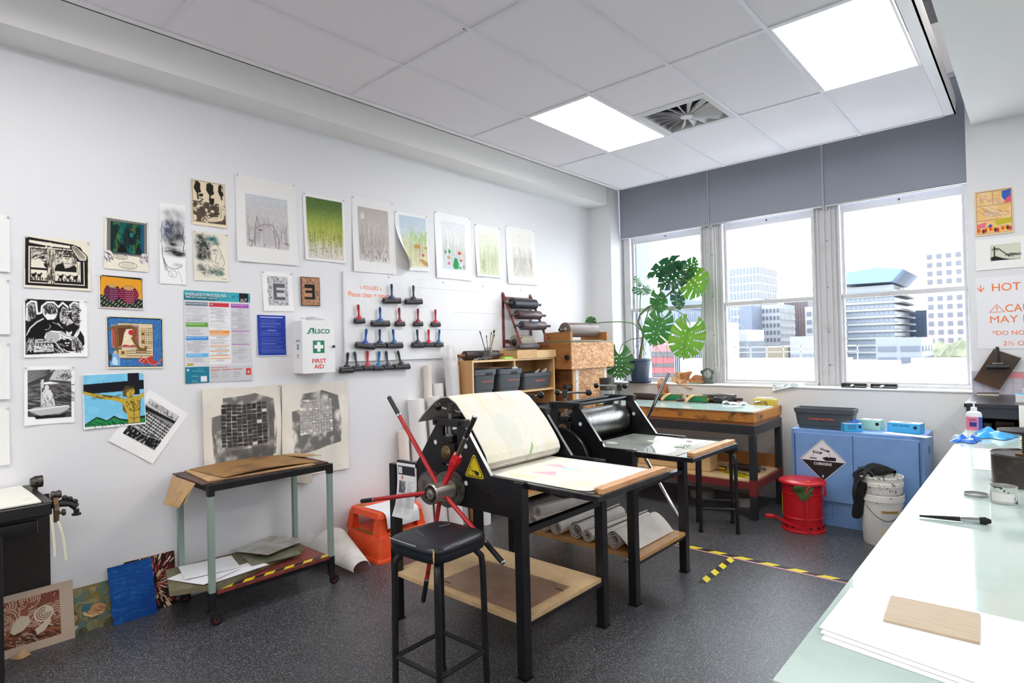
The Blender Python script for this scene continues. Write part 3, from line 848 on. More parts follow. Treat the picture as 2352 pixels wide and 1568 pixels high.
for cx_, cy_, rx_, ry_ in ((.37, .745, .16, .05), (.53, .90, .21, .07)):
    c.ell(cx_, cy_, rx_, ry_, (90, 84, 76)); c.ell(cx_, cy_, rx_ - .010, ry_ - .009, (240, 233, 216))
    for i in range(5): c.line([(cx_ - rx_ * .7, cy_ - ry_ * .6 + i * ry_ * .3), (cx_ + rx_ * .7, cy_ - ry_ * .6 + i * ry_ * .3)], .005, (110, 104, 96), .7)
wall_print('comic_print', 'dark green picture in a grey frame with speech bubbles below', [(.970, 2.365), (1.195, 2.364), (1.191, 2.054), (.963, 2.059)], c)

# 5 two raspberries
c = Cv(104, 82, (247, 240, 236))
c.rect(.03, .03, .975, .96, (20, 38, 46)); c.poly([(.045, .06), (.965, .09), (.965, .68), (.03, .60)], (233, 161, 44))
c.put(((c.Y > .6) & (np.sin((c.X * 1.0 + c.Y * .75) * 70) > .72) & (np.sin((c.X * .75 - c.Y) * 40) > -.5) & (c.X > .04) & (c.X < .96) & (c.Y < .95)), (202, 200, 120))
for cx_, cy_, rx_, ry_, base_, hi_ in ((.30, .52, .185, .25, (112, 38, 76), (214, 150, 180)), (.66, .56, .225, .27, (178, 32, 76), (246, 196, 208))):
    c.ell(cx_, cy_, rx_, ry_, (60, 14, 36)); c.ell(cx_, cy_ - .2, rx_ * .55, .06, (206, 160, 96))
    for i in range(11):
        for j in range(9):
            x = (i - 5) / 5.2 + (.1 if j % 2 else 0); y = (j - 4) / 4.3
            if x * x + y * y < .93 and not (y < -.62 and abs(x) < .5):
                px, py = cx_ + x * rx_, cy_ + y * ry_
                c.ell(px, py, .017, .024, base_); c.ell(px + .004, py - .006, .009, .014, hi_, .5 + .5 * (abs(x - .1) < .45))
c.rect(0, .97, .6, 1, (240, 170, 180), .8)
wall_print('raspberry_print', 'colour print of two raspberries on orange and navy', [(.937, 2.025), (1.163, 2.020), (1.163, 1.821), (.935, 1.826)], c)

# 6 illuminated initial
c = Cv(132, 122, (238, 228, 196))
c.rect(.02, .025, .985, .965, (22, 34, 50)); c.rect(.035, .045, .97, .95, (62, 128, 196))
n = c.noise(26, 22, 2, 4); c.put((np.abs(np.sin(n * 26)) > .86) & (c.X > .035) & (c.X < .97) & (c.Y > .045) & (c.Y < .95), (30, 74, 134))
n2 = c.noise(18, 15, 2, 8); c.put((np.abs(np.sin(n2 * 22)) < .10) & (c.X > .035) & (c.X < .97) & (c.Y > .045) & (c.Y < .95), (168, 208, 236))
c.rect(.185, .13, .815, .81, (40, 34, 30)); c.rect(.195, .14, .805, .80, (228, 206, 166))
c.put((c.noise(3, 60, 2, 3) > .62) & (c.X > .2) & (c.X < .8) & (c.Y > .14) & (c.Y < .8), (206, 180, 136))
for i in range(12):
    y = .22 + i * .042
    xs = .60 if y < .62 else .5
    for j in range(5):
        c.rect(xs + j * .04, y, xs + j * .04 + c.rng.uniform(.018, .034), y + .014, (60, 46, 36))
for i in range(3): c.rect(.33, .655 + i * .045, .78, .668 + i * .045, (80, 60, 46), .8)
for x, y in ((.60, .30), (.60, .45), (.24, .66)): c.rect(x, y, x + .065, y + .07, (176, 126, 52)); c.rect(x + .018, y + .02, x + .045, y + .05, (60, 40, 24))
c.rect(.085, .17, .56, .60, (150, 150, 160)); c.rect(.10, .20, .54, .58, (188, 84, 70)); c.rect(.20, .19, .46, .56, (110, 62, 38))
c.poly([(.27, .50), (.30, .34), (.36, .28), (.42, .30), (.46, .42), (.50, .56), (.25, .57)], (236, 222, 190)); c.ell(.335, .40, .04, .06, (246, 232, 206)); c.poly([(.30, .33), (.34, .25), (.44, .24), (.47, .31), (.42, .33)], (236, 222, 190)); c.ell(.42, .31, .045, .05, (206, 40, 60))
c.poly([(.24, .58), (.30, .54), (.40, .56), (.46, .54), (.50, .58)], (206, 60, 64)); c.ell(.325, .395, .006, .006, K)
G, BR_ = (176, 132, 62), (44, 30, 20)
for col, wd in ((BR_, .055), (G, .040), (BR_, .012)):
    c.line([(.17, .26), (.185, .40), (.19, .50), (.175, .60)], wd, col); c.line([(.12, .62), (.24, .62)], wd * .6, col)
    c.line([(.06, .25), (.13, .22), (.28, .20), (.42, .19), (.50, .25), (.50, .34), (.45, .42)], wd * .8, col); c.line([(.45, .42), (.50, .52), (.56, .62), (.64, .64), (.68, .60)], wd, col)
c.poly([(.05, .94), (.06, .80), (.10, .70), (.15, .66), (.19, .72), (.22, .82), (.22, .94)], (120, 178, 226)); c.poly([(.08, .90), (.1, .80), (.14, .76), (.18, .86), (.17, .94)], (206, 232, 248)); c.ell(.145, .69, .03, .035, (226, 190, 120)); c.poly([(.02, .80), (.06, .70), (.09, .76), (.07, .86)], (60, 60, 70))
R_ = (196, 62, 48)
c.poly([(.52, .88), (.60, .76), (.64, .82), (.72, .78), (.84, .74), (.78, .82), (.90, .86), (.82, .92), (.70, .88), (.66, .94), (.60, .86)], R_); c.line([(.60, .9), (.68, .80), (.74, .90), (.84, .94), (.93, .88), (.95, .82)], .02, (226, 110, 90))
c.line([(.55, .86), (.62, .78)], .008, WH)
wall_print('illuminated_letter_print', 'colour print of an ornate letter R with a portrait inside a blue scroll border', [(.970, 1.783), (1.268, 1.776), (1.266, 1.461), (.972, 1.470)], c)

# 7 yellow figure on a black cross
c = Cv(144, 124, (246, 250, 250))
c.poly([(.01, .02), (.985, .01), (.985, .965), (.02, .955)], (124, 204, 240)); c.put((c.noise(6, 5, 3, 3) > .55) & (c.Y > .03) & (c.Y < .95) & (c.X > .02) & (c.X < .98), (142, 212, 244), .6)
NB = (22, 24, 34)
c.poly([(.72, .01), (.91, .01), (.91, .42), (.80, .42), (.72, .30)], NB); c.poly([(.01, .19), (.72, .155), (.985, .145), (.985, .32), (.60, .345), (.2, .36), (.01, .36)], NB)
c.poly([(.02, .955), (.03, .90), (.10, .86), (.20, .79), (.26, .81), (.36, .87), (.48, .79), (.56, .85), (.68, .88), (.985, .83), (.985, .965)], (20, 22, 24))
c.poly([(.03, .95), (.05, .90), (.12, .87), (.20, .81), (.28, .85), (.36, .89), (.48, .82), (.55, .87), (.68, .91), (.98, .87), (.98, .955)], (32, 140, 72)); c.scr(30, (.05, .86, .66, .95), .05, 1.0, .007, (14, 50, 26), seed=3)
GO, GD = (202, 172, 62), (52, 40, 16)
c.poly([(.62, .52), (.70, .60), (.68, .78), (.62, .70)], (122, 92, 46))
body = [(.0, .30), (.05, .32), (.16, .36), (.28, .385), (.42, .41), (.55, .44), (.64, .48), (.70, .49), (.80, .46), (.90, .44), (.985, .38), (.985, .46), (.92, .52), (.91, .66), (.90, .80), (.91, .955), (.71, .96), (.70, .80), (.66, .66), (.62, .57), (.52, .52), (.38, .485), (.28, .465), (.16, .42), (.05, .375), (.0, .345)]
c.poly(body, GD); c.poly([(x * .985 + .006 if .1 < x < .97 else x, y * .985 + .009) for x, y in body], GO)
c.ell(.755, .37, .075, .115, GD, rot=.45); c.ell(.755, .375, .066, .102, GO, rot=.45); c.poly([(.63, .32), (.68, .25), (.76, .25), (.82, .31), (.70, .34), (.68, .46), (.63, .44)], (106, 82, 44)); c.line([(.63, .32), (.70, .28), (.78, .27), (.82, .24)], .022, (46, 52, 34))
for q in ([(.70, .36), (.73, .355)], [(.77, .345), (.80, .34)], [(.755, .37), (.765, .42), (.75, .425)], [(.74, .455), (.78, .45)], [(.78, .62), (.84, .60)], [(.72, .70), (.80, .73), (.90, .69)], [(.80, .50), (.805, .72), (.80, .94)], [(.74, .85), (.80, .88), (.88, .85)], [(.68, .55), (.74, .60)], [(.90, .55), (.87, .62)], [(.30, .41), (.45, .45)], [(.28, .47), (.25, .44)]): c.line(q, .008, GD)
c.scr(30, (.68, .52, .9, .7), .04, .8, .005, GD, seed=5); c.scr(24, (.1, .37, .6, .47), .06, .25, .005, GD, seed=6, jit=.1)
wall_print('figure_print', 'colour print of a yellow figure with outstretched arm on a black cross, blue sky', [(.851, 1.443), (1.159, 1.440), (1.164, 1.127), (.851, 1.129)], c, base=.006)

# 8 tilted architectural print
c = Cv(100, 130, (250, 250, 250))
c.rect(.13, .12, .86, .80, (150, 150, 150))
n = c.noise(40, 12, 3, 4)
ins = (c.X > .13) & (c.X < .86) & (c.Y > .12) & (c.Y < .80)
c.put(ins & (c.Y < .24), (216, 216, 216)); c.scr(40, (.14, .13, .85, .24), .06, .6, .01, (60, 60, 60), seed=2)
c.poly([(.13, .26), (.86, .22), (.86, .27), (.13, .32)], (30, 30, 32))
for i in range(6):
    y = .34 + i * .05
    c.put(ins & (np.abs(c.Y - y - .05 * (c.X - .5)) < .016) & (np.sin(c.X * 110 + i) > -.2), (60, 60, 62)); c.put(ins & (np.abs(c.Y - y - .028 - .05 * (c.X - .5)) < .008), (236, 236, 236))
for i in range(5): c.line([(.13 + i * .16, .32), (.22 + i * .14, .62)], .012, (50, 50, 52))
c.poly([(.13, .64), (.86, .60), (.86, .78), (.13, .80)], (26, 26, 28)); c.put(ins & (c.Y > .62) & (n > .66), (210, 210, 210)); c.line([(.2, .62), (.5, .66), (.86, .60)], .012, (230, 230, 230)); c.line([(.45, .66), (.40, .80)], .01, (200, 200, 200))
c.rect(.13, .80, .86, 1, (250, 250, 250)); c.rect(0, 0, .13, 1, (250, 250, 250)); c.rect(.86, 0, 1, 1, (250, 250, 250))
wall_print('architectural_print', 'black and white building print hanging tilted by one pin, tucked beside the cross print', [(1.188, 1.335), (1.410, 1.160), (1.198, .877), (.970, 1.050)], c, pins=False)

# 9 tall charcoal face
c = Cv(64, 186, (248, 247, 247))
n = c.noise(6, 16, 5, 2); tx = np.clip(n * 1.8 - .1, .5, 1); n3 = np.clip(c.noise(9, 26, 4, 5) * 2.6 - .6, 0, 1)
c.blob(.45, .12, .5, .07, (150, 150, 154), .8, tx); c.blob(.85, .14, .3, .06, (170, 170, 174), .7, tx)
c.blob(.50, .25, .42, .07, (44, 50, 64), 1.0, tx); c.blob(.32, .34, .30, .07, (48, 60, 84), 1.0, tx); c.blob(.70, .38, .30, .10, (56, 57, 62), 1.0, tx); c.blob(.45, .45, .36, .08, (64, 64, 70), .9, tx); c.blob(.30, .40, .2, .05, (80, 90, 110), .8)
c.blob(.60, .33, .12, .03, (190, 192, 198), .6, n3); c.blob(.32, .29, .10, .015, (226, 226, 230), .8)
c.blob(.52, .505, .16, .025, (18, 17, 20), 1.0); c.blob(.62, .60, .40, .045, (36, 36, 40), 1.0, tx); c.blob(.74, .625, .26, .03, (30, 30, 34), 1.0); c.blob(.45, .56, .3, .03, (60, 60, 66), .8, tx)
c.line([(.22, .60), (.42, .585), (.56, .60), (.70, .59), (.90, .61)], .028, (22, 22, 25)); c.line([(.12, .24), (.07, .33), (.10, .42), (.07, .50)], .014, (70, 70, 76)); c.line([(.93, .30), (.87, .40), (.95, .47), (.90, .55), (.94, .62)], .022, (50, 50, 56))
c.scr(60, (.10, .20, .9, .52), .26, .6, .010, (40, 42, 50), .5, 1.3, seed=21); c.scr(26, (.15, .22, .9, .5), .2, 1.2, .012, (200, 202, 208), .5, .8, seed=22)
c.line([(.10, .52), (.11, .64), (.18, .73), (.34, .795), (.58, .81), (.80, .78), (.84, .75)], .018, (84, 84, 90)); c.line([(.13, .68), (.26, .83)], .016, (86, 86, 92)); c.line([(.17, .69), (.33, .85)], .014, (96, 96, 102)); c.line([(.15, .70), (.22, .84)], .012, (110, 110, 116))
c.line([(.50 + .17 * math.cos(q), .87 + .042 * math.sin(q)) for q in np.linspace(0, 6.3, 16)], .010, (128, 128, 132)); c.line([(.40, .85), (.52, .885), (.44, .90)], .010, (130, 130, 134)); c.line([(.70, .82), (.80, .90), (.86, .975)], .009, (140, 140, 144)); c.blob(.68, .755, .2, .025, (150, 150, 154), .5)
wall_print('charcoal_drawing', 'tall narrow charcoal face drawing, blue-black smudges on white', [(1.259, 2.496), (1.411, 2.499), (1.404, 1.990), (1.254, 1.990)], c, pins=False)

# 10 sepia landscape with dark trunks
c = Cv(82, 112, (238, 222, 192))
c.rect(.025, .02, .97, .93, (60, 52, 44), .5); c.rect(.04, .03, .955, .92, (236, 217, 184))
n = c.noise(9, 11, 4, 3); ins = (c.X > .04) & (c.X < .955) & (c.Y > .03) & (c.Y < .92)
for x_, w_ in ((.10, .17), (.45, .20), (.80, .13)):
    c.put(c.pm([(x_, .06), (x_ + w_ * .5, .03), (x_ + w_, .08), (x_ + w_ * .95, .2), (x_ + w_ * 1.1, .26), (x_ + w_ * .6, .31), (x_ + w_ * .2, .28), (x_ - .02, .2)]) & (n > .30), (36, 30, 28))
for x, a in ((.17, .42), (.53, .50), (.86, .36)): c.line([(x, .2), (x + .02, a)], .05, (40, 34, 30), .85)
c.poly([(.22, .31), (.34, .29), (.33, .36), (.22, .37)], (40, 34, 30)); c.poly([(.5, .38), (.66, .36), (.66, .44), (.62, .52), (.52, .48)], (40, 34, 30)); c.line([(.24, .4), (.34, .42), (.25, .46), (.33, .48)], .02, (50, 42, 36))
c.put(ins & (c.Y > .47) & (n > .42), (78, 66, 54), .9); c.scr(150, (.04, .50, .9, .9), .09, .1, .010, (46, 40, 34), .8, .4, seed=4)
c.poly([(.78, .5), (.84, .42), (.90, .5), (.90, .66), (.92, .80), (.84, .80), (.80, .66)], (236, 220, 190)); c.poly([(.42, .86), (.6, .78), (.84, .76), (.9, .82), (.7, .88), (.48, .90)], (236, 218, 188), .9); c.line([(.84, .52), (.84, .78)], .012, (90, 76, 60))
wall_print('etching_print', 'sepia etching of dark trunks over a hatched field, topmost small print', [(1.446, 2.684), (1.660, 2.686), (1.667, 2.388), (1.450, 2.387)], c)

# 11 abstract head, teal and black
c = Cv(82, 116, (240, 234, 216))
n = c.noise(14, 20, 5, 5); tx = np.clip(n * 2.4 - .4, .35, 1)
for q in ((.22, .12, .16, .08), (.18, .26, .14, .12), (.32, .24, .18, .14), (.22, .42, .14, .14), (.40, .36, .14, .12), (.30, .52, .2, .08), (.45, .48, .08, .1)): c.blob(*q, (48, 52, 50), 1.0, tx)
c.blob(.56, .14, .17, .08, (22, 84, 86), 1.0, np.clip(tx * 1.3, 0, 1)); c.blob(.66, .22, .10, .05, (40, 60, 62), .9, tx); c.blob(.18, .52, .1, .05, (16, 18, 22), .9)
c.poly([(.45, .36), (.54, .26), (.66, .24), (.78, .38), (.88, .55), (.87, .66), (.74, .72), (.54, .62), (.46, .5)], (235, 229, 212), .85)
for q in ([(.44, .36), (.52, .28), (.66, .23), (.78, .36), (.87, .52), (.90, .60), (.86, .68), (.74, .74)], [(.54, .38), (.60, .34), (.68, .34), (.72, .42)], [(.56, .44), (.62, .42), (.68, .46)], [(.66, .48), (.62, .60), (.68, .64), (.74, .60)], [(.56, .66), (.64, .69), (.74, .66)], [(.48, .40), (.50, .54), (.56, .62)], [(.80, .44), (.78, .54)]): c.line(q, .010, (88, 82, 76), .9)
c.blob(.47, .40, .04, .1, (70, 66, 62), .7, tx); c.blob(.62, .37, .05, .02, (60, 56, 54), .7)
for q in ((.25, .76, .18, .07), (.55, .80, .22, .08), (.75, .82, .12, .06), (.18, .68, .1, .06)): c.blob(*q, (84, 100, 94), .9, tx)
c.scr(70, (.08, .68, .84, .88), .09, .5, .008, (58, 60, 56), .7, .8, seed=3); c.blob(.37, .73, .08, .08, (232, 222, 208), .9); c.line([(.30, .82), (.36, .66), (.42, .66), (.46, .80)], .008, (110, 96, 90)); c.scr(40, (.46, .74, .84, .87), .07, .5, .008, (58, 128, 114), .8, seed=4)
c.rect(.10, .905, .60, .908, (190, 184, 170), .8); c.line([(.8, .95), (.84, .935), (.88, .95), (.94, .945)], .008, (90, 84, 76))
wall_print('monoprint', 'cream monoprint of a mottled head in black and teal, below the sepia etching', [(1.453, 2.348), (1.670, 2.348), (1.669, 2.028), (1.457, 2.023)], c)

# reed prints
def reeds(c, box, bgs, ink, n=120, seed=1, dens=1.0, lo=.35, al=.6):
    x0, y0, x1, y1 = box
    m_ = (c.X > x0) & (c.X < x1) & (c.Y > y0) & (c.Y < y1)
    t_ = np.clip((c.Y - y0) / (y1 - y0), 0, 1)
    st = np.array([s_ for s_, _ in bgs]); cs = np.array([k for _, k in bgs], float)
    col = np.stack([np.interp(t_, st, cs[:, i]) for i in range(3)], -1)
    c.im = np.where(m_[..., None], col + (c.noise(30, 40, 2, seed)[..., None] - .5) * 16, c.im)
    r = np.random.RandomState(seed)
    for _ in range(n):
        x = r.uniform(x0 + .02, x1 - .02); yb = y0 + (y1 - y0) * r.uniform(.62, .99); yt = yb - (y1 - y0) * r.uniform(.12, .45 if lo < .5 else .3)
        if yt < y0 + (y1 - y0) * lo: continue
        b_ = r.uniform(-.03, .03); pts = [(min(max(x + b_ * k * k, x0), x1), yb + (yt - yb) * k) for k in (0, .5, 1)]
        c.line(pts, .007, ink, r.uniform(.3, 1) * al)
    for _ in range(int(26 * dens)):
        x, y = r.uniform(x0 + .03, x1 - .05), y0 + (y1 - y0) * r.uniform(.55, .97)
        c.line([(x, y), (x + .03, y + .004)], .010, ink, .9)
c = Cv(132, 182, (240, 238, 236))
reeds(c, (.15, .21, .845, .82), [(0, (204, 210, 216)), (.35, (208, 202, 202)), (1, (212, 206, 206))], (150, 142, 142), 120, 3, .8, .40)
for q in ([(.28, .80), (.30, .58), (.33, .46), (.36, .56)], [(.30, .60), (.44, .54), (.58, .54), (.68, .70), (.66, .82)], [(.42, .62), (.50, .56), (.60, .62), (.62, .80)], [(.42, .62), (.44, .80)], [(.22, .82), (.30, .66)]): c.line(q, .012, (140, 130, 132))
c.ell(.50, .68, .10, .12, (200, 196, 198), .8); c.ell(.375, .615, .035, .009, (120, 104, 106))
for x, y in ((.18, .74), (.20, .755), (.76, .745), (.80, .76), (.79, .735)): c.line([(x, y), (x + .05, y + .004)], .012, (140, 128, 130))
wall_print('reed_etching', 'large pale grey reed etching on wide-margined paper, biggest print in the top row', [(1.730, 2.776), (2.165, 2.778), (2.177, 2.180), (1.730, 2.175)], c, curl=.014)
c = Cv(94, 140, (242, 240, 240))
reeds(c, (.075, .05, .93, .96), [(0, (86, 112, 58)), (.15, (96, 122, 60)), (.5, (178, 188, 88)), (.68, (204, 206, 128)), (.8, (224, 220, 196)), (1, (222, 214, 206))], (74, 84, 44), 90, 5, 1.2, .33, .5)
wall_print('reed_etching', 'reed print shading from dark green to lime and white', [(2.222, 2.734), (2.577, 2.737), (2.581, 2.234), (2.233, 2.233)], c, curl=.012)
c = Cv(92, 158, (240, 238, 238))
reeds(c, (.13, .12, .86, .85), [(0, (188, 180, 174)), (.3, (200, 194, 188)), (.6, (220, 216, 212)), (1, (226, 222, 220))], (164, 152, 148), 260, 7, 1.6, .12)
c.poly([(.19, .28), (.22, .18), (.24, .22), (.27, .19), (.28, .28)], (228, 224, 220)); c.ell(.72, .50, .10, .06, (196, 186, 180), .7); c.scr(26, (.18, .6, .8, .82), .1, 1.4, .012, (130, 112, 112), .8, .5, seed=3)
wall_print('reed_etching', 'brown-grey dense reed print with wide margins, right of the lime green one', [(2.645, 2.782), (3.048, 2.783), (3.065, 2.184), (2.645, 2.178)], c, curl=.014)
c = Cv(74, 128, (244, 244, 246))
reeds(c, (.13, .05, .96, .93), [(0, (196, 214, 230)), (.3, (206, 218, 226)), (.5, (214, 222, 186)), (.7, (230, 226, 184)), (1, (228, 226, 190))], (150, 160, 128), 110, 9, .5, .28)
c.scr(40, (.45, .34, .95, .52), .16, -1.4, .03, (176, 204, 132), .55, .3, seed=3)
c.poly([(.55, .55), (.62, .52), (.74, .54), (.74, .60), (.56, .60)], (196, 156, 92)); c.poly([(.84, .58), (.95, .55), (.96, .61)], (196, 156, 92)); c.poly([(.68, .80), (.80, .78), (.96, .84), (.96, .92), (.84, .89)], (196, 152, 96))
for x, y, k in ((.22, .74, (222, 116, 130)), (.30, .81, (226, 112, 128)), (.42, .84, (206, 66, 82)), (.82, .71, (220, 90, 130))): c.poly([(x - .04, y), (x, y - .03), (x + .05, y - .01), (x + .03, y + .03), (x - .02, y + .03)], k)
def curl_left(u, v, x, y, z):
    k = np.clip(1 - u * 2.2, 0, 1) ** 1.5 * np.clip(v * 1.4 - .25, 0, 1) ** 1.6
    return x + .10 * k, y + .085 * k, z + .02 * k
wall_print('reed_etching', 'blue and yellow-green reed print with a curling lower left corner', [(3.066, 2.729), (3.416, 2.733), (3.432, 2.239), (3.066, 2.225)], c, curl=.01, fn=curl_left)
c = Cv(82, 144, (248, 248, 249))
reeds(c, (.17, .12, .84, .85), [(0, (236, 238, 244)), (.4, (240, 240, 238)), (.7, (228, 234, 236)), (1, (216, 226, 234))], (172, 180, 172), 100, 11, .7, .2)
GRN = (52, 156, 92)
c.poly([(.50, .70), (.54, .66), (.60, .68), (.63, .76), (.62, .83), (.52, .84), (.47, .80)], GRN); c.poly([(.24, .59), (.28, .56), (.30, .60), (.27, .62)], GRN); c.poly([(.34, .57), (.38, .54), (.42, .58), (.38, .62)], GRN); c.ell(.67, .81, .03, .016, GRN)
c.ell(.66, .585, .04, .025, (204, 64, 70)); c.poly([(.66, .69), (.71, .67), (.74, .70), (.70, .72)], (210, 66, 76)); c.ell(.36, .67, .045, .028, (194, 168, 128)); c.ell(.36, .76, .035, .025, (220, 124, 150)); c.ell(.77, .79, .03, .03, (186, 156, 116)); c.ell(.36, .50, .03, .015, (252, 252, 252))
c.line([(.60, .60), (.64, .53), (.72, .56), (.76, .66), (.72, .68)], .02, (220, 208, 150))
wall_print('reed_etching', 'white reed print with green, red and pink stone shapes', [(3.506, 2.796), (3.964, 2.798), (3.961, 2.192), (3.515, 2.192)], c, curl=.014)
c = Cv(58, 116, (245, 245, 244))
reeds(c, (.14, .12, .93, .95), [(0, (244, 245, 238)), (.3, (236, 240, 218)), (.6, (224, 230, 200)), (1, (222, 226, 196))], (172, 178, 142), 90, 13, .8, .12)
for x, y in ((.28, .74), (.34, .78), (.26, .82), (.34, .86), (.30, .70)): c.line([(x + .05 * math.cos(a), y + .025 * math.sin(a)) for a in np.linspace(0, 6.3, 10)], .014, (160, 158, 120))
wall_print('reed_etching', 'small pale green reed print, second from the right in the top row', [(4.018, 2.755), (4.376, 2.759), (4.374, 2.250), (4.027, 2.245)], c, curl=.016)
c = Cv(66, 128, (245, 244, 242))
reeds(c, (.20, .12, .86, .87), [(0, (242, 239, 234)), (.45, (240, 237, 232)), (1, (228, 226, 216))], (166, 160, 146), 120, 15, .9, .25)
wall_print('reed_etching', 'nearly white reed print with fine grey lines, rightmost in the top row', [(4.465, 2.801), (4.928, 2.805), (4.966, 2.214), (4.478, 2.201)], c, curl=.018)

# letter E print and its carved block
def letter_e(c, ink, bg, flip, mar):
    x0, y0, x1, y1 = mar
    c.rect(x0, y0, x1, y1, bg); c.scr(260, (x0, y0, x1 - .01, y1 - .04), .05, 1.55, .014, ink, .85, .15, seed=5)
    fx = (lambda v: x1 - (v - x0)) if flip else (lambda v: v)
    def r(a, b_, p, q, k): c.rect(min(fx(x0 + a * (x1 - x0)), fx(x0 + p * (x1 - x0))), y0 + b_ * (y1 - y0), max(fx(x0 + a * (x1 - x0)), fx(x0 + p * (x1 - x0))), y0 + q * (y1 - y0), k)
    r(.22, .22, .85, .82, bg); 
    for q in ((.26, .24, .84, .38), (.26, .46, .80, .56), (.26, .70, .84, .80), (.26, .24, .42, .80)): r(*q, ink)
c = Cv(70, 92, (247, 247, 248)); letter_e(c, (104, 102, 104), (214, 212, 216), False, (.17, .12, .84, .86))
wall_print('letter_print', 'grey block print of the letter E on white paper', [(1.903, 2.121), (2.126, 2.124), (2.135, 1.842), (1.910, 1.838)], c)
c = Cv(46, 68, (40, 34, 34)); letter_e(c, (40, 34, 34), (196, 146, 114), True, (.03, .03, .97, .97))
t = wall_print('carved_block', 'small carved wooden block with a reversed letter E, right of its print', [(2.191, 2.100), (2.341, 2.104), (2.343, 1.890), (2.194, 1.886)], c, pins=False, curl=0, base=.014, cat='printing block', group=None)
obj('wooden_block', B().box(XW + .001, XW + .0125, 2.1935, 2.3415, 1.888, 2.101), mat('block_wood', (128, 92, 66), .7), t, smooth=0)

# woven paper prints on cloth
def woven(c, box, dark, light, edge, seed, nx, ny):
    r = np.random.RandomState(seed); x0, y0, x1, y1 = box
    n = c.noise(10, 10, 3, seed)
    c.put(c.pm([(x0 - .12, y0 + .12), (x0 + .02, y0 + .1), (x0 + .02, y0 - .06), (x1 - .15, y0 - .1), (x1 + .1, y0 - .02), (x1 + .13, y1 - .1), (x1 + .12, y1 + .12), (x0 - .1, y1 + .22)]) * np.clip((n - .2) * 3, 0, 1), edge, .85)
    for i in range(nx):
        for j in range(ny):
            x = x0 + (x1 - x0) * (i + .5) / nx; y = y0 + (y1 - y0) * (j + .5) / ny + r.uniform(-.004, .004)
            w_, h_ = (x1 - x0) / nx * .46, (y1 - y0) / ny * .44
            k = dark if (i + j) % 2 else tuple(v * .96 for v in dark)
            if r.rand() < (.14 if (j in (0, ny - 1) or i in (0, nx - 1)) else .05): k = light
            g = r.uniform(-14, 14)
            c.rect(x - w_ * (1.0 if (i + j) % 2 else .9), y - h_, x + w_, y + h_ * r.uniform(.8, 1.05), tuple(v + g for v in k))
def cloth(name, lab, quad, c):
    def wav(u, v, x, y, z): return x + .008 * np.sin(u * 17) * (v ** .7) + .006 * np.sin(v * 9 + u * 4), y, z + .004 * np.sin(u * 9) * (1 - v)
    wall_print(name, lab, quad, c, base=.016, curl=.004, cat='cloth print', group='woven-pattern cloth prints', fn=wav)
c = Cv(176, 176, (234, 228, 216)); c.put(c.noise(5, 5, 3, 2) > .6, (226, 219, 205), .5)
woven(c, (.22, .17, .80, .60), (66, 64, 64), (226, 220, 208), (104, 101, 99), 3, 9, 12)
c.put(c.pm([(.10, .40), (.14, .62), (.12, .86), (.88, .80), (.90, .20), (.82, .2), (.82, .62), (.2, .64)]) * np.clip((c.noise(9, 9, 3, 6) - .2) * 2.4, 0, 1), (92, 90, 88), .8)
cloth('cloth_print', 'unbleached cloth with a dark woven-block print, left of the pair behind the trolley', [(1.485, 1.315), (2.020, 1.311), (2.012, .640), (1.495, .650)], c)
c = Cv(160, 178, (236, 230, 219)); c.put(c.noise(5, 5, 3, 4) > .6, (228, 221, 208), .5)
woven(c, (.26, .18, .74, .56), (190, 186, 182), (238, 233, 224), (98, 96, 95), 9, 11, 13)
cloth('cloth_print', 'unbleached cloth with a pale grey woven-block print, right of the pair behind the trolley', [(2.026, 1.311), (2.567, 1.305), (2.571, .625), (2.018, .632)], c)

# emergency poster
c = Cv(168, 236, (222, 222, 226))
c.rect(0, 0, 1, .105, (66, 170, 186)); n = c.noise(14, 3, 1, 3)
for i in range(16):
    x = .02 + i * .062; y = c.rng.uniform(0, .08)
    c.poly([(x, y + .03), (x + .03, y), (x + .06, y + .03)], [(40, 138, 156), (96, 192, 204), (30, 120, 140)][i % 3], .8)
c.poly([(0, .05), (.45, .05), (.52, .085), (.44, .105), (0, .105)], (20, 110, 126), .8)
c.rect(.82, .005, .965, .105, (34, 30, 32))
c.rect(.355, .12, .68, .80, (238, 238, 240)); c.rect(.69, .12, .985, .80, (214, 214, 218))
def para(x0, x1, y0, y1, k=(166, 166, 172)):
    y = y0
    while y < y1:
        c.rect(x0 + c.rng.choice([0, 0, .09]), y, x0 + (x1 - x0) * c.rng.uniform(.6, 1), y + .0035, k, .8); y += .0085 + .006 * (c.rng.rand() < .15)
for (x0, x1, y0, y1, k) in ((.02, .34, .125, .165, (112, 128, 142)), (.36, .66, .125, .17, (210, 60, 74)), (.69, .97, .13, .172, (170, 84, 186)), (.02, .34, .345, .395, (106, 172, 70)), (.36, .66, .43, .465, (244, 152, 60)),
        (.02, .34, .495, .535, (58, 148, 226)), (.02, .34, .68, .718, (100, 188, 240)), (.36, .66, .472, .482, (244, 160, 76)), (.36, .66, .595, .603, (244, 160, 76)), (.36, .66, .652, .660, (244, 160, 76)), (.36, .66, .703, .711, (244, 160, 76)), (.36, .66, .735, .743, (244, 160, 76)), (.69, .97, .43, .438, (170, 84, 186)), (.69, .97, .58, .59, (170, 84, 186))):
    c.rect(x0, y0, x1, y1, k)
for a in ((.03, .33, .175, .335), (.03, .33, .405, .485), (.03, .33, .545, .67), (.03, .33, .725, .77), (.37, .65, .18, .42), (.37, .65, .49, .585), (.37, .65, .61, .645), (.37, .65, .665, .70), (.37, .65, .75, .775), (.70, .96, .185, .42), (.70, .96, .445, .57), (.70, .96, .60, .78)): para(*a)
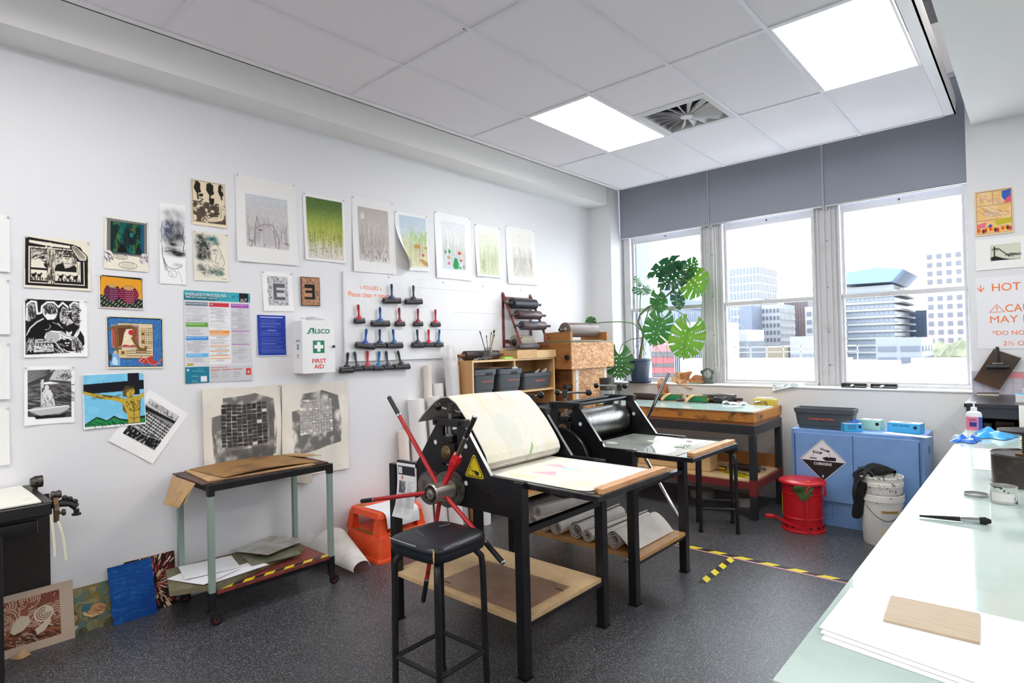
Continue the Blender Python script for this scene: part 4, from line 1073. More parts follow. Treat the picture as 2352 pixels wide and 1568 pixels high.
for i, k in enumerate(((200, 90, 60), (240, 200, 60), (110, 160, 70))): c.rect(.03, .785 + i * .008, .12, .793 + i * .008, k)
c.rect(0, .825, .345, 1, (34, 124, 152)); para(.09, .30, .845, .885, (200, 224, 232)); para(.09, .2, .91, .985, (190, 216, 226)); c.ell(.04, .855, .02, .014, (180, 220, 234))
c.rect(.22, .925, .31, .985, (240, 240, 242))
c.rect(.345, .825, 1, 1, (206, 207, 211)); c.rect(.36, .835, .62, .842, (226, 90, 84), .9)
for i in range(3): c.rect(.36 + i * .17, .86, .51 + i * .17, .868, (226, 84, 76)); para(.37 + i * .17, .49 + i * .17, .88, .95)
c.rect(.905, .855, .985, .935, (220, 70, 64)); c.rect(.925, .885, .965, .915, (40, 140, 90)); c.ell(.945, .9, .014, .01, (250, 250, 250))
t = wall_print('emergency_poster', 'tall emergency procedures poster with a teal heading', [(1.392, 1.956), (1.817, 1.956), (1.817, 1.355), (1.392, 1.357)], c, pins=False, cat='poster', group=None, curl=.004)
M_TW, M_TK = mat('print_white', (248, 248, 248), .6), mat('print_black', (24, 22, 24), .6)
def wt(body, y, z, h_, m_, t_, w__=None, bold=0.0, dx=.004): return text(body, (XW + dx + .0025, y, z), WALL_UV, h_, m_, t_, w__, bold)
wt('EMERGENCY PROCEDURES', 1.528, 1.931, .020, M_TW, t, .254, .02)
wt('0800 AUT SAFE (24/7 response)', 1.498, 1.911, .013, M_TW, t, .192, .01)
wt('AUT', 1.770, 1.907, .022, M_TW, t, .046, .0)
for s_, y, z, w__ in (('CRITICAL INCIDENT REPORTING', 1.466, 1.871, .13), ('FIRE', 1.557, 1.870, .021), ('FIRST AID, ACCIDENT OR', 1.742, 1.870, .10), ('HAZARDOUS SUBSTANCES', 1.457, 1.739, .11), ('NATURAL DISASTER', 1.59, 1.687, .082), ('ESSENTIAL UTILITY FAILURE', 1.462, 1.650, .122), ('EVENT ESCALATION', 1.452, 1.538, .086)):
    wt(s_, y, z, .0065, M_TW, t, w__, .01)
# blue A4 notice
c = Cv(72, 98, (238, 240, 246)); c.rect(.02, .02, .98, .975, (36, 62, 168))
for i in range(34):
    y = .12 + i * .024
    if i in (9, 10, 17): continue
    c.rect(.07 + (.06 if i % 5 else 0), y, .07 + c.rng.uniform(.55, .86), y + .006, (150, 166, 220), .8)
c.rect(.12, .06, .88, .08, (206, 216, 244)); c.rect(.36, .37, .66, .385, (206, 216, 244))
wall_print('evacuation_notice', 'royal blue A4 notice with fine white text, left of the first aid cabinet', [(1.860, 1.815), (2.073, 1.813), (2.073, 1.517), (1.861, 1.519)], c, pins=False, cat='notice', group=None, m=PRINT_GLOSS)

# ------------------------------------------------------------------ first aid cabinet
M_CAB = mat('white_enamel', (244, 244, 245), .3)
G1, R1 = mat('sign_green', (0, 128, 88), .5), mat('sign_red', (222, 52, 42), .5)
t = thing('first_aid_cabinet', 'white metal first aid cabinet on the wall, green cross on its door', 'cabinet', (-4.0, 2.26, 1.384))
obj('body', B().box(XW, -3.944, 2.13, 2.39, 1.386, 1.771, b=.003), M_CAB, t)
d = obj('door', B().box(-3.943, -3.936, 2.130, 2.391, 1.384, 1.773, b=.002), M_CAB, t)
obj('knob', B().lathe([(.004, 0), (.004, .006), (.010, .008), (.010, .018), (0, .020)], (-3.936, 2.374, 1.578), 12, 'x'), mat('black_plastic', (22, 22, 24), .35), d)
c_ = (-3.936, 2.258, 1.578)
obj('green_square', B().box(-3.936, -3.9355, 2.212, 2.304, 1.532, 1.624), G1, d, smooth=0)
obj('white_cross', B().prism([(2.245, 1.542), (2.271, 1.542), (2.271, 1.565), (2.294, 1.565), (2.294, 1.591), (2.271, 1.591), (2.271, 1.614), (2.245, 1.614), (2.245, 1.591), (2.222, 1.591), (2.222, 1.565), (2.245, 1.565)], 'x', -3.9356, -3.935), M_TW, d, smooth=0)
text('LSCO', (-3.936, 2.290, 1.692), WALL_UV, .034, G1, d, .120, .03)
obj('logo_letter', B().prism([(2.164, 1.673), (2.196, 1.716), (2.222, 1.716), (2.226, 1.673), (2.212, 1.673), (2.208, 1.706), (2.200, 1.706), (2.186, 1.673)], 'x', -3.936, -3.9354), G1, d, smooth=0)
obj('logo_swoosh', B().prism([(2.158, 1.674), (2.176, 1.688), (2.206, 1.690), (2.228, 1.678), (2.226, 1.673), (2.204, 1.683), (2.180, 1.681)], 'x', -3.936, -3.9352), mat('logo_pale_green', (150, 200, 180), .5), d, smooth=0)
text('FIRST\nAID', (-3.936, 2.260, 1.454), WALL_UV, .072, R1, d, .112, .02)
SD = (Vector((1, 0, 0)), Vector((0, 0, 1)))
text('ALSCO', (-4.00, 2.13, 1.624), SD, .016, G1, t, .058, .02)
obj('side_square', B().box(-4.014, -3.988, 2.1294, 2.13, 1.560, 1.597), G1, t, smooth=0)
obj('side_cross', B().box(-4.004, -3.998, 2.1290, 2.1294, 1.565, 1.592).box(-4.009, -3.993, 2.1290, 2.1294, 1.5755, 1.5815), M_TW, t, smooth=0)
text('FIRST\nAID', (-4.00, 2.13, 1.510), SD, .028, R1, t, .034, .01)
t = thing('metal_clamp', 'silver metal clip lying on top of the first aid cabinet', 'clip', (-3.99, 2.26, 1.773))
obj('jaw', B().box(-4.01, -3.97, 2.20, 2.25, 1.773, 1.797, b=.004), M_ALU, t)
obj('lever', B().prism([(2.24, 1.773), (2.33, 1.773), (2.335, 1.782), (2.325, 1.785), (2.24, 1.800)], 'x', -4.005, -3.975), M_ALU, t)
obj('screw', B().cyl((-3.99, 2.15, 1.789), (-3.99, 2.20, 1.789), .004, n=8), M_ALU, t)

# ------------------------------------------------------------------ roller board and hand rollers
t = thing('roller_board', 'white painted board on the wall that holds the hand rollers', 'board', (XW + .01, 3.75, 1.455))
XBD = XW + .02
obj('panel', B().box(XW + .0015, XBD, 2.545, 4.985, 1.455, 2.17, b=.003), mat('board_white', (238, 238, 240), .4, col2=(230, 230, 232), ns=3, nlo=.5, nhi=.7), t)
M_ORT = mat('orange_vinyl', (246, 128, 72), .5)
text('ROLLERS', (XBD, 2.798, 2.052), WALL_UV, .033, M_ORT, t, .142, .012)
text('Please clean + return', (XBD, 2.785, 1.994), WALL_UV, .040, M_ORT, t, .40, .008)
for y in (2.705, 2.893):
    b = B().box(XBD, XBD + .0006, y - .002, y + .002, 2.040, 2.066); b.prism([(y - .008, 2.047), (y, 2.036), (y + .008, 2.047), (y + .008, 2.051), (y, 2.041), (y - .008, 2.051)], 'x', XBD, XBD + .0007)
    obj('arrow', b, M_ORT, t, smooth=0)
for y, z in ((2.975, 2.153), (3.58, 2.15), (4.1, 2.145), (4.66, 2.14)):
    obj('screw', B().lathe([(0, .002), (.006, .002), (.006, 0)], (XBD, y, z), 8, 'x'), mat('old_screw', (120, 116, 100), .5), t)
M_PENCIL = mat('pencil_grey', (178, 178, 182), .8)
for (y0, y1, z) in ((3.2, 4.1, 2.085), (3.7, 4.3, 1.88), (3.4, 4.3, 1.715)):
    obj('pencil_line', B().box(XBD, XBD + .0004, y0, y1, z, z + .0018), M_PENCIL, t, smooth=0)
M_SMUDGE = mat('ink_smudge', (120, 112, 108), .8)
for k in range(26):
    y, z = random.uniform(2.58, 3.75), random.choice([1.72, 1.90, 1.56, 1.60, 1.745]) + random.uniform(-.03, .03)
    l = random.uniform(.006, .03); a = random.uniform(-.5, .5) + (PI / 2 if random.random() < .4 else 0)
    obj('scratch', B().tube([(XBD, y, z), (XBD, y + l * math.cos(a), z + l * math.sin(a))], .0009, 4), M_SMUDGE, t)
M_RUB = mat('roller_rubber', (44, 42, 46), .42, col2=(66, 60, 62), ns=40, nlo=.5, nhi=.7)
M_HK = {n_: mat('handle_' + n_, c1, .4, col2=c2, ns=34, nlo=.52, nhi=.7) for n_, c1, c2 in (
    ('navy', (36, 56, 112), (30, 34, 48)), ('dark', (48, 56, 76), (36, 38, 46)), ('red', (196, 40, 50), (140, 36, 44)), ('blue', (34, 84, 164), (38, 48, 70)),
    ('crimson', (140, 36, 48), (92, 30, 44)), ('teal', (26, 100, 150), (36, 66, 76)), ('black', (30, 30, 34), (52, 46, 50)), ('grey', (66, 74, 94), (44, 46, 54)), ('azure', (14, 106, 172), (30, 74, 100)))}
def hand_roller(lab, ty, tz, ly, lz, ry, rz, hk):
    """handle hangs from the board, roller across its foot"""
    c_ = Vector((0, (ly + ry) / 2, (lz + rz) / 2)); L = math.hypot(ry - ly, rz - lz) * .97
    ax = Vector((0, ry - ly, rz - lz)).normalized()
    r = .0175 if L < .11 else .021
    x = XBD + r + .002 if c_.z > 1.46 else XW + r + .012
    c_.x = x
    t = thing('hand_roller', lab, 'hand roller', (x, c_.y, c_.z - r), group='hand rollers on the wall board')
    n_ = ax.cross(Vector((1, 0, 0)))
    a0, a1 = c_ - ax * L / 2, c_ + ax * L / 2
    obj('roller', B().tube([a0, a1], r, 16), M_RUB, t)
    up = Vector((x + .004, ty, tz)); nk = c_ + Vector((.006, 0, 0)) + (up - c_).normalized() * .045
    b = B(); s_ = r + .007
    upn = (up - c_).normalized()
    e0, e1 = a0 - ax * .003, a1 + ax * .003
    b.tube([e0, e0 + upn * s_, e1 + upn * s_, e1], .0042, 6)
    obj('yoke', b, M_HK['black'], t)
    w_ = min(L * .3, .03)
    d0 = c_ + upn * (s_ - .004)
    b = B().tube([d0, d0 + upn * .010, d0 + upn * .026, d0 + upn * .05, up - upn * .03, up - upn * .004, up], [w_, w_ * .9, .011, .0085, .0125, .0115, .006], 10, flat=.62, up=(1, 0, 0))
    hd = obj('handle', b, M_HK[hk], t)
    obj('hanging_slot', B().tube([up - upn * .012 + Vector((.0072, 0, 0)), up - upn * .034 + Vector((.0072, 0, 0))], .0032, 8), M_HK['black'], hd)
HR = [
 ('navy-handled hand roller, left one of the two in the top row', 2.985, 2.096, 2.901, 1.947, 3.075, 1.954, 'navy'),
 ('dark blue hand roller, right one of the two in the top row', 3.215, 2.098, 3.128, 1.950, 3.308, 1.958, 'dark'),
 ('bright red hand roller, leftmost of the second row', 2.658, 1.911, 2.625, 1.774, 2.716, 1.776, 'red'),
 ('blue wide hand roller, second in the second row', 2.863, 1.898, 2.780, 1.756, 2.956, 1.758, 'blue'),
 ('dark red hand roller, third in the second row', 3.060, 1.900, 3.021, 1.756, 3.115, 1.758, 'crimson'),
 ('dark red hand roller, fourth in the second row', 3.262, 1.899, 3.218, 1.759, 3.312, 1.760, 'crimson'),
 ('red hand roller, rightmost of the second row', 3.461, 1.898, 3.416, 1.758, 3.515, 1.759, 'red'),
 ('blue wide hand roller hanging crooked, leftmost of the third row', 2.729, 1.718, 2.629, 1.585, 2.802, 1.567, 'blue'),
 ('navy hand roller, second in the third row, between two wide blue ones', 2.860, 1.717, 2.806, 1.579, 2.913, 1.577, 'navy'),
 ('teal blue wide hand roller, third in the third row', 2.989, 1.717, 2.921, 1.578, 3.086, 1.576, 'teal'),
 ('dark navy hand roller, fourth in the third row after the gap', 3.246, 1.717, 3.192, 1.577, 3.320, 1.575, 'dark'),
 ('red hand roller, fifth in the third row', 3.377, 1.718, 3.332, 1.578, 3.432, 1.577, 'red'),
 ('teal hand roller, rightmost of the third row beside the wrapped roll', 3.505, 1.719, 3.444, 1.576, 3.543, 1.575, 'teal'),
 ('blackened hand roller, leftmost of the bottom row', 2.562, 1.531, 2.490, 1.390, 2.604, 1.388, 'black'),
 ('slate blue hand roller with a leaning handle, second in the bottom row', 2.623, 1.537, 2.611, 1.396, 2.691, 1.396, 'grey'),
 ('red hand roller, third in the bottom row', 2.744, 1.540, 2.698, 1.398, 2.792, 1.397, 'red'),
 ('azure hand roller, fourth in the bottom row', 2.860, 1.535, 2.799, 1.394, 2.892, 1.390, 'azure'),
 ('grey hand roller with a leaning handle, fifth in the bottom row', 2.926, 1.536, 2.898, 1.396, 2.994, 1.392, 'grey'),
 ('black wide hand roller, rightmost of the bottom row', 3.043, 1.534, 3.000, 1.397, 3.165, 1.394, 'black')]
for a in HR: hand_roller(*a)

# ------------------------------------------------------------------ prints and signs on the right of the windows
def win_print(name, lab, x0, x1, z0, z1, cv, cat='print', y=YB - .003, m=PRINT, pins=True, curl=.004):
    t = thing(name, lab, cat, ((x0 + x1) / 2, y, z0), group='prints and signs beside the rightmost window')
    L = t.location
    def f(u, v): return x0 + (x1 - x0) * u - L.x, y - curl * v * v - L.y + 0 * u, z1 + (z0 - z1) * v - L.z
    o = bpy.data.objects.new('printed_sheet', sheet_mesh(cv, f, m)); COL.objects.link(o); o.parent = t
    return t
c = Cv(88, 122, (240, 214, 170))
c.rect(.05, .03, .96, .96, (150, 100, 110)); c.rect(.06, .04, .95, .95, (244, 200, 130))
n = c.noise(5, 6, 3, 3); c.put((n > .5) & (c.X > .06) & (c.X < .95) & (c.Y > .04) & (c.Y < .95), (248, 216, 162), .7)
c.rect(.06, .335, .95, .345, (140, 90, 100)); c.rect(.48, .04, .49, .34, (140, 90, 100)); c.rect(.06, .66, .95, .668, (140, 90, 100))
c.poly([(.72, .06), (.95, .04), (.94, .2), (.80, .28), (.72, .2)], (66, 104, 188)); c.poly([(.80, .26), (.95, .16), (.95, .32), (.78, .33)], (236, 96, 126))
c.poly([(.06, .74), (.30, .70), (.28, .82), (.06, .84)], (240, 120, 140)); c.poly([(.5, .72), (.6, .66), (.95, .66), (.95, .76), (.6, .80)], (206, 190, 60)); c.poly([(.32, .82), (.40, .76), (.46, .78), (.40, .86)], (34, 74, 190))
c.ell(.24, .12, .06, .06, (246, 214, 180)); c.scr(20, (.1, .1, .46, .32), .12, 1.0, .012, (190, 130, 140), .5, .8, seed=2); c.scr(16, (.5, .1, .74, .32), .12, 1.2, .012, (200, 140, 140), .5, .8, seed=3)
c.ell(.48, .53, .22, .06, (244, 210, 170)); c.scr(30, (.2, .44, .85, .6), .12, .2, .012, (170, 120, 120), .5, .5, seed=4); c.scr(10, (.08, .36, .4, .5), .3, .7, .01, (170, 120, 120), .5, .2, seed=5)
for i in range(14):
    c.ell(.1 + i * .062, .88 + .02 * math.sin(i), .035, .05, [(226, 90, 40), (250, 170, 50), (90, 50, 60), (210, 60, 60), (250, 200, 90)][i % 5])
c.ell(.66, .83, .03, .015, (240, 240, 240)); c.ell(.80, .82, .03, .015, (240, 240, 240)); c.ell(.66, .83, .012, .012, (40, 50, 120)); c.ell(.80, .82, .012, .012, (40, 50, 120))
win_print('comic_panel_print', 'orange and pink comic-strip print of running animals, topmost beside the window', -.354, -.120, 2.342, 2.699, c)
c = Cv(92, 50, (247, 246, 245)); c.rect(.20, .22, .575, .72, (206, 208, 186)); c.rect(.215, .24, .565, .70, (220, 222, 202))
c.poly([(.20, .72), (.2, .60), (.27, .58), (.36, .66), (.44, .70), (.575, .71), (.575, .72)], (40, 42, 40)); c.line([(.25, .28), (.25, .62)], .015, K); c.line([(.22, .36), (.30, .34), (.44, .62)], .012, K); c.line([(.26, .32), (.29, .40)], .01, K); c.scr(30, (.36, .52, .56, .62), .04, .1, .008, (80, 80, 76), seed=2)
win_print('landscape_print', 'white sheet with a small dark etching of poles in a landscape, below the comic print', -.357, .115, 2.068, 2.312, c)
c = Cv(60, 60, (250, 250, 251)); win_print('blank_sheet', 'white sheet partly visible at the right edge of the photo', -.045, .26, 2.37, 2.68, c, cat='paper sheet')
c = Cv(30, 30, (242, 242, 247))
t = win_print('hot_plate_sign', 'white caution sign with large orange capitals beside the rightmost window', -.362, .22, 1.44, 2.01, c, cat='sign', m=PRINT_GLOSS, curl=0)
def st(body, xl, z, h_, w__): text(body, (xl + w__ / 2, YB - .0032, z), WIN_UV, h_, M_ORT, t, w__, .004)
st('HOT', -.262, 1.925, .062, .172); st('CAUTION', -.186, 1.757, .060, .34); st('MAY BE', -.279, 1.672, .055, .28); st('*DO NOT', -.269, 1.566, .036, .225); st('2½ ON', -.204, 1.483, .036, .165)
b = B().box(-.335, -.329, YB - .0042, YB - .0035, 1.90, 1.95); b.prism([(-.354, 1.925), (-.332, 1.893), (-.310, 1.925), (-.310, 1.935), (-.332, 1.905), (-.354, 1.935)], 'y', YB - .0043, YB - .0035)
obj('arrow', b, M_ORT, t, smooth=0)
tri = [(-.282, 1.730), (-.236, 1.790), (-.190, 1.730)]
b = B()
for (p, q) in ((0, 1), (1, 2), (2, 0)): b.tube([(tri[p][0], YB - .0038, tri[p][1]), (tri[q][0], YB - .0038, tri[q][1])], .0025, 6, flat=.3, up=(0, 1, 0))
obj('warning_triangle', b, M_ORT, t)
obj('exclamation_mark', B().box(-.239, -.233, YB - .0042, YB - .0035, 1.748, 1.772).box(-.239, -.233, YB - .0042, YB - .0035, 1.737, 1.743), M_ORT, t, smooth=0)
# ------------------------------------------------------------------ etching presses
M_BLK = mat('black_enamel', (20, 20, 24), .33, col2=(30, 30, 34), ns=30, nlo=.5, nhi=.7)
M_BLKW = mat('worn_black_enamel', (24, 24, 27), .4, col2=(66, 62, 60), ns=28, nlo=.66, nhi=.74)
M_STEEL = mat('brushed_steel', (158, 157, 154), .28, .95, col2=(120, 118, 114), ns=14, nlo=.4, nhi=.7, stretch=(1, 6, 1))
M_CHROME = mat('chrome', (212, 214, 218), .12, 1.0)
M_IRON = mat('dark_iron', (86, 82, 78), .42, .8, col2=(56, 52, 50), ns=50)
M_BRASS = mat('bronze_bearing', (136, 116, 84), .35, .9)
M_REDROD = mat('red_painted_rod', (184, 36, 40), .38, col2=(92, 26, 30), ns=26, nlo=.58, nhi=.68, stretch=(1, 1, 1))
M_FELT = mat('cream_felt', (244, 240, 224), .95, col2=(238, 230, 206), ns=3.2, nlo=.5, nhi=.75, bump=.25, bs=420)
M_FELTBACK = mat('grey_felt', (206, 202, 196), .95, col2=(188, 182, 174), ns=9, bump=.2, bs=300)
M_PLY = mat('mdf_board', (214, 182, 138), .6, col2=(206, 172, 126), ns=22)
M_PINE = mat('pine_strip', (226, 174, 126), .5, col2=(204, 144, 96), ns=10, stretch=(6, 1, 6), nlo=.4, nhi=.65)
M_BALL = mat('black_ball', (14, 14, 18), .12)
def gear(b, c, r, y0, y1, nt=80, tooth=.004):
    n = nt * 2
    P = [(c[0] + (r - (tooth if k % 2 else 0)) * math.cos(2 * PI * k / n), c[1] + (r - (tooth if k % 2 else 0)) * math.sin(2 * PI * k / n)) for k in range(n)]
    return b.prism(P, 'y', y0, y1)
def ang(c, a, l): return (c[0] + l * math.cos(a), c[1] + l * math.sin(a))
XC = -2.29
def press(y0, lab, front_plate_cut=True):
    """two black side plates, drum between them, travelling bed along x, open stand with a shelf"""
    y1 = y0 + .66
    t = thing('etching_press', lab, 'printing press', (-2.29, y0 + .33, 0), group='etching presses')
    for x in (-2.775, -1.815):
        for y in (y0, y1):
            obj('leg', B().box(x - .026, x + .026, y - .026, y + .026, .006, .89 if x < -2 else .912, b=.003).box(x - .03, x + .03, y - .03, y + .03, 0, .006), M_BLK, t)
    b = B()
    for y in (y0, y1):
        b.box(-2.749, -1.841, y - .008, y + .018, .885, .912)
    for x in (-2.775, -1.815): b.box(x - .018, x + .018, y0 + .026, y1 - .026, .665, .695)
    obj('top_frame', b, M_BLK, t)
    for x in (-1.815, -2.775): obj('shelf_bar', B().box(x - .02, x + .02, y0 + .026, y1 - .026, .232, .252), M_BLK, t)
    for y, s_ in ((y0, -1), (y1, 1)):
        ya, yb = y - .010, y + .010
        poly = [(-.28, .735), (-.28, .915), (-.108, 1.14), (-.055, 1.14), (-.055, .93), (.055, .93), (.055, 1.14), (.118, 1.14), (.29, .915), (.50, .915), (.50, .735)]
        pl = obj('side_plate', B().prism([(XC + u, v) for u, v in poly], 'y', ya, yb), M_BLK, t, smooth=0)
        # bright machined edge on the right slope
        b = B().box(0, math.hypot(.172, .225), -.0102, .0102, 0, .0015, M=Matrix.Translation((XC + .118, y, 1.1405)) @ Matrix.Rotation(math.atan2(.225, .172), 4, 'Y'))
        obj('machined_edge', b, M_STEEL, pl, smooth=0)
        cap = obj('top_cap', B().box(XC - .118, XC + .125, y - .026, y + .020, 1.138, 1.178, b=.003), M_BLKW, t)
        for dx in (-.095, .085):
            obj('cap_bolt', B().lathe([(0, -.012), (.008, -.012), (.008, -.004), (.013, -.004), (.013, 0)], (XC + dx, y + s_ * .026 if s_ < 0 else y + .020, 1.158), 12, 'y'), M_BLK, cap)
        b = B().box(XC - .052, XC + .052, y - .032, y + .016, .945, 1.055, b=.006).box(XC - .036, XC + .036, y - .030, y + .014, 1.055, 1.09, b=.005)
        bl = obj('bearing_block', b, M_BLK, t)
        yy = y - .032
        obj('bearing', B().lathe([(0, -.024), (.010, -.024), (.012, -.020), (.026, -.018), (.030, -.010), (.036, -.008), (.036, 0)], (XC, yy, 1.005), 22, 'y'), M_BRASS, bl)
        obj('bearing_slot', B().box(XC - .022, XC + .022, yy - .001, yy + .002, 1.045, 1.065), mat('black_hole', (6, 6, 7), .8), bl, smooth=0)
        sc = obj('pressure_screw', B().cyl((XC, y - .003, 1.09), (XC, y - .003, 1.215), .010, n=12).cyl((XC, y - .003, 1.085), (XC, y - .003, 1.10), .026, n=16), M_STEEL, t)
        obj('screw_head', B().cyl((XC, y - .003, 1.205), (XC, y - .003, 1.255), .0185, n=18), M_IRON, sc)
        if y0 < 2.5 and s_ < 0: q0, q1 = Vector((XC - .078, y - .018, 1.236)), Vector((XC + .03, y + .07, 1.200))
        elif y0 < 2.5: q0, q1 = Vector((XC - .08, y + .06, 1.225)), Vector((XC + .045, y + .03, 1.249))
        else: q0, q1 = Vector((XC - .062, y - .003, 1.238)), Vector((XC + .185, y - .003, 1.246))
        if y0 > 2.5 and s_ > 0: q0, q1 = Vector((XC - .20, y - .003, 1.238)), Vector((XC + .045, y - .003, 1.242))
        obj('tommy_bar', B().tube([q0, q1], .0065, 10), M_CHROME, sc)
        for q in (q0, q1): obj('ball_knob', B().ball(q, .021, 18), M_BALL, sc)
        for dx, z in ((-.115, 1.045), (.118, 1.045), (.115, .858)):
            obj('bolt_hole', B().cyl((XC + dx, y - .0106, z), (XC + dx, y - .0102, z), .0125, n=18), mat('hole_light', (226, 226, 228), .6), pl, smooth=0)
        for dx, z in ((.265, .822), (.475, .865), (.475, .815), (.475, .755)):
            obj('plate_bolt', B().lathe([(0, -.010), (.006, -.012), (.010, -.012), (.011, 0)], (XC + dx, y - .010, z), 12, 'y'), M_BLKW, pl)
    for dx in (-.075, .07):
        obj('tie_rod', B().tube([(XC + dx, y0 + .02, 1.160), (XC + dx, y1 - .02, 1.160)], .012, 14), M_BLK, t)
    obj('drum', B().lathe([(0, 0), (.100, 0), (.104, .003), (.104, .587), (.100, .59), (0, .59)], (XC, y0 + .035, 1.012), 48, 'y'), M_STEEL, t)
    obj('lower_roller', B().lathe([(0, 0), (.07, 0), (.07, .59), (0, .59)], (XC, y0 + .035, .805), 32, 'y'), M_IRON, t)
    xr = -1.392 if y0 < 2.5 else -1.435
    bed = obj('bed', B().box(-2.68 if y0 < 2.5 else -2.72, xr, y0 + .012, y1 - .012, .878, .902, b=.002), mat('bed_steel', (70, 68, 70), .25, .8, col2=(46, 45, 48), ns=20), t)
    b = B().box(-2.68, xr, y0 + .014, y0 + .03, .902, .905) if y0 < 2.5 else B().box(-2.72, xr, y0 + .014, y0 + .022, .902, .904)
    obj('bed_edge', b, M_STEEL, bed, smooth=0)
    x0s = xr - .062
    st_ = obj('stop_strip', B().box(x0s, x0s + .022, y0 + .07, y1 - .018, .902, .922, b=.001).box(x0s + .030, x0s + .055, y0 + .055, y1 - .022, .902, .925, b=.001).box(x0s + .02, x0s + .032, y0 + .07, y1 - .03, .902, .910), M_PINE, t)
    sh = obj('shelf', B().box(-2.80 if y0 < 2.5 else -2.76, -1.79 if y0 > 2.5 else -1.80, y0 - .02 if y0 < 2.5 else y0 + .03, y1 - .03, .252, .275, b=.001), M_PLY if y0 < 2.5 else mat('warm_mdf', (206, 156, 100), .5, col2=(198, 146, 90), ns=20), t)
    return t

p1 = press(2.06, 'black etching press with a red star handle and felt blankets, nearer to the camera')
p2 = press(3.06, 'black etching press with a bare steel drum, nearer to the windows')
# red star handle and gears on the near press
for k, (c_, r) in enumerate((((-2.425, .805), .088), ((-2.27, .822), .092))):
    g = obj('gear_wheel', gear(B(), c_, r, 2.010 - k * .014, 2.046), mat('gear_steel', (128, 124, 120), .45, .55, col2=(96, 92, 90), ns=30), p1, smooth=20)
HB = (-2.221, .836)
wh = obj('handle_hub', B().lathe([(0, -.080), (.012, -.080), (.012, -.068), (.042, -.064), (.048, -.058), (.048, .06), (.03, .065), (.03, .17), (0, .17)], (HB[0], 1.918, HB[1]), 28, 'y'), mat('hub_steel', (176, 174, 170), .28, .75), p1)
obj('hub_face', B().lathe([(0, -.003), (.041, -.003), (.043, 0), (0, 0)], (HB[0], 1.855, HB[1]), 28, 'y'), M_IRON, p1)
for k in range(12):
    a = 2 * PI * k / 12
    q = ang(HB, a, .032)
    obj('hub_bolt', B().cyl((q[0], 1.856, q[1]), (q[0], 1.845, q[1]), .0048, n=8), M_IRON if k % 4 else M_BRASS, wh)
TIPS = [(-2.639, 1.289), (-2.920, .676), (-2.382, .243), (-1.808, .572), (-1.965, 1.227)]
for k, tp_ in enumerate(TIPS):
    R_ = math.hypot(tp_[0] - HB[0], tp_[1] - HB[1]); a = math.atan2(tp_[1] - HB[1], tp_[0] - HB[0]); yy = 1.924
    def at(l): return (HB[0] + l * math.cos(a), yy, HB[1] + l * math.sin(a))
    m_ = mat('raw_steel_rod', (112, 104, 92), .45, .7) if k == 4 else M_REDROD
    sp = obj('spoke', B().tube([at(.04), at(R_ - .13)], .0115, 12), m_, p1)
    obj('grip', B().tube([at(R_ - .13), at(R_ - .008)], .0125, 12), M_BLKW, sp)
    obj('tip', B().tube([at(R_ - .008), at(R_)], [.0128, .009], 12), M_CHROME, sp)
    obj('ferrule', B().tube([at(R_ - .138), at(R_ - .126)], .0127, 12), M_CHROME, sp)
    if k == 4: obj('red_tape', B().tube([at(.05), at(.13), at(.19), at(.23)], [.014, .016, .030, .024], 5), mat('red_tape', (214, 30, 40), .4), sp, smooth=0)
# yellow warning triangle
M_YEL = mat('warning_yellow', (226, 204, 28), .45)
def rtri(c_, r, rr):
    out = []
    for k in range(3):
        a = PI / 2 + 2 * PI * k / 3
        q = (c_[0] + (r - rr * 2) * math.cos(a), c_[1] + (r - rr * 2) * math.sin(a))
        for s_ in np.linspace(-PI / 3, PI / 3, 5): out.append((q[0] + rr * math.cos(a + s_), q[1] + rr * math.sin(a + s_)))
    return out
TC = (-2.113, .935)
wt_ = obj('warning_triangle', B().prism(rtri(TC, .083, .010), 'y', 2.0494, 2.0499), M_YEL, p1, smooth=0)
def ring(b, A_, C_, y):
    for i in range(len(A_)):
        j = (i + 1) % len(A_); b.face([(A_[i][0], y, A_[i][1]), (A_[j][0], y, A_[j][1]), (C_[j][0], y, C_[j][1]), (C_[i][0], y, C_[i][1])])
b = B(); ring(b, rtri(TC, .074, .009), rtri(TC, .066, .007), 2.0490)
for cx_, cz_, r_ in ((-2.137, .914, .017), (-2.137, .941, .008)):
    A_ = [(cx_ + r_ * math.cos(2 * PI * k / 16), cz_ + r_ * math.sin(2 * PI * k / 16)) for k in range(16)]; C_ = [(cx_ + (r_ - .002) * math.cos(2 * PI * k / 16), cz_ + (r_ - .002) * math.sin(2 * PI * k / 16)) for k in range(16)]
    ring(b, A_, C_, 2.0489)
b.face([(x, 2.0489, z) for x, z in ((-2.128, .931), (-2.108, .927), (-2.104, .934), (-2.095, .926), (-2.080, .928), (-2.080, .906), (-2.102, .908), (-2.112, .922), (-2.128, .926))])
obj('crush_pictogram', b, M_TK, wt_, smooth=0)
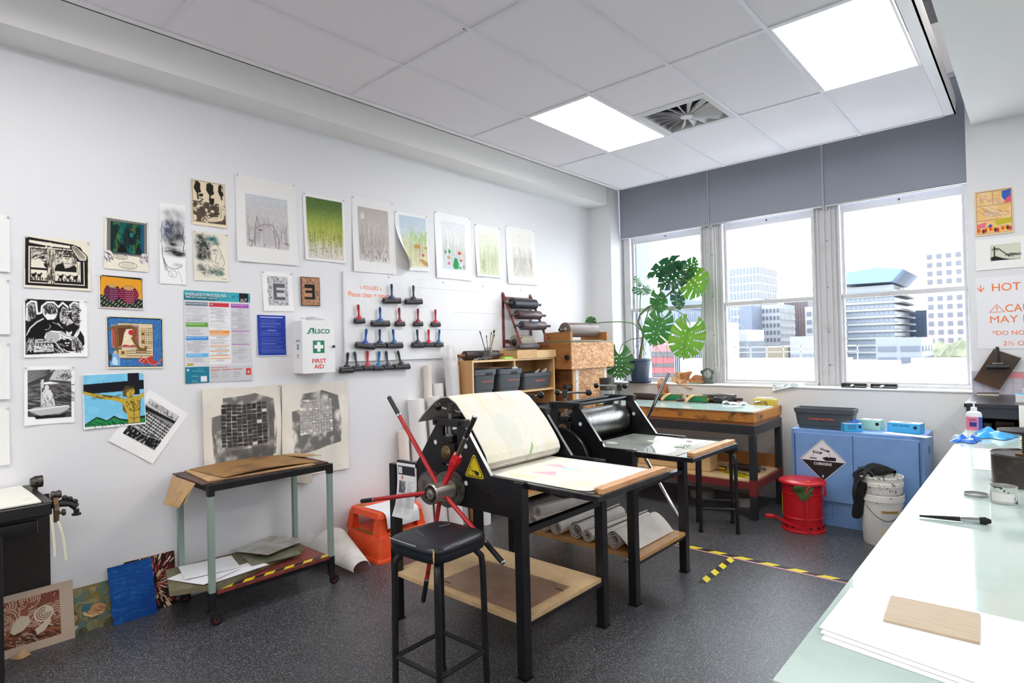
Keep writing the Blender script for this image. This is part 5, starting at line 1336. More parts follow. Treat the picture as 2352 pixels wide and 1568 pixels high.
# instruction sheet on the near press
c = Cv(60, 86, (232, 232, 234)); c.rect(.06, .06, .96, .22, (46, 48, 54)); c.rect(.08, .08, .28, .2, (214, 214, 216)); c.ell(.28, .27, .05, .032, (226, 96, 66)); c.rect(.12, .33, .46, .55, (90, 92, 94)); c.put((c.noise(6, 6, 3) > .5) & (c.X > .12) & (c.X < .46) & (c.Y > .33) & (c.Y < .55), (150, 152, 156))
for i in range(26):
    y = .33 + i * .023
    c.rect(.54, y, .54 + c.rng.uniform(.2, .36), y + .008, (160, 160, 166))
    if y > .58: c.rect(.1, y, .1 + c.rng.uniform(.2, .36), y + .008, (160, 160, 166))
t = thing('instruction_sheet', 'printed instruction sheet hanging by the gears of the near press', 'paper sheet', (-2.64, 2.03, .60))
L = t.location
def f(u, v): return -2.728 + .150 * u + .012 * np.sin(v * 4) - L.x, 2.035 - .02 * v - .018 * np.clip(v - .8, 0, 1) * 4 + .012 * u - L.y, .905 - .30 * v - L.z
o = bpy.data.objects.new('printed_sheet', sheet_mesh(c, f, PRINT)); COL.objects.link(o); o.parent = t

# felt blankets on the near press
def felt_mat():
    cv = Cv(190, 120, (243, 240, 230))
    n = cv.noise(5, 4, 3, 3); cv.put(np.clip((n - .5) * 3, 0, 1), (240, 232, 206), .7)
    return cv
cv = felt_mat()
for q, k, a_ in (([(.30, .0), (.30, 1)], (240, 228, 184), .5), ([(.30, .30), (.66, .30)], (242, 230, 188), .5), ([(.66, .0), (.66, 1)], (242, 230, 194), .45), ([(.12, .34), (.30, .34)], (242, 224, 170), .4)): cv.line(q, .02, k, a_)
cv.ell(.45, .12, .12, .12, (246, 214, 216), .5); cv.line([(.62, .02), (.60, .12)], .012, (236, 150, 176), .7); cv.line([(.60, .30), (.58, .40)], .014, (238, 170, 190), .7); cv.ell(.40, .62, .14, .12, (226, 234, 224), .5); cv.line([(.52, .80), (.62, .72)], .012, (120, 186, 96), .8)
cv.ell(.14, .75, .1, .1, (246, 242, 206), .5)
for i in range(60): cv.ell(cv.rng.rand(), cv.rng.rand(), .003, .004, (140, 134, 124), .6)
prof = [(-2.593, 1.135), (-2.56, 1.168), (-2.522, 1.200), (-2.449, 1.252), (-2.398, 1.277), (-2.339, 1.284), (-2.274, 1.252), (-2.211, 1.190), (-2.149, 1.122), (-2.095, 1.050), (-2.062, 1.000), (-2.052, .965), (-2.065, .935), (-2.10, .915), (-2.16, .911), (-2.24, .909)]
P_ = np.array(prof); sl = np.concatenate([[0], np.cumsum(np.hypot(*np.diff(P_, axis=0).T))]); sl /= sl[-1]
t = thing('felt_blanket', 'cream stained felt blanket folded back over the drum of the near press', 'felt', (-2.3, 2.39, .905), group='felt blankets on the near press')
L = t.location
def f(u, v):   # v runs over the drum from the nip (1) to the loose flap (0)
    return np.interp(v, sl, P_[:, 0]) - .02 * u * (v < .5) * (.5 - v) * 2 - L.x, 2.085 + .595 * u - L.y, np.interp(v, sl, P_[:, 1]) + .006 * np.sin(3 * u + 1) * np.clip((.6 - v) * 4, 0, 1) - L.z
o = bpy.data.objects.new('felt_face', sheet_mesh(cv, f, attr_mat('stained_felt', .95))); COL.objects.link(o); o.parent = t
b = B(); n_ = 40
b.grid(lambda u, v: (float(np.interp(v, sl, P_[:, 0]) - .02 * u * (v < .5) * (.5 - v) * 2), 2.0855 + .594 * u, float(np.interp(v, sl, P_[:, 1]) + .006 * math.sin(3 * u + 1) * min(1, max(0, (.6 - v) * 4))) - .0012), 10, 60, 0)
fs = list(b.bm.faces); bmesh.ops.recalc_face_normals(b.bm, faces=fs)
if sum(f_.normal.z for f_ in fs) < 0: bmesh.ops.reverse_faces(b.bm, faces=fs)
bmesh.ops.solidify(b.bm, geom=fs, thickness=.005)
obj('felt_back', b, M_FELTBACK, t, smooth=60)
cv = felt_mat(); cv.ell(.30, .45, .25, .3, (238, 238, 222), .5); cv.poly([(.34, .40), (.44, .30), (.54, .40)], (226, 176, 206), .75); cv.poly([(.42, .72), (.54, .56), (.60, .70)], (238, 178, 200), .75); cv.ell(.56, .40, .07, .06, (196, 226, 226), .6); cv.ell(.46, .88, .12, .06, (246, 238, 190), .7); cv.line([(.02, .6), (.2, .45), (.3, .3)], .02, (170, 170, 168), .3); cv.put((cv.noise(9, 7, 3, 5) > .6) & (cv.X < .3), (222, 220, 210), .6)
for i in range(50): cv.ell(cv.rng.rand(), cv.rng.rand(), .003, .004, (150, 144, 134), .5)
t = thing('felt_blanket', 'cream felt lying flat on the bed of the near press, faint pink marks', 'felt', (-1.8, 2.39, .902), group='felt blankets on the near press')
L = t.location
def f(u, v): return -2.28 + .84 * u - L.x, 2.668 - .555 * v - .02 * u * v - L.y, .9085 + .010 * np.clip(u * 8 - 7, 0, 1) ** 2 * (v > .85) - L.z + 0 * u
o = bpy.data.objects.new('felt_face', sheet_mesh(cv, f, MATS['stained_felt'])); COL.objects.link(o); o.parent = t
obj('felt_back', B().box(-2.28, -1.442, 2.105, 2.667, .9025, .9075), M_FELTBACK, t, smooth=0)
t = thing('base_plate', 'thin brown stained board lying on the lower shelf of the near press', 'board', (-2.11, 2.28, .275))
obj('panel', B().box(-2.46, -1.86, 2.085, 2.48, .275, .281, b=.001), mat('stained_board', (150, 118, 96), .5, col2=(122, 92, 74), ns=5, nlo=.45, nhi=.7), t)
for (x, y) in ((-2.43, 2.11), (-1.90, 2.41), (-1.92, 2.13)):
    obj('mark', B().box(x, x + .05, y, y + .008, .281, .2815), M_TK, t, smooth=0)

# black disc wheel and chrome bars on the far press
obj('disc_wheel', B().lathe([(0, -.012), (.195, -.012), (.205, -.016), (.222, -.016), (.226, -.010), (.226, .012), (.2, .014), (0, .012)], (-2.30, 3.005, .795), 64, 'y'), M_BLK, p2)
obj('wheel_axle', B().cyl((-2.30, 2.97, .795), (-2.30, 3.05, .795), .022, n=16), M_IRON, p2)
hb2 = (-2.27, .805)
obj('handle_hub', B().cyl((hb2[0], 3.74, hb2[1]), (hb2[0], 3.93, hb2[1]), .04, n=20), M_IRON, p2)
for k, a in enumerate((62, -57, 182)):
    e = ang(hb2, math.radians(a), .60)
    obj('chrome_bar', B().tube([(hb2[0], 3.905, hb2[1]), (e[0], 3.905, e[1])], .0125, 14), M_CHROME, p2)
obj('bed_clip', B().box(-2.035, -2.005, 3.045, 3.05, .93, .95, b=.002), M_BLKW, p2)
# sheet of tracing on far press bed
t = thing('bed_sheet', 'glossy film over grey paper on the bed of the far press', 'sheet', (-1.9, 3.4, .902))
obj('paper', B().box(-2.17, -1.545, 3.09, 3.70, .9025, .904), mat('grey_tissue', (196, 194, 186), .6, col2=(120, 122, 118), ns=5, nlo=.5, nhi=.8), t, smooth=0)
b = B().grid(lambda u, v: (-2.16 + .545 * u, 3.10 + .58 * v, .9055 + .0018 * math.sin(7 * u + 2 * v) * math.sin(9 * v + 2)), 30, 30)
obj('clear_film', b, pane_mat('clear_film', (236, 240, 240), 1.5, .03), t, smooth=90)

# rolled blankets on the lower shelf of the far press
def roll(lab, x, z, r, y0, y1, turns=2.5, flap=0.0, fdir=1, dx=0.0, dark=False):
    pts = []
    n_ = int(turns * 22)
    for k in range(n_ + 1):
        a = 2 * PI * k / 22
        rr = r * (.45 + .55 * k / n_)
        pts.append((x + rr * math.cos(PI / 2 - fdir * (a - 2 * PI * turns)), z + rr * math.sin(PI / 2 - fdir * (a - 2 * PI * turns))))
    if flap:
        for k in range(1, 9):
            s_ = k / 8
            pts.append((x + fdir * flap * s_, z + r * (1 + .02 * s_) - (2 * r - .006) * s_ ** 1.5))
    b = B().grid(lambda u, v: (pts[round(u * (len(pts) - 1))][0] + dx * v, y0 + (y1 - y0) * v, pts[round(u * (len(pts) - 1))][1]), len(pts), 5, .0032)
    one('rolled_blanket', b, mat('rolled_felt_dark', (150, 144, 136), .95, col2=(120, 114, 108), ns=14) if dark else mat('rolled_felt', (228, 220, 212), .95, col2=(212, 204, 196), ns=10, nlo=.5, nhi=.75), lab, 'rolled felt', 'rolled felts on the far press shelf')
roll('rolled felt at the left end of the far press shelf, mostly hidden by a leg', -2.665, .325, .045, 3.14, 3.62, 2.2)
roll('thin rolled felt resting up on the others at the left', -2.585, .412, .040, 3.10, 3.64, 3.2, dx=.10)
roll('tightly wound felt lying under the raised roll', -2.535, .322, .043, 3.11, 3.66, 3.2, dx=.03)
roll('wide rolled felt, third from the left along the shelf front', -2.425, .330, .052, 3.10, 3.60, 2.6, dx=.03)
roll('loosely rolled felt with a wavy end, middle of the shelf', -2.275, .336, .058, 3.12, 3.66, 2.0, dx=.0)
roll('small rolled felt wedged right of the wavy one', -2.178, .322, .043, 3.11, 3.66, 3.0, flap=.0, dx=.03)
roll('rolled felt with faint blue stains behind the front press leg', -2.083, .330, .050, 3.13, 3.68, 2.0, flap=.0, dx=.02)
roll('thick dark-ended felt roll unrolling at the right end of the shelf', -1.985, .332, .056, 3.115, 3.65, 2.6, flap=.13, dx=.0)

# ------------------------------------------------------------------ stools
M_SEAT = mat('navy_vinyl', (20, 24, 33), .36, col2=(32, 36, 44), ns=9, nlo=.5, nhi=.75)
def stool(lab, x, y, rz, torn):
    t = thing('stool', lab, 'stool', (x, y, 0), rz, group='black stools')
    hs, hb = .125, .142
    for sx in (-1, 1):
        for sy in (-1, 1):
            p = [(sx * hb, sy * hb, .008), (sx * (hs + .012), sy * (hs + .012), .56), (sx * (hs + .008), sy * (hs + .008), .615), (sx * (hs - .012), sy * (hs - .012), .645), (sx * (hs - .06), sy * (hs - .06), .652)]
            l_ = obj('leg', B().tube(p, .0145, 12), M_BLK, t, local=True)
            obj('foot_cap', B().cyl((sx * hb, sy * hb, 0), (sx * hb, sy * hb, .028), .0175, n=10), M_BLKW, l_, local=True)
    q = .139
    for a, c_ in (((-q, -q), (q, -q)), ((q, -q), (q, q)), ((q, q), (-q, q)), ((-q, q), (-q, -q))):
        obj('foot_rail', B().tube([(*a, .195), (*c_, .195)], .0105, 8), M_BLKW, t, local=True)
    b = B(); n_ = 56
    def sq(a, r, e=5.0): 
        c_, s_ = math.cos(a), math.sin(a); k = (abs(c_) ** e + abs(s_) ** e) ** (-1 / e); return r * k * c_, r * k * s_
    prof_ = [(.0, .656), (.10, .655), (.150, .655), (.162, .659), (.167, .668), (.168, .688), (.1665, .697), (.1685, .701), (.168, .709), (.163, .718), (.152, .723), (.11, .7265), (.05, .728), (0, .728)]
    rings = [[b.bm.verts.new((*sq(2 * PI * k / n_, max(r, .0005)), z)) for k in range(n_)] for r, z in prof_]
    for A_, C_ in zip(rings, rings[1:]):
        for k in range(n_): b.bm.faces.new((A_[k], A_[(k + 1) % n_], C_[(k + 1) % n_], C_[k]))
    s = obj('seat', b, M_SEAT, t, local=True, smooth=50)
    if torn:
        b = B(); b.grid(lambda u, v: (-.005 + (.160 + .010 * min(1, v * 3)) * 1 * (1) - .07 + .072 * 1 , -.16 - .007 * min(1, v * 2.5) + .0 , .722 - .05 * v), 2, 2)
        b = B().tube([(.135, -.155, .7235), (.147, -.163, .712), (.150, -.1665, .698), (.151, -.167, .680), (.150, -.166, .668)], [.002, .0055, .006, .005, .001], 6, flat=.4, up=(0, -1, 0))
        obj('foam_tear', b, mat('foam', (206, 168, 92), .9), s, local=True)
        M_SCUFF = mat('scuff', (150, 152, 154), .6)
        for pts, r in (([(-.14, -.158, .719), (-.06, -.163, .7185), (.04, -.164, .718)], .0028), ([(.160, -.12, .717), (.163, -.02, .716), (.161, .08, .717)], .0016), ([(-.10, -.04, .7282), (-.02, -.07, .7282)], .0010), ([(-.06, .06, .7282), (-.05, .12, .7265)], .0011)):
            obj('scuff', B().tube(pts, r, 5), M_SCUFF, s, local=True)
    return t
stool('black stool with a torn navy vinyl seat in front of the near press', -2.0, 1.71, math.radians(2), True)
stool('black stool half under the bed of the far press, by the glass table', -2.025, 4.762, math.radians(29), False)
# ------------------------------------------------------------------ green-legged trolley by the left wall
M_SAGE = mat('sage_enamel', (146, 164, 154), .4, col2=(120, 134, 124), ns=30, nlo=.64, nhi=.72)
M_CARD = mat('brown_cardboard', (196, 160, 116), .8, col2=(166, 126, 84), ns=14, nlo=.45, nhi=.7)
M_CARDP = mat('stained_cardboard', (156, 116, 68), .7, col2=(84, 56, 42), ns=6, nlo=.5, nhi=.72)
M_PAPER = mat('white_paper', (240, 240, 244), .7)
M_REDBRD = mat('red_painted_board', (140, 64, 52), .5, col2=(108, 50, 44), ns=12)
X0, X1, Y0, Y1 = -3.99, -3.515, 1.325, 2.075
t = thing('trolley', 'steel trolley with sage green legs, black rails and castors', 'trolley', (-3.75, 1.70, 0))
for x in (X0, X1):
    for y in (Y0, Y1):
        lg = obj('leg', B().box(x - .016, x + .016, y - .016, y + .016, .19, .735, b=.002), M_SAGE, t)
        obj('leg_end', B().box(x - .018, x + .018, y - .018, y + .018, .735, .80, b=.002), M_BLKW, lg)
        obj('leg_end', B().box(x - .018, x + .018, y - .018, y + .018, .088, .192, b=.002), M_BLKW, lg)
        k = obj('castor', B().box(x - .028, x + .028, y - .028, y + .028, .080, .088).prism([(y - .022, .08), (y + .014, .08), (y + .034, .036), (y + .022, .024), (y + .006, .036)], 'x', x - .017, x - .012).prism([(y - .022, .08), (y + .014, .08), (y + .034, .036), (y + .022, .024), (y + .006, .036)], 'x', x + .012, x + .017), M_IRON, t)
        obj('castor_wheel', B().lathe([(0, -.011), (.024, -.011), (.031, -.009), (.031, .009), (.024, .011), (0, .011)], (x, y + .020, .0315), 20, 'x'), mat('castor_rubber', (28, 28, 30), .6), k)
        obj('castor_hub', B().cyl((x - .0125, y + .02, .0315), (x + .0125, y + .02, .0315), .014, n=14), mat('castor_red', (184, 34, 40), .5), k)
b = B().box(X1 - .012, X1 + .018, Y0 + .018, Y1 - .018, .762, .80, b=.002)
obj('top_rail', b, M_BLKW, t)
obj('top_rail', B().box(X0 - .018, X0 + .012, Y0 + .018, Y1 - .018, .762, .80, b=.002), M_BLKW, t)
for y in (Y0, Y1): obj('top_rail', B().box(X0 + .018, X1 - .018, y - .015, y + .015, .762, .80, b=.002), M_BLKW, t)
obj('top_board', B().box(X0 - .02, X1 - .012, Y0 - .035, Y1 + .0, .801, .809, b=.001), mat('inky_board', (92, 58, 50), .5, col2=(40, 34, 34), ns=6), t)
for x in (X0, X1): obj('bottom_rail', B().box(x - .012, x + .012, Y0 + .018, Y1 - .018, .150, .178, b=.002), M_BLKW, t)
bs = obj('bottom_board', B().box(X0 - .0, X1 + .022, Y0 + .02, Y1 - .02, .179, .200, b=.001), M_REDBRD, t)
M_HAZY = mat('hazard_yellow', (226, 208, 34), .5); M_HAZK = mat('hazard_black', (32, 32, 34), .5)
def hazard(parent, p0, p1, w_, z, n_, name='hazard_stripe', rev=False):
    """diagonal yellow and black tape, each stripe its own strip"""
    a, c_ = Vector((*p0, z)), Vector((*p1, z)); d = (c_ - a).normalized(); s_ = Vector((-d.y, d.x, 0)); L_ = (c_ - a).length; st_ = L_ / n_
    sk = w_ * (.9 if not rev else -.9)
    for k in range(n_):
        q = [a + d * max(0, min(L_, st_ * k + o_)) + s_ * v for o_, v in ((0, -w_ / 2), (st_, -w_ / 2), (st_ + sk, w_ / 2), (sk, w_ / 2))]
        b = B().plate(q, .0004)
        obj(name, b, M_HAZY if k % 2 == 0 else M_HAZK, parent, smooth=0)
hazard(bs, (X1 - .005, Y0 + .04), (X1 - .005, Y1 - .02), .034, .2008, 11)

def board(name, lab, cat, pts, z, th, m, group=None, tilt=None, bump=0.0):
    """flat board from a plan outline, optional tilt(x,y)->dz"""
    b = B().prism(pts, 'z', z, z + th)
    if tilt:
        for v in b.bm.verts: v.co.z += tilt(v.co.x, v.co.y)
    return one(name, b, m, lab, cat, group, smooth=0)
one('cardboard_sheet', B().prism([(-4.01, 1.36), (-3.56, 1.33), (-3.50, 1.97), (-3.99, 1.99)], 'z', .810, .816), M_CARD, 'brown cardboard under the stained top sheet on the trolley', 'cardboard', 'cardboard on the trolley', smooth=0)
b = B().grid(lambda u, v: (-4.0 + .455 * u, 1.385 + .60 * v + .03 * u, .820 + .014 * math.sin(PI * v) + .006 * u * (1 - v)), 8, 14, .005)
one('stained_board', b, M_CARDP, 'ink-stained brown board on top of the trolley', 'board', smooth=30)
b = B().grid(lambda u, v: (-3.99 + .20 * u, 1.99 + .14 * v + .05 * u, .822 + .008 * v - .02 * v * v), 5, 6, .005)
one('cardboard_flap', b, M_CARD, 'pale cardboard flap sticking out at the right end of the trolley top', 'cardboard', 'cardboard on the trolley', smooth=30)
for k, (o_, dz) in enumerate(((0, 0), (.05, -.012))):
    b = B().grid(lambda u, v: (-3.98 + (.36 - .05 * k) * u + .03 * v + o_, 1.285 - (.05 + .03 * k) * v - .02 * u * v, .800 - .13 * v ** 1.15 * (1 - .25 * u) + dz * v - .004 * k), 6, 8, .004)
    one('cardboard_flap', b, M_CARD, ['large torn cardboard sheet drooping over the left end of the trolley', 'smaller cardboard sheet drooping behind the torn one on the trolley'][k], 'cardboard', 'cardboard on the trolley', smooth=40)
b = B().grid(lambda u, v: (-4.035 + .004 * math.sin(4 * u), 2.14 + .12 * u - .02 * v, .795 - (.20 + .03 * u) * v), 5, 8, .001)
one('hanging_paper', b, mat('beige_paper', (212, 202, 190), .8), 'beige paper hanging behind the right end of the trolley', 'paper', smooth=40)
# things on the lower trolley shelf
M_OLIVE = mat('olive_board', (120, 112, 86), .7, col2=(108, 100, 76), ns=20)
b = B().prism([(-4.0, 1.24), (-3.62, 1.14), (-3.50, 1.36), (-3.72, 2.0), (-3.94, 2.02)], 'z', .2025, .232)
one('olive_board', b, M_OLIVE, 'thick olive board lying on the lower trolley shelf, poking out left', 'board', smooth=0)
M_ACR = mat('smoky_acrylic', (126, 124, 104), .25, col2=(96, 104, 82), ns=6, nlo=.4, nhi=.65)
one('acrylic_sheet', B().prism([(-3.99, 1.66), (-3.62, 1.60), (-3.58, 1.90), (-3.96, 1.98)], 'z', .2345, .241), M_ACR, 'smoky green acrylic sheet on the lower trolley shelf', 'acrylic sheet', 'acrylic sheets on the trolley', smooth=0)
b = B().box(0, .34, 0, .33, 0, .004, M=Matrix.Translation((-3.98, 1.62, .2455)) @ Matrix.Rotation(math.radians(16), 4, 'Z') @ Matrix.Rotation(math.radians(-3), 4, 'Y'))
one('acrylic_sheet', b, mat('pale_acrylic', (176, 174, 166), .25, col2=(150, 140, 128), ns=8), 'pale stained acrylic sheet, topmost of the two on the trolley', 'acrylic sheet', 'acrylic sheets on the trolley', smooth=0)
for k, (cx_, cy_, w_, l_, a, z) in enumerate(((-3.72, 1.36, .30, .26, .35, .2365), (-3.80, 1.42, .28, .30, -.2, .240), (-3.62, 1.50, .16, .34, .1, .2335))):
    def f_(u, v, cx_=cx_, cy_=cy_, w_=w_, l_=l_, a=a, z=z):
        x, y = (u - .5) * w_, (v - .5) * l_
        return cx_ + x * math.cos(a) - y * math.sin(a), cy_ + x * math.sin(a) + y * math.cos(a), z + .006 * u * u
    one('loose_paper', B().grid(f_, 6, 6, .0006), M_PAPER, ['white paper hanging over the front left of the lower trolley shelf', 'white paper at the back left of the lower trolley shelf', 'narrow white paper in front of the acrylic sheets'][k], 'paper', 'papers on the lower trolley shelf', smooth=60)

# ------------------------------------------------------------------ panels leaning on the wall
def lean(name, lab, y0, y1, h_, xb, xt, cv, edge, yskew=0.0, z0=.0, cat='printed board'):
    t = thing(name, lab, cat, (xb, (y0 + y1) / 2, z0), group='boards leaning along the left wall')
    L = t.location
    def f(u, v): return xt + (xb - xt) * v + .0035 - L.x, y0 + (y1 - y0) * u + yskew * (1 - v) - L.y, z0 + h_ * (1 - v) - L.z
    o = bpy.data.objects.new('printed_face', sheet_mesh(cv, f, PRINT)); COL.objects.link(o); o.parent = t
    b = B(); q = [(xb, y0, z0), (xb, y1, z0), (xt, y1 + yskew, z0 + h_), (xt, y0 + yskew, z0 + h_)]
    b.plate(q, .003)
    obj('board', b, edge, t, smooth=0)
    return t
def swirl(c, col, bg, box, k=14, seed=2):
    r = np.random.RandomState(seed)
    for _ in range(k):
        cx_, cy_, R_ = r.uniform(box[0], box[2]), r.uniform(box[1], box[3]), r.uniform(.05, .16)
        c.ell(cx_, cy_, R_, R_ / c.a, bg, .6)
        for q in np.linspace(.2, 1, 5):
            a0 = r.uniform(0, 6); c.line([(cx_ + R_ * q * math.cos(a), cy_ + R_ * q * math.sin(a) / c.a) for a in np.linspace(a0, a0 + 4.6, 14)], .009, col)
    n = c.noise(6, 6, 2, seed); m_ = (c.X > box[0]) & (c.X < box[2]) & (c.Y > box[1]) & (c.Y < box[3])
    c.put(m_ & (np.abs(np.sin(n * 44)) < .16), col, .75)
M_GREYB = mat('greyboard', (176, 156, 138), .8)
c = Cv(170, 132, (184, 162, 144)); c.rect(.05, .11, .84, .86, (136, 78, 54)); c.put((c.noise(5, 5, 3, 4) > .52) & (c.X > .05) & (c.X < .84) & (c.Y > .11) & (c.Y < .86), (108, 54, 40), .8)
swirl(c, (206, 184, 162), (124, 66, 46), (.06, .12, .83, .85), 11)
c.scr(70, (.06, .62, .80, .84), .10, .5, .010, (50, 30, 26), .8, .5, seed=5)
CRM = (206, 190, 168)
c.poly([(.30, .60), (.34, .46), (.42, .38), (.50, .42), (.52, .52), (.44, .62), (.34, .66)], CRM); c.ell(.66, .44, .11, .13, CRM)
for q in (.3, .6, .9): c.line([(.66 + .085 * q * math.cos(a), .44 + .085 * q * math.sin(a) / c.a) for a in np.linspace(0, 5, 14)], .009, (110, 60, 44))
c.poly([(.56, .66), (.64, .60), (.72, .52), (.74, .60), (.66, .72), (.58, .76)], CRM)
for bx in ((0, 0, .05, 1), (.84, 0, 1, 1), (0, 0, 1, .11), (0, .86, 1, 1)): c.rect(*bx, (186, 166, 148))
lean('relief_print_board', 'greyboard with a swirling red-brown relief print, leaning at far left', .395, .783, .305, -3.985, -4.035, c, M_GREYB)
t_ = one('torn_card', B().grid(lambda u, v: (-3.96 + .035 * u + .01 * math.sin(5 * v), .505 + .06 * v + .02 * u, .002 + .03 * v * (1 - u)), 5, 6, .002), M_CARD, 'scrap of torn brown card at the foot of the swirling print board', 'card', smooth=40)
c = Cv(110, 130, (112, 106, 66)); n = c.noise(5, 6, 3, 6); c.put(n > .5, (86, 112, 108), .9); c.put(c.noise(4, 5, 2, 9) > .56, (136, 116, 70), .8); swirl(c, (176, 158, 108), (84, 96, 82), (.02, .02, .98, .98), 13, 4); swirl(c, (54, 48, 36), (96, 88, 58), (.02, .4, .98, .98), 4, 8)
c.ell(.60, .58, .18, .13, (188, 142, 98)); c.line([(.3, .45), (.36, .62), (.5, .70), (.72, .66)], .05, (206, 178, 130)); c.scr(20, (.48, .5, .74, .66), .1, .4, .008, (120, 80, 50), seed=4); c.ell(.38, .48, .10, .09, (62, 104, 116)); c.poly([(.0, .84), (.1, .78), (.22, .82), (.14, .92), (.02, .95)], (220, 190, 150)); c.ell(.08, .64, .12, .1, (196, 160, 112)); c.line([(.08 + .07 * math.cos(a), .64 + .07 * math.sin(a)) for a in np.linspace(0, 5, 12)], .015, (80, 60, 40))
lean('relief_print_board', 'olive and teal swirling printed board, second from the left along the wall', .755, .99, .245, -4.018, -4.05, c, M_GREYB)
c = Cv(110, 134, (16, 74, 146)); c.put(c.noise(3, 34, 3, 3) > .58, (28, 92, 166), .7); c.put(c.noise(5, 40, 2, 7) > .72, (60, 120, 180), .5); c.put(c.noise(3, 3, 2, 5) > .6, (24, 62, 150), .5)
lean('blue_board', 'plain cobalt blue board leaning in front of the red and black print', .960, 1.185, .318, -3.975, -4.035, c, mat('blue_edge', (24, 50, 96), .6), yskew=-.012)
c = Cv(120, 140, (40, 24, 24)); r = np.random.RandomState(3)
for _ in range(330):
    a = r.uniform(0, 6.3); R0 = r.uniform(.05, .8); x, y = .55 + R0 * math.cos(a) * .9, .5 + R0 * math.sin(a) * .9
    if 0 < x < 1 and 0 < y < 1: c.line([(x, y), (x + .10 * math.cos(a), y + .10 * math.sin(a) / c.a)], r.uniform(.012, .028), [(236, 212, 178), (230, 200, 160), (190, 80, 80), (128, 40, 38)][r.randint(4)])
c.put((c.noise(4, 4, 2, 3) > .62), (120, 40, 36), .5)
lean('burst_print_board', 'board with a red, black and cream bursting print, at the left of the trolley', 1.035, 1.305, .322, -4.02, -4.052, c, M_GREYB)

# ------------------------------------------------------------------ small press cut off by the left edge
t = thing('small_press_stand', 'black press stand cut off by the left edge of the photo, paper on its top', 'printing press', (-3.8, .3, 0))
obj('back_panel', B().box(-4.055, -4.045, -.4, .69, .02, .80, b=.002), mat('dark_brown_panel', (40, 28, 26), .5, col2=(30, 22, 22), ns=10), t)
for y in (.41, -.36): obj('leg', B().box(-3.585, -3.52, y - .045, y + .02, 0, .74, b=.006), M_BLKW, t)
obj('apron', B().box(-3.52, -3.495, -.4, .605, .800, .856, b=.004), M_BLKW, t)
obj('lower_bar', B().box(-3.60, -3.575, -.4, .565, .700, .770, b=.008), M_BLKW, t)
obj('under_frame', B().box(-4.04, -3.60, -.4, .60, .775, .84, b=.003), M_BLK, t)
obj('end_bar', B().box(-4.06, -3.50, .575, .61, .842, .862, b=.003), M_IRON, t)
br = obj('bracket', B().prism([(-3.60, .862), (-3.50, .875), (-3.475, .82), (-3.49, .76), (-3.505, .76), (-3.515, .84)], 'y', .612, .630), mat('rusty_bracket', (120, 92, 66), .5, .5, col2=(80, 62, 50), ns=30), t)
obj('clamp_bolt', B().cyl((-3.50, .62, .80), (-3.50, .655, .80), .007, n=10).lathe([(0, .012), (.014, .012), (.017, .008), (.017, 0), (0, 0)], (-3.50, .645, .80), 6, 'y'), M_IRON, br)
obj('clamp_knob', B().lathe([(0, -.02), (.016, -.02), (.021, -.01), (.016, 0), (.021, .01), (.016, .02), (0, .02)], (-3.52, .625, .885), 18, 'y'), M_IRON, br)
obj('clamp_knob', B().lathe([(0, -.02), (.02, -.02), (.03, 0), (.03, .03), (0, .03)], (-3.86, .60, .905), 18, 'y').cyl((-3.86, .60, .86), (-3.86, .60, .90), .012, n=10), M_IRON, t)
arm = obj('drive_arm', B().tube([(-3.52, .61, .835), (-3.50, .64, .845), (-3.50, .675, .835), (-3.50, .70, .815)], [.014, .018, .014, .018], 10), M_BLKW, t)
for k, (y, z) in enumerate(((.655, .868), (.675, .858), (.695, .842))): obj('bolt_head', B().ball((-3.50, y, z), .013, 10), M_BLKW, arm)
obj('arm_nut', B().lathe([(0, .02), (.012, .02), (.012, 0), (.02, 0), (.02, -.01), (0, -.01)], (-3.50, .70, .785), 6, 'z'), M_BLKW, arm)
one('bed_paper', B().grid(lambda u, v: (-4.05 + .53 * u, -.2 + .77 * v, .8645 + .004 * math.sin(3 * u) * v), 6, 6, .006), mat('off_white_paper', (238, 236, 226), .8, col2=(226, 222, 208), ns=9, nlo=.55, nhi=.7), 'off-white sheets lying on the press stand at the left edge', 'paper', smooth=50)
for k, (y, b_) in enumerate(((.595, .012), (.615, .035))):
    pts = [(-3.493, y, .80), (-3.488, y + b_ * .3, .75), (-3.487, y + b_ * .7, .69), (-3.487, y + b_, .60 - .03 * k)]
    b = B().grid(lambda u, v: (pts[round(u * 3)][0], pts[round(u * 3)][1] + .010 * v, pts[round(u * 3)][2]), 4, 2, .0008)
    one('paper_strip', b, mat('cream_strip', (226, 224, 196), .7), ['left', 'right'][k] + ' of two cream paper strips dangling from the press stand', 'paper strip', 'paper strips on the press stand', smooth=60)

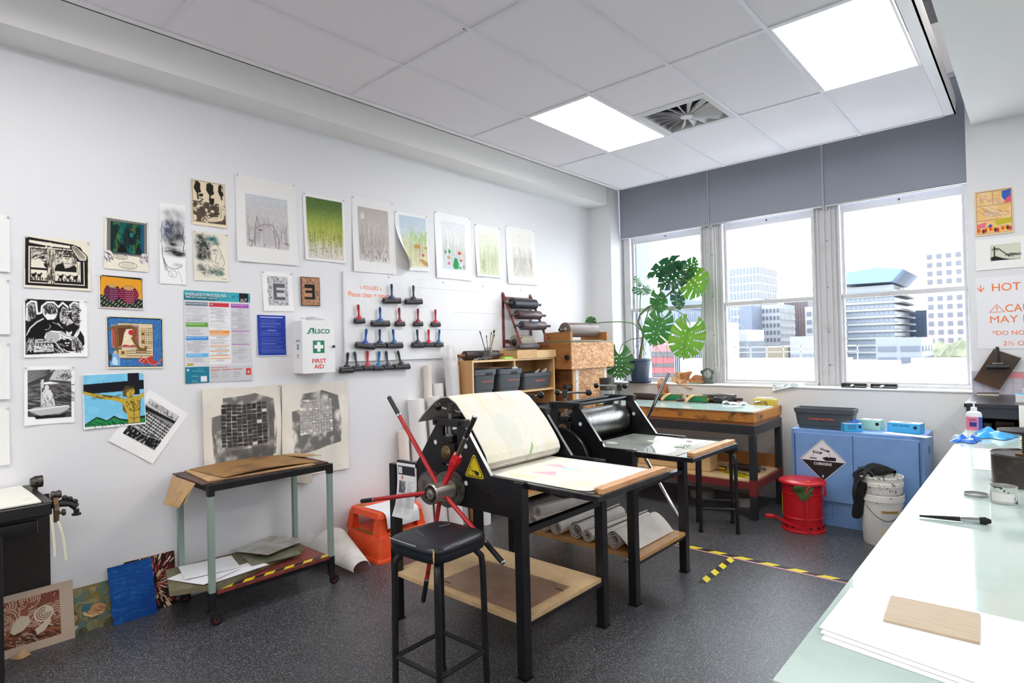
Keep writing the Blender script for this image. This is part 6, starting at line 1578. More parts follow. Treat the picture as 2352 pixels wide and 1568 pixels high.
# ------------------------------------------------------------------ orange step stool
M_ORG = mat('orange_plastic', (244, 88, 36), .45, col2=(232, 74, 30), ns=8)
M_DIRT = mat('worn_tread', (150, 112, 60), .8, col2=(206, 84, 40), ns=25, nlo=.45, nhi=.6)
t = thing('step_stool', 'orange moulded plastic two-tier step stool against the wall', 'step stool', (-3.79, 2.72, 0))
def tier(b, x0, x1, y0, y1, z0, z1, ins, r=.04, n=6):
    def rr(ix):
        out = []
        for (cx_, cy_, a0) in ((x1 - r - ix, y1 - r - ix, 0), (x0 + r + ix, y1 - r - ix, PI / 2), (x0 + r + ix, y0 + r + ix, PI), (x1 - r - ix, y0 + r + ix, 1.5 * PI)):
            for k in range(n + 1): out.append((cx_ + r * math.cos(a0 + PI / 2 * k / n), cy_ + r * math.sin(a0 + PI / 2 * k / n)))
        return out
    rings = [[b.bm.verts.new((*p, z)) for p in rr(ix)] for ix, z in ((0, z0), (ins, z1 - .018), (ins + .006, z1 - .005), (ins + .02, z1))]
    m_ = len(rings[0])
    for A_, C_ in zip(rings, rings[1:]):
        for k in range(m_): b.bm.faces.new((A_[k], A_[(k + 1) % m_], C_[(k + 1) % m_], C_[k]))
    b.bm.faces.new(rings[-1]); b.bm.faces.new(rings[0][::-1])
    return b
obj('base_tier', tier(B(), -4.035, -3.555, 2.485, 2.965, 0, .185, .02), M_ORG, t, smooth=40)
obj('base_lip', tier(B(), -4.045, -3.545, 2.475, 2.975, 0, .03, .0), M_ORG, t, smooth=40)
tp = obj('top_tier', tier(B(), -4.02, -3.61, 2.52, 2.945, .300, .345, .008, .045), M_ORG, t, smooth=40)
for (x0, y0, sx, sy) in ((-3.625, 2.535, 1, 1), (-3.625, 2.93, 1, -1), (-4.005, 2.535, -1, 1), (-4.005, 2.93, -1, -1)):
    b = B()
    P0 = [(x0 + sx * .025, y0 - sy * .02), (x0 - sx * .055, y0 - sy * .02), (x0 - sx * .055, y0 + sy * .04), (x0 + sx * .025, y0 + sy * .055)]
    P1 = [(x0, y0), (x0 - sx * .055, y0), (x0 - sx * .05, y0 + sy * .04), (x0, y0 + sy * .05)]
    va = [b.bm.verts.new((*p, .18)) for p in P0]; vb = [b.bm.verts.new((*p, .315)) for p in P1]
    for k in range(4): b.bm.faces.new((va[k], va[(k + 1) % 4], vb[(k + 1) % 4], vb[k]))
    b.bm.faces.new(va[::-1]); b.bm.faces.new(vb)
    obj('pillar', b, M_ORG, t, smooth=0)
obj('core', B().box(-3.93, -3.72, 2.70, 2.86, .18, .31), mat('orange_shade', (226, 70, 28), .5), t, smooth=0)
for (x0, x1, y0, y1, z) in ((-3.93, -3.70, 2.51, 2.55, .1856), (-3.60, -3.575, 2.58, 2.86, .1856), (-3.98, -3.90, 2.57, 2.62, .3455), (-3.98, -3.92, 2.80, 2.86, .3455)):
    obj('tread_patch', B().box(x0, x1, y0, y1, z - .001, z), M_DIRT, t, smooth=0)
pr_ = [(-3.86, .349), (-3.74, .349), (-3.66, .348), (-3.625, .345), (-3.600, .330), (-3.592, .300), (-3.588, .25), (-3.590, .225)]
b = B().grid(lambda u, v: (pr_[round(u * 7)][0], 2.565 + .30 * v + .02 * u, pr_[round(u * 7)][1] + .0015), 8, 5, .0008)
one('draped_paper', b, M_PAPER, 'white paper draped over the top of the orange step stool', 'paper', smooth=60)
# curled off-white sheet on the floor
def curl(u, v):
    a = -1.9 + 3.6 * u                       # half-open cone lying on the floor, wide end to the front
    r_ = .045 + .045 * v
    ax_ = Vector((-3.50, 2.30, 0)).lerp(Vector((-3.93, 2.32, .05)), v)
    return ax_.x, ax_.y + r_ * 1.5 * math.sin(a) - .06 * v * (u < .2) * (1 - u * 5), max(.003, ax_.z + r_ * (1 + math.cos(a)) + .004)
one('curled_sheet', B().grid(curl, 22, 10, .0012), mat('stiff_offwhite', (226, 222, 216), .7, col2=(214, 209, 202), ns=10), 'off-white sheet curled on the floor before the step stool', 'paper', smooth=60)
b = B().grid(lambda u, v: (-3.98 + .05 * u - .03 * v, 2.13 + .22 * u + .05 * v, .005 + .22 * v - .10 * u * v), 6, 6, .0012)
one('leaning_sheet', b, mat('white_tissue', (226, 224, 222), .8, col2=(232, 196, 186), ns=7, nlo=.6, nhi=.75), 'crumpled white sheet leaning between trolley and step stool', 'paper', smooth=50)

# ------------------------------------------------------------------ rolls of paper standing by the wall
M_RP = mat('roll_paper', (240, 239, 238), .75)
M_RP2 = mat('warm_roll_paper', (238, 228, 218), .75)
WRAP = mat('plastic_wrap', (246, 247, 250), .25)
WRAP.node_tree.nodes['Principled BSDF'].inputs['Alpha'].default_value = .42
def prol(lab, x, y, r, h_, m, lx=0.0, wrap=False, core=.5):
    t = thing('paper_roll', lab, 'paper roll', (x, y, 0), group='paper rolls standing by the wall')
    tilt = -.10 + lx
    prof_ = [(r, 0), (r, h_), (r * .93, h_), (r * .93, h_ - .01), (r * .86, h_ - .004), (r * core, h_ - .006), (r * core, h_ - .10), (0, h_ - .10)]
    b = B().lathe(prof_, (x, y, 0), 28)
    for v in b.bm.verts: v.co.x += tilt * v.co.z / max(h_, .1)
    obj('roll', b, m, t, smooth=40)
    if wrap:
        b = B(); n_ = 30
        def f_(u, v):
            a = 2 * PI * u; rr = r * (1.06 + .05 * math.sin(7 * a + 9 * v) * (.4 + v)) if v < .9 else r * (1.02 - 3.0 * (v - .9)) * (1 + .2 * math.sin(5 * a)); z = .02 + (h_ + .12) * v
            return x + rr * math.cos(a) + tilt * z / h_, y + rr * math.sin(a), z
        b.grid(f_, n_, 26, closed=True)
        obj('plastic_wrap', b, WRAP, t, smooth=60)
    return t
prol('plastic-wrapped tall white roll beside the shelf unit', -3.84, 3.56, .062, 1.43, M_RP, wrap=True)
prol('slim white roll left of the plastic-wrapped one, second tallest', -3.97, 3.35, .036, 1.40, M_RP2, lx=.05)
prol('wide white roll with a torn edge between the slim and wrapped rolls', -3.93, 3.455, .052, 1.235, M_RP, lx=.02)
prol('white roll at the front left of the group', -3.90, 3.20, .072, 1.115, M_RP, lx=.0)
prol('medium white roll right of the front left one', -3.83, 3.32, .052, 1.13, M_RP, lx=.02)
prol('short warm-white roll at the far left of the group', -3.97, 3.065, .045, .86, M_RP2, lx=.06)
prol('short white roll standing behind the near press leg', -3.66, 3.66, .058, .62, M_RP, lx=.09)
prol('low fat white roll in front of the group by the press', -3.76, 3.42, .062, .72, M_RP, lx=.06)
# ------------------------------------------------------------------ birch shelf unit
M_BIRCH = mat('birch_ply', (216, 168, 112), .45, col2=(204, 154, 98), ns=5, stretch=(4, 4, .6), nlo=.4, nhi=.7)
M_BIRCHE = mat('birch_edge', (228, 192, 138), .45)
t = thing('shelf_unit', 'open birch shelf unit with grey tubs against the left wall', 'shelf unit', (-3.9, 4.235, 0))
SX0, SX1, SY0, SY1, SZ = -4.035, -3.752, 3.64, 4.832, 1.43
for y in (SY0, SY1 - .018):
    s_ = obj('side_panel', B().box(SX0, SX1, y, y + .018, 0, SZ - .0), M_BIRCH, t, smooth=0)
    obj('edge_strip', B().box(SX1, SX1 + .003, y, y + .018, 0, SZ), M_BIRCHE, s_, smooth=0)
obj('back_panel', B().box(SX0 - .006, SX0, SY0, SY1, 0, SZ), M_BIRCH, t, smooth=0)
for k, (z, th) in enumerate(((SZ - .018, .018), (1.099, .018), (.74, .018), (.40, .018), (.07, .03))):
    s_ = obj('shelf_board', B().box(SX0, SX1, SY0 + .018, SY1 - .018, z, z + th), M_BIRCH, t, smooth=0)
    obj('edge_strip', B().box(SX1, SX1 + .003, SY0 + .018, SY1 - .018, z, z + th), M_BIRCHE, s_, smooth=0)
for z0, z1 in ((1.352, 1.412), (.758, 1.099), (.418, .74)):
    obj('divider', B().box(SX0, SX1, 4.203, 4.221, z0, z1), M_BIRCH, t, smooth=0)

M_TUB = mat('grey_plastic', (76, 82, 88), .45)
M_INKTXT = mat('orange_label', (238, 104, 56), .5)
def tub(name, lab, x0, x1, y0, y1, z0, z1, txt, slot=True, face='x', group='grey ink tubs'):
    """tapered open tub; long axis given by the box"""
    t = thing(name, lab, 'storage tub', ((x0 + x1) / 2, (y0 + y1) / 2, z0), group=group)
    def rr(ix, iy, z, r=.025, n=4):
        o = []
        for (cx_, cy_, a0) in ((x1 - r - ix, y1 - r - iy, 0), (x0 + r + ix, y1 - r - iy, PI / 2), (x0 + r + ix, y0 + r + iy, PI), (x1 - r - ix, y0 + r + iy, 1.5 * PI)):
            for k in range(n + 1): o.append((cx_ + r * math.cos(a0 + PI / 2 * k / n), cy_ + r * math.sin(a0 + PI / 2 * k / n), z))
        return o
    b = B(); H = z1 - z0
    L_ = [(.035, z0), (.03, z0 + .004), (.028, z0 + H * .16), (.022, z0 + H * .17), (.010, z1 - H * .24), (.002, z1 - H * .22), (0, z1), (.006, z1), (.012, z1 - H * .2), (.034, z0 + .012)]
    rings = [[b.bm.verts.new(p) for p in rr(i_, i_, z)] for i_, z in L_]
    n_ = len(rings[0])
    for A_, C_ in zip(rings, rings[1:]):
        for k in range(n_): b.bm.faces.new((A_[k], A_[(k + 1) % n_], C_[(k + 1) % n_], C_[k]))
    b.bm.faces.new(rings[0][::-1]); b.bm.faces.new(rings[-1])
    obj('tub_body', b, M_TUB, t, smooth=40)
    if face == 'x':
        if slot:
            yc = (y0 + y1) / 2
            obj('handle_slot', B().box(x1 + .0004, x1 + .002, yc + .0, yc + .085, z1 - H * .25, z1 - H * .13, b=.0007), mat('slot_dark', (26, 28, 30), .7), t)
        if txt: text(txt, (x1 - .012, (y0 + y1) / 2 + .035, z0 + H * .50), WALL_UV, .014, M_INKTXT, t, min(.155, (y1 - y0) * .6), .02, lift=.004)
    else:
        text(txt, (x0 + (x1 - x0) * .47, y0 + .012, z0 + H * .48), WIN_UV, .017, M_INKTXT, t, (x1 - x0) * .42, .02, lift=.004)
    return t
tub('storage_tub', 'tall grey tub of ink tubes, leftmost on the shelf', -4.0, -3.752, 3.665, 3.965, 1.117, 1.345, 'OIL-BASED INKS (TUBES)')
tub('storage_tub', 'tall grey tub with white paper in it, middle of the three on the shelf', -3.99, -3.745, 3.985, 4.325, 1.117, 1.338, 'OIL-BASED INKS (TUBES)')
tub('storage_tub', 'low wide grey tub on the right of the shelf', -4.0, -3.752, 4.345, 4.795, 1.117, 1.283, 'WATER-BASED INKS', slot=False)
tub('storage_tub', 'grey tub with a handle slot low in the shelf unit, behind the drum blanket', -3.99, -3.752, 4.55, 4.80, .758, .95, '')
tub('storage_tub', 'grey tub low in the left bay of the shelf unit', -3.99, -3.752, 3.68, 4.0, .758, .97, '')
M_TUBE = {k: mat('ink_tube_' + k, c_, .35) for k, c_ in (('white', (226, 226, 224)), ('dark', (40, 40, 44)), ('pink', (206, 120, 150)), ('green', (70, 140, 96)), ('red', (180, 50, 50)))}
for k, (x, y, c_) in enumerate(((-3.84, 3.74, 'dark'), (-3.82, 3.80, 'dark'), (-3.85, 3.85, 'red'), (-3.82, 3.89, 'green'), (-3.84, 3.93, 'white'))):
    z = 1.30
    lab = ['dark ink tube at the left', 'dark ink tube second from the left', 'red ink tube in the middle', 'green ink tube right of the red one', 'white ink tube at the right'][k] + ' of the leftmost shelf tub'
    tt = thing('ink_tube', lab, 'ink tube', (x, y, z - .1), group='ink tubes in the leftmost shelf tub')
    obj('tube_body', B().tube([(x, y, z - .1), (x, y, z + .03)], [.016, .014], 10), M_TUBE[c_], tt)
    obj('cap', B().cyl((x, y, z + .03), (x, y, z + .052), .009, n=10), M_TUBE['dark'], tt)
for k, (x, y) in enumerate(((-3.83, 4.62), (-3.80, 4.70), (-3.84, 4.74))):
    b = B().grid(lambda u, v: (x + .03 * u, y - .05 + .08 * v, 1.22 + .07 * u + .03 * v), 3, 3, .002)
    one('foil_packet', b, mat('foil_white', (222, 222, 218), .4), ['leftmost', 'middle', 'rightmost'][k] + ' pale packet poking out of the low wide tub', 'packet', 'packets in the low wide tub')
one('paper_scrap', B().grid(lambda u, v: (-3.80 + .015 * v, 4.22 + .08 * u, 1.25 + .13 * v * (1 - .3 * u)), 3, 3, .001), M_PAPER, 'white paper sticking out of the middle shelf tub', 'paper')
tt = thing('ink_tin', 'round tin with a blue and white label on the bottom shelf', 'tin', (-3.80, 4.56, .10), group='tins on the bottom shelf')
obj('tin_body', B().lathe([(0, 0), (.05, 0), (.05, .09), (.046, .092), (0, .088)], (-3.80, 4.56, .10), 22), mat('tin_label', (214, 220, 226), .4, col2=(30, 96, 170), ns=14, nlo=.5, nhi=.52), tt)
tt = thing('ink_tin', 'amber tin left of the blue labelled tin on the bottom shelf', 'tin', (-3.82, 4.44, .10), group='tins on the bottom shelf')
obj('tin_body', B().lathe([(0, 0), (.035, 0), (.035, .06), (0, .06)], (-3.82, 4.44, .10), 18), mat('amber_tin', (206, 140, 70), .4), tt)
tt = thing('glove_bundle', 'bright green gloves hanging at the right end of the lower shelf', 'gloves', (-3.74, 4.78, .74))
b = B().ball((-3.735, 4.775, .80), 1, 16)
for v in b.bm.verts:
    d = v.co - Vector((-3.735, 4.775, .80)); s_ = 1 + .35 * math.sin(14 * d.x + 5 * d.z) * math.cos(9 * d.y)
    v.co = Vector((-3.735, 4.775, .80)) + Vector((d.x * .03 * s_, d.y * .045 * s_, d.z * .06 * s_))
obj('glove', b, mat('green_rubber', (12, 112, 60), .4), tt)

# things on top of the shelf unit
def axle_roller(lab, c, L_, r, m, ax='y', hl=.06, hr=.010, hm=None, group=None, ends=(1, 1), name='ink_roller', loc=None):
    c = Vector(c); d = Vector((0, 1, 0)) if ax == 'y' else Vector((1, 0, 0))
    t = thing(name, lab, 'ink roller', loc or (c.x, c.y, c.z - r), group=group)
    obj('roller', B().tube([c - d * L_ / 2, c - d * (L_ / 2 - .004), c + d * (L_ / 2 - .004), c + d * L_ / 2], [r * .94, r, r, r * .94], 24), m, t)
    for s_, e in zip((-1, 1), ends):
        if e: obj('handle', B().tube([c + d * s_ * L_ / 2 * .99, c + d * s_ * (L_ / 2 + .012), c + d * s_ * (L_ / 2 + .02), c + d * s_ * (L_ / 2 + hl)], [r * .5, r * .45, hr, hr * 1.1], 12), hm or M_IRON, t)
    return t
M_LEATH = mat('dark_leather', (66, 46, 44), .38, col2=(46, 36, 38), ns=18)
M_RUBG = mat('grey_rubber', (92, 82, 78), .5)
axle_roller('dark brown roller with wooden handles lying on the shelf top', (-3.89, 3.90, 1.474), .44, .044, M_LEATH, hl=.075, hr=.013, hm=mat('worn_handle', (120, 74, 44), .45))
t = thing('brush_jar', 'clear glass jar of brushes on the shelf top', 'jar', (-3.80, 3.90, 1.43))
obj('glass', B().lathe([(0, 0), (.038, 0), (.042, .01), (.042, .095), (.036, .103), (.036, .115), (.034, .115), (.034, .10), (.039, .093), (.039, .012), (0, .006)], (-3.80, 3.90, 1.43), 24), pane_mat('jar_glass', (236, 240, 240), 1.45, .03), t)
for k, (dy, dz, dx, c_, rb) in enumerate(((-.10, .25, .0, (70, 60, 56), .003), (-.085, .26, -.02, (60, 50, 70), .003), (-.04, .22, .02, (50, 50, 54), .003), (.09, .27, .0, (196, 160, 110), .006), (.06, .25, -.01, (110, 80, 60), .003), (.07, .23, .02, (150, 130, 110), .003))):
    p0, p1 = Vector((-3.80 + dx * .3, 3.90 + dy * .05, 1.44)), Vector((-3.80 + dx, 3.90 + dy, 1.44 + dz))
    lab = ['thin dark brush leaning furthest left', 'purple-handled brush second from the left', 'short dark brush', 'thick pale-handled brush leaning right', 'brown brush behind the thick pale one', 'light brown brush in front of the thick pale one'][k] + ' in the shelf-top jar'
    bt = thing('paint_brush', lab, 'brush', p0, group='brushes in the shelf-top jar')
    obj('handle', B().tube([p0, p0.lerp(p1, .88)], [rb * .7, rb], 8), mat('brush_handle_%d' % k, c_, .4), bt)
    obj('bristles', B().tube([p0.lerp(p1, .88), p0.lerp(p1, .95), p1], [rb * 1.1, rb * 1.8, rb * .5], 8), mat('bristle', (36, 48, 36), .8), bt)
b = B().grid(lambda u, v: (-3.80 + .05 * u, 3.70 + .14 * v, 1.436 + .018 * abs(math.sin(6 * u + 9 * v)) * math.sin(PI * v)), 9, 12, .0015)
one('foil_scraps', b, mat('silver_foil', (206, 208, 202), .3, .5, col2=(110, 116, 110), ns=40), 'crumpled silver foil scraps at the left of the shelf top', 'foil', smooth=20)
axle_roller('small brown roller handle lying before the brush jar', (-3.775, 3.835, 1.450), .10, .018, M_LEATH, hl=.03, hr=.008)
one('scraper', B().prism([(4.08, 1.432), (4.22, 1.432), (4.22, 1.444), (4.13, 1.452), (4.09, 1.446)], 'x', -3.80, -3.765), mat('lime_plastic', (140, 214, 40), .35), 'lime green plastic scraper on the shelf top', 'scraper')
one('flat_tray', B().box(-3.84, -3.805, 4.12, 4.36, 1.431, 1.443, b=.002), mat('slate_tray', (70, 70, 74), .4), 'flat dark tray behind the lime scraper', 'tray')
# open wooden box with heavy rollers on the shelf top
t = thing('wooden_crate', 'open shallow wooden box on the shelf top under the roller rack', 'box', (-3.87, 4.54, 1.431))
M_BOXP = mat('pale_ply', (214, 172, 116), .5, col2=(200, 156, 100), ns=9, stretch=(5, 1, 5))
for (x0, x1, y0, y1) in ((-4.0, -3.735, 4.235, 4.247), (-4.0, -3.735, 4.835, 4.847), (-3.747, -3.735, 4.247, 4.535), (-3.747, -3.735, 4.535, 4.835), (-4.0, -3.988, 4.247, 4.835)):
    obj('side', B().box(x0, x1, y0, y1, 1.431, 1.508 if y0 != 4.247 else 1.514), M_BOXP if y0 != 4.535 else mat('pale_ply2', (226, 192, 140), .5), t, smooth=0)
obj('bottom', B().box(-3.99, -3.745, 4.247, 4.835, 1.432, 1.438), M_BOXP, t, smooth=0)
axle_roller('large stone-grey roller resting in the wooden box', (-3.90, 4.50, 1.590), .24, .072, mat('stone_roller', (150, 142, 128), .6), hl=.06, hr=.02, loc=(-3.9, 4.5, 1.518))
axle_roller('slate grey roller lying across the front of the wooden box', (-3.82, 4.50, 1.545), .30, .030, mat('slate_roller', (92, 86, 88), .4), hl=.05, hr=.012, loc=(-3.82, 4.5, 1.515))

# dark red roller rack on the wall
M_RACK = mat('oxide_red_steel', (122, 46, 46), .45, col2=(98, 36, 38), ns=14)
t = thing('roller_rack', 'dark red steel wall rack holding three big rollers', 'rack', (-3.95, 4.6, 1.54))
xw = XW + .022
for y in (4.380, 4.812):
    obj('upright', B().prism([(y - .016, 1.54), (y + .016, 1.54), (y + .016, 2.095), (y + .008, 2.105), (y - .008, 2.105), (y - .016, 2.095)], 'x', xw, xw + .006), M_RACK, t, smooth=0)
    obj('slanted_bar', B().tube([(xw + .008, y, 2.085), (-3.80, y, 1.545)], .015, 4, up=(0, 1, 0)), M_RACK, t, smooth=0)
    obj('bottom_bar', B().tube([(xw + .004, y, 1.546), (-3.80, y, 1.546)], .005, 6), M_RACK, t)
    for f_ in (.22, .43, .64, .87):
        p = Vector((xw + .008, y, 2.085)).lerp(Vector((-3.80, y, 1.545)), f_)
        obj('peg', B().tube([p, p + Vector((.035, 0, .022))], .005, 6), M_RACK, t)
    for z in (2.085, 1.60): obj('screw', B().lathe([(0, .002), (.006, .002), (.006, 0)], (xw + .006, y, z), 8, 'x'), M_ALU, t)
for z in (2.045, 1.605): obj('cross_bar', B().box(xw, xw + .005, 4.396, 4.796, z - .016, z + .016), M_RACK, t, smooth=0)
for k, (z, r, m_, lab, hm) in enumerate(((1.975, .056, mat('blue_black_roller', (40, 44, 52), .35), 'blue-black roller, top of the three in the red rack', mat('handle_brownblack', (58, 50, 48), .4)),
        (1.858, .046, mat('maroon_roller', (78, 58, 60), .35), 'maroon roller, middle of the three in the red rack', mat('handle_maroon', (84, 54, 54), .4)),
        (1.746, .046, mat('steel_blue_roller', (62, 74, 94), .35, col2=(112, 78, 66), ns=9, nlo=.52, nhi=.62), 'steel blue roller with brown smears, lowest in the red rack', mat('handle_ink', (48, 48, 54), .4)))):
    f_ = (2.085 - z) / .54
    x = (xw + .008) * (1 - f_) + -3.80 * f_ + .035
    axle_roller(lab, (x, 4.596 + .012 * k, z + .012), .36, r, m_, hl=.10, hr=.012, hm=hm, group='rollers in the red rack')

# ------------------------------------------------------------------ strand board boxes
def osb():
    m = bpy.data.materials.new('strand_board'); m.use_nodes = True; nt = m.node_tree; b = nt.nodes['Principled BSDF']; b.inputs['Roughness'].default_value = .6
    tc = nt.nodes.new('ShaderNodeTexCoord'); mp = nt.nodes.new('ShaderNodeMapping'); mp.inputs['Scale'].default_value = (1, 1, 2.2); v = nt.nodes.new('ShaderNodeTexVoronoi'); v.inputs['Scale'].default_value = 26
    n = nt.nodes.new('ShaderNodeTexNoise'); n.inputs['Scale'].default_value = 9; n.inputs['Distortion'].default_value = 2
    mx = nt.nodes.new('ShaderNodeMix'); mx.data_type = 'RGBA'; mx.inputs[0].default_value = .35
    r = nt.nodes.new('ShaderNodeValToRGB'); r.color_ramp.elements[0].position = .2; r.color_ramp.elements[1].position = .8
    r.color_ramp.elements[0].color = (*lin((170, 108, 62)), 1); r.color_ramp.elements[1].color = (*lin((232, 188, 138)), 1)
    nt.links.new(tc.outputs['Object'], mp.inputs[0]); nt.links.new(mp.outputs[0], v.inputs['Vector']); nt.links.new(mp.outputs[0], n.inputs['Vector']); nt.links.new(v.outputs['Color'], mx.inputs[6]); nt.links.new(n.outputs['Color'], mx.inputs[7])
    nt.links.new(mx.outputs[2], r.inputs['Fac']); nt.links.new(r.outputs['Color'], b.inputs['Base Color'])
    return m
M_OSB = osb()
M_WOODB = mat('old_pine', (176, 120, 66), .6, col2=(150, 98, 50), ns=4, stretch=(1, 6, 6), nlo=.4, nhi=.7)
t = thing('strand_board_box', 'upper strand board box between the shelf unit and the window wall', 'box', (-3.79, 5.26, 1.30))
obj('side', B().box(-4.04, -3.56, 4.862, 4.876, 1.302, 1.43).box(-4.04, -3.56, 4.862, 4.876, 1.4305, 1.582), M_WOODB, t, smooth=0)
obj('front', B().box(-3.56, -3.548, 4.862, 5.664, 1.302, 1.578), M_OSB, t, smooth=0)
obj('lid', B().box(-4.04, -3.56, 4.876, 5.664, 1.565, 1.582), M_WOODB, t, smooth=0)
obj('glass_lid', B().box(-4.0, -3.545, 4.866, 5.66, 1.5825, 1.590), mat('teal_glass_edge', (60, 140, 134), .2), t, smooth=0)
obj('floor', B().box(-4.04, -3.56, 4.876, 5.664, 1.302, 1.315), M_WOODB, t, smooth=0)
t = thing('strand_board_cabinet', 'lower strand board cabinet with handwritten 2016 and white tape', 'box', (-3.82, 5.27, 0))
obj('side', B().box(-4.04, -3.62, 4.95, 4.965, 0, 1.30), mat('dark_pine', (150, 92, 44), .6, col2=(124, 74, 34), ns=3, stretch=(1, 1, 7)), t, smooth=0)
obj('front', B().box(-3.62, -3.605, 4.95, 5.60, 0, 1.30), M_OSB, t, smooth=0)
obj('corner_strip', B().box(-3.606, -3.60, 4.945, 4.99, 0, 1.298), mat('pine_strip_pale', (212, 160, 104), .6), t, smooth=0)
for y in (5.0, 5.535): obj('white_tape', B().box(-3.604, -3.6025, y, y + .05, .2, 1.295), mat('inky_white_tape', (226, 222, 216), .6, col2=(40, 38, 40), ns=30, nlo=.66, nhi=.7), t, smooth=0)
SD2 = (Vector((1, 0, 0)), Vector((0, 0, 1)))
M_PEN = mat('marker_brown', (70, 44, 28), .7)
text('2016', (-3.76, 4.95, 1.215), SD2, .085, M_PEN, t, .20, -.01, name='handwriting')
text('x24', (-3.72, 4.95, 1.10), SD2, .085, M_PEN, t, .18, -.01, name='handwriting')
for z, x, lab in ((1.425, -3.60, 'black foam-covered handle between shelf unit and upper strand board box'), (1.115, -3.63, 'black foam-covered handle beside the handwritten 2016')):
    t = thing('foam_handle', lab, 'handle', (x, 4.86, z - .02)); obj('grip', B().tube([(x, 4.838 if z > 1.3 else 4.84, z), (x, 4.861 if z > 1.3 else 4.948, z)], .026 if z > 1.3 else .024, 14), mat('black_foam', (32, 32, 34), .8), t)
    obj('tube_end', B().tube([(x, 4.834 if z > 1.3 else 4.832, z), (x, 4.8385, z)], .012, 12), M_BLK, t)
# roller cradle
t = thing('roller_cradle', 'wooden cradle on top of the strand board box', 'cradle', (-3.72, 5.25, 1.591))
for y in (4.875, 5.555): obj('end_block', B().prism([(-3.92, 1.591), (-3.57, 1.591), (-3.57, 1.690), (-3.66, 1.690), (-3.70, 1.672), (-3.74, 1.690), (-3.92, 1.682)], 'y', y, y + .04), M_WOODB, t, smooth=0)
obj('rail', B().box(-3.90, -3.60, 4.915, 5.555, 1.591, 1.603), M_WOODB, t, smooth=0)
axle_roller('big brown-grey roller resting in the wooden cradle', (-3.70, 5.235, 1.712), .56, .078, mat('brown_grey_roller', (116, 100, 94), .35, col2=(84, 76, 78), ns=7, nlo=.62, nhi=.66), hl=.09, hr=.016, hm=M_STEEL, loc=(-3.7, 5.235, 1.691))

# ------------------------------------------------------------------ glass topped inking table
M_OCHRE = mat('ink_stained_ochre', (188, 122, 48), .5, col2=(60, 40, 32), ns=9, nlo=.50, nhi=.70, stretch=(1, 1, 1.4))
M_STEELB = mat('dark_steel_frame', (44, 44, 48), .4, col2=(64, 62, 62), ns=20, nlo=.6, nhi=.75)
M_OXR = mat('red_oxide', (128, 44, 44), .5)
TX0, TX1, TY0, TY1 = -3.46, -1.832, 5.135, 5.86
t = thing('inking_table', 'long inking table with a stained ochre top and dark steel frame under the windows', 'table', (-2.65, 5.5, 0))
obj('top_slab', B().box(TX0, TX1, TY0, TY1, .842, .930, b=.003), M_OCHRE, t)
obj('sub_top', B().box(TX0 + .01, TX1 - .01, TY0 + .01, TY1 - .01, .818, .842), mat('sub_top_brown', (150, 90, 44), .5), t, smooth=0)
obj('front_rail', B().box(TX0, TX1, TY0, TY0 + .05, .735, .817, b=.003), M_STEELB, t)
obj('back_rail', B().box(TX0, TX1, TY1 - .05, TY1, .735, .817, b=.003), M_STEELB, t)
for x in (TX0, TX1 - .05): obj('side_rail', B().box(x, x + .05, TY0 + .05, TY1 - .05, .735, .817, b=.003), M_STEELB, t)
for x in (TX0, TX1 - .055):
    for y in (TY0, TY1 - .055):
        lg = obj('leg', B().box(x, x + .055, y, y + .055, 0, .735, b=.003), M_STEELB, t)
        obj('painted_band', B().box(x - .0008, x + .0558, y - .0008, y + .0558, .205, .345), M_OXR, lg, smooth=0)
for (x0, x1, y0, y1) in ((TX0 + .055, TX1 - .055, TY0 + .004, TY0 + .03), (TX0 + .055, TX1 - .055, TY1 - .03, TY1 - .004), (TX1 - .03, TX1 - .004, TY0 + .055, TY1 - .055), (TX0 + .004, TX0 + .03, TY0 + .055, TY1 - .055)):
    obj('shelf_rail', B().box(x0, x1, y0, y1, .262, .325), M_OXR, t, smooth=0)
obj('shelf', B().box(TX0 + .03, TX1 - .03, TY0 + .006, TY1 - .006, .325, .338), M_PLY, t, smooth=0)
obj('shelf_back', B().box(TX0 + .03, TX1 - .03, TY1 - .012, TY1 - .004, .338, .46), mat('brown_board', (170, 112, 60), .6), t, smooth=0)
one('glass_slab', B().box(-3.40, -1.845, 5.125, 5.68, .9305, .940, b=.001), mat('sea_glass', (206, 228, 222), .06, spec=.7, col2=(194, 218, 212), ns=3), 'pale green glass sheet lying on the inking table', 'glass sheet')
one('wooden_crate', B().box(-3.05, -2.30, 5.28, 5.46, .339, .50, b=.006), mat('mdf_block', (226, 192, 140), .6), 'long pale block lying on the lower shelf of the inking table', 'box')
t = thing('caution_card', 'yellow caution card lying on the lower table shelf', 'sign', (-2.06, 5.33, .338))
cm = Matrix.Translation((-2.06, 5.33, .3385)) @ Matrix.Rotation(math.radians(-28), 4, 'Z')
obj('card', B().box(-.17, .17, -.10, .10, 0, .002, M=cm), mat('white_card_edge', (226, 226, 220), .5), t, smooth=0)
obj('yellow_face', B().box(-.16, .16, -.09, .09, .002, .0026, M=cm), M_YEL, t, smooth=0)
cU, cV = (cm.to_3x3() @ Vector((1, 0, 0))), (cm.to_3x3() @ Vector((0, 1, 0)))
text('CAUTION', cm @ Vector((0, .045, .0026)), (cU, cV), .05, M_TK, t, .26, .02); text('HOT SURFACE', cm @ Vector((0, -.04, .0026)), (cU, cV), .04, M_TK, t, .26, .02)
t = thing('brass_fitting', 'small brass fitting beside the pale block on the table shelf', 'fitting', (-2.24, 5.40, .338))
obj('body', B().cyl((-2.27, 5.40, .362), (-2.20, 5.40, .362), .022, n=14), mat('brass', (206, 164, 70), .25, 1.0), t)
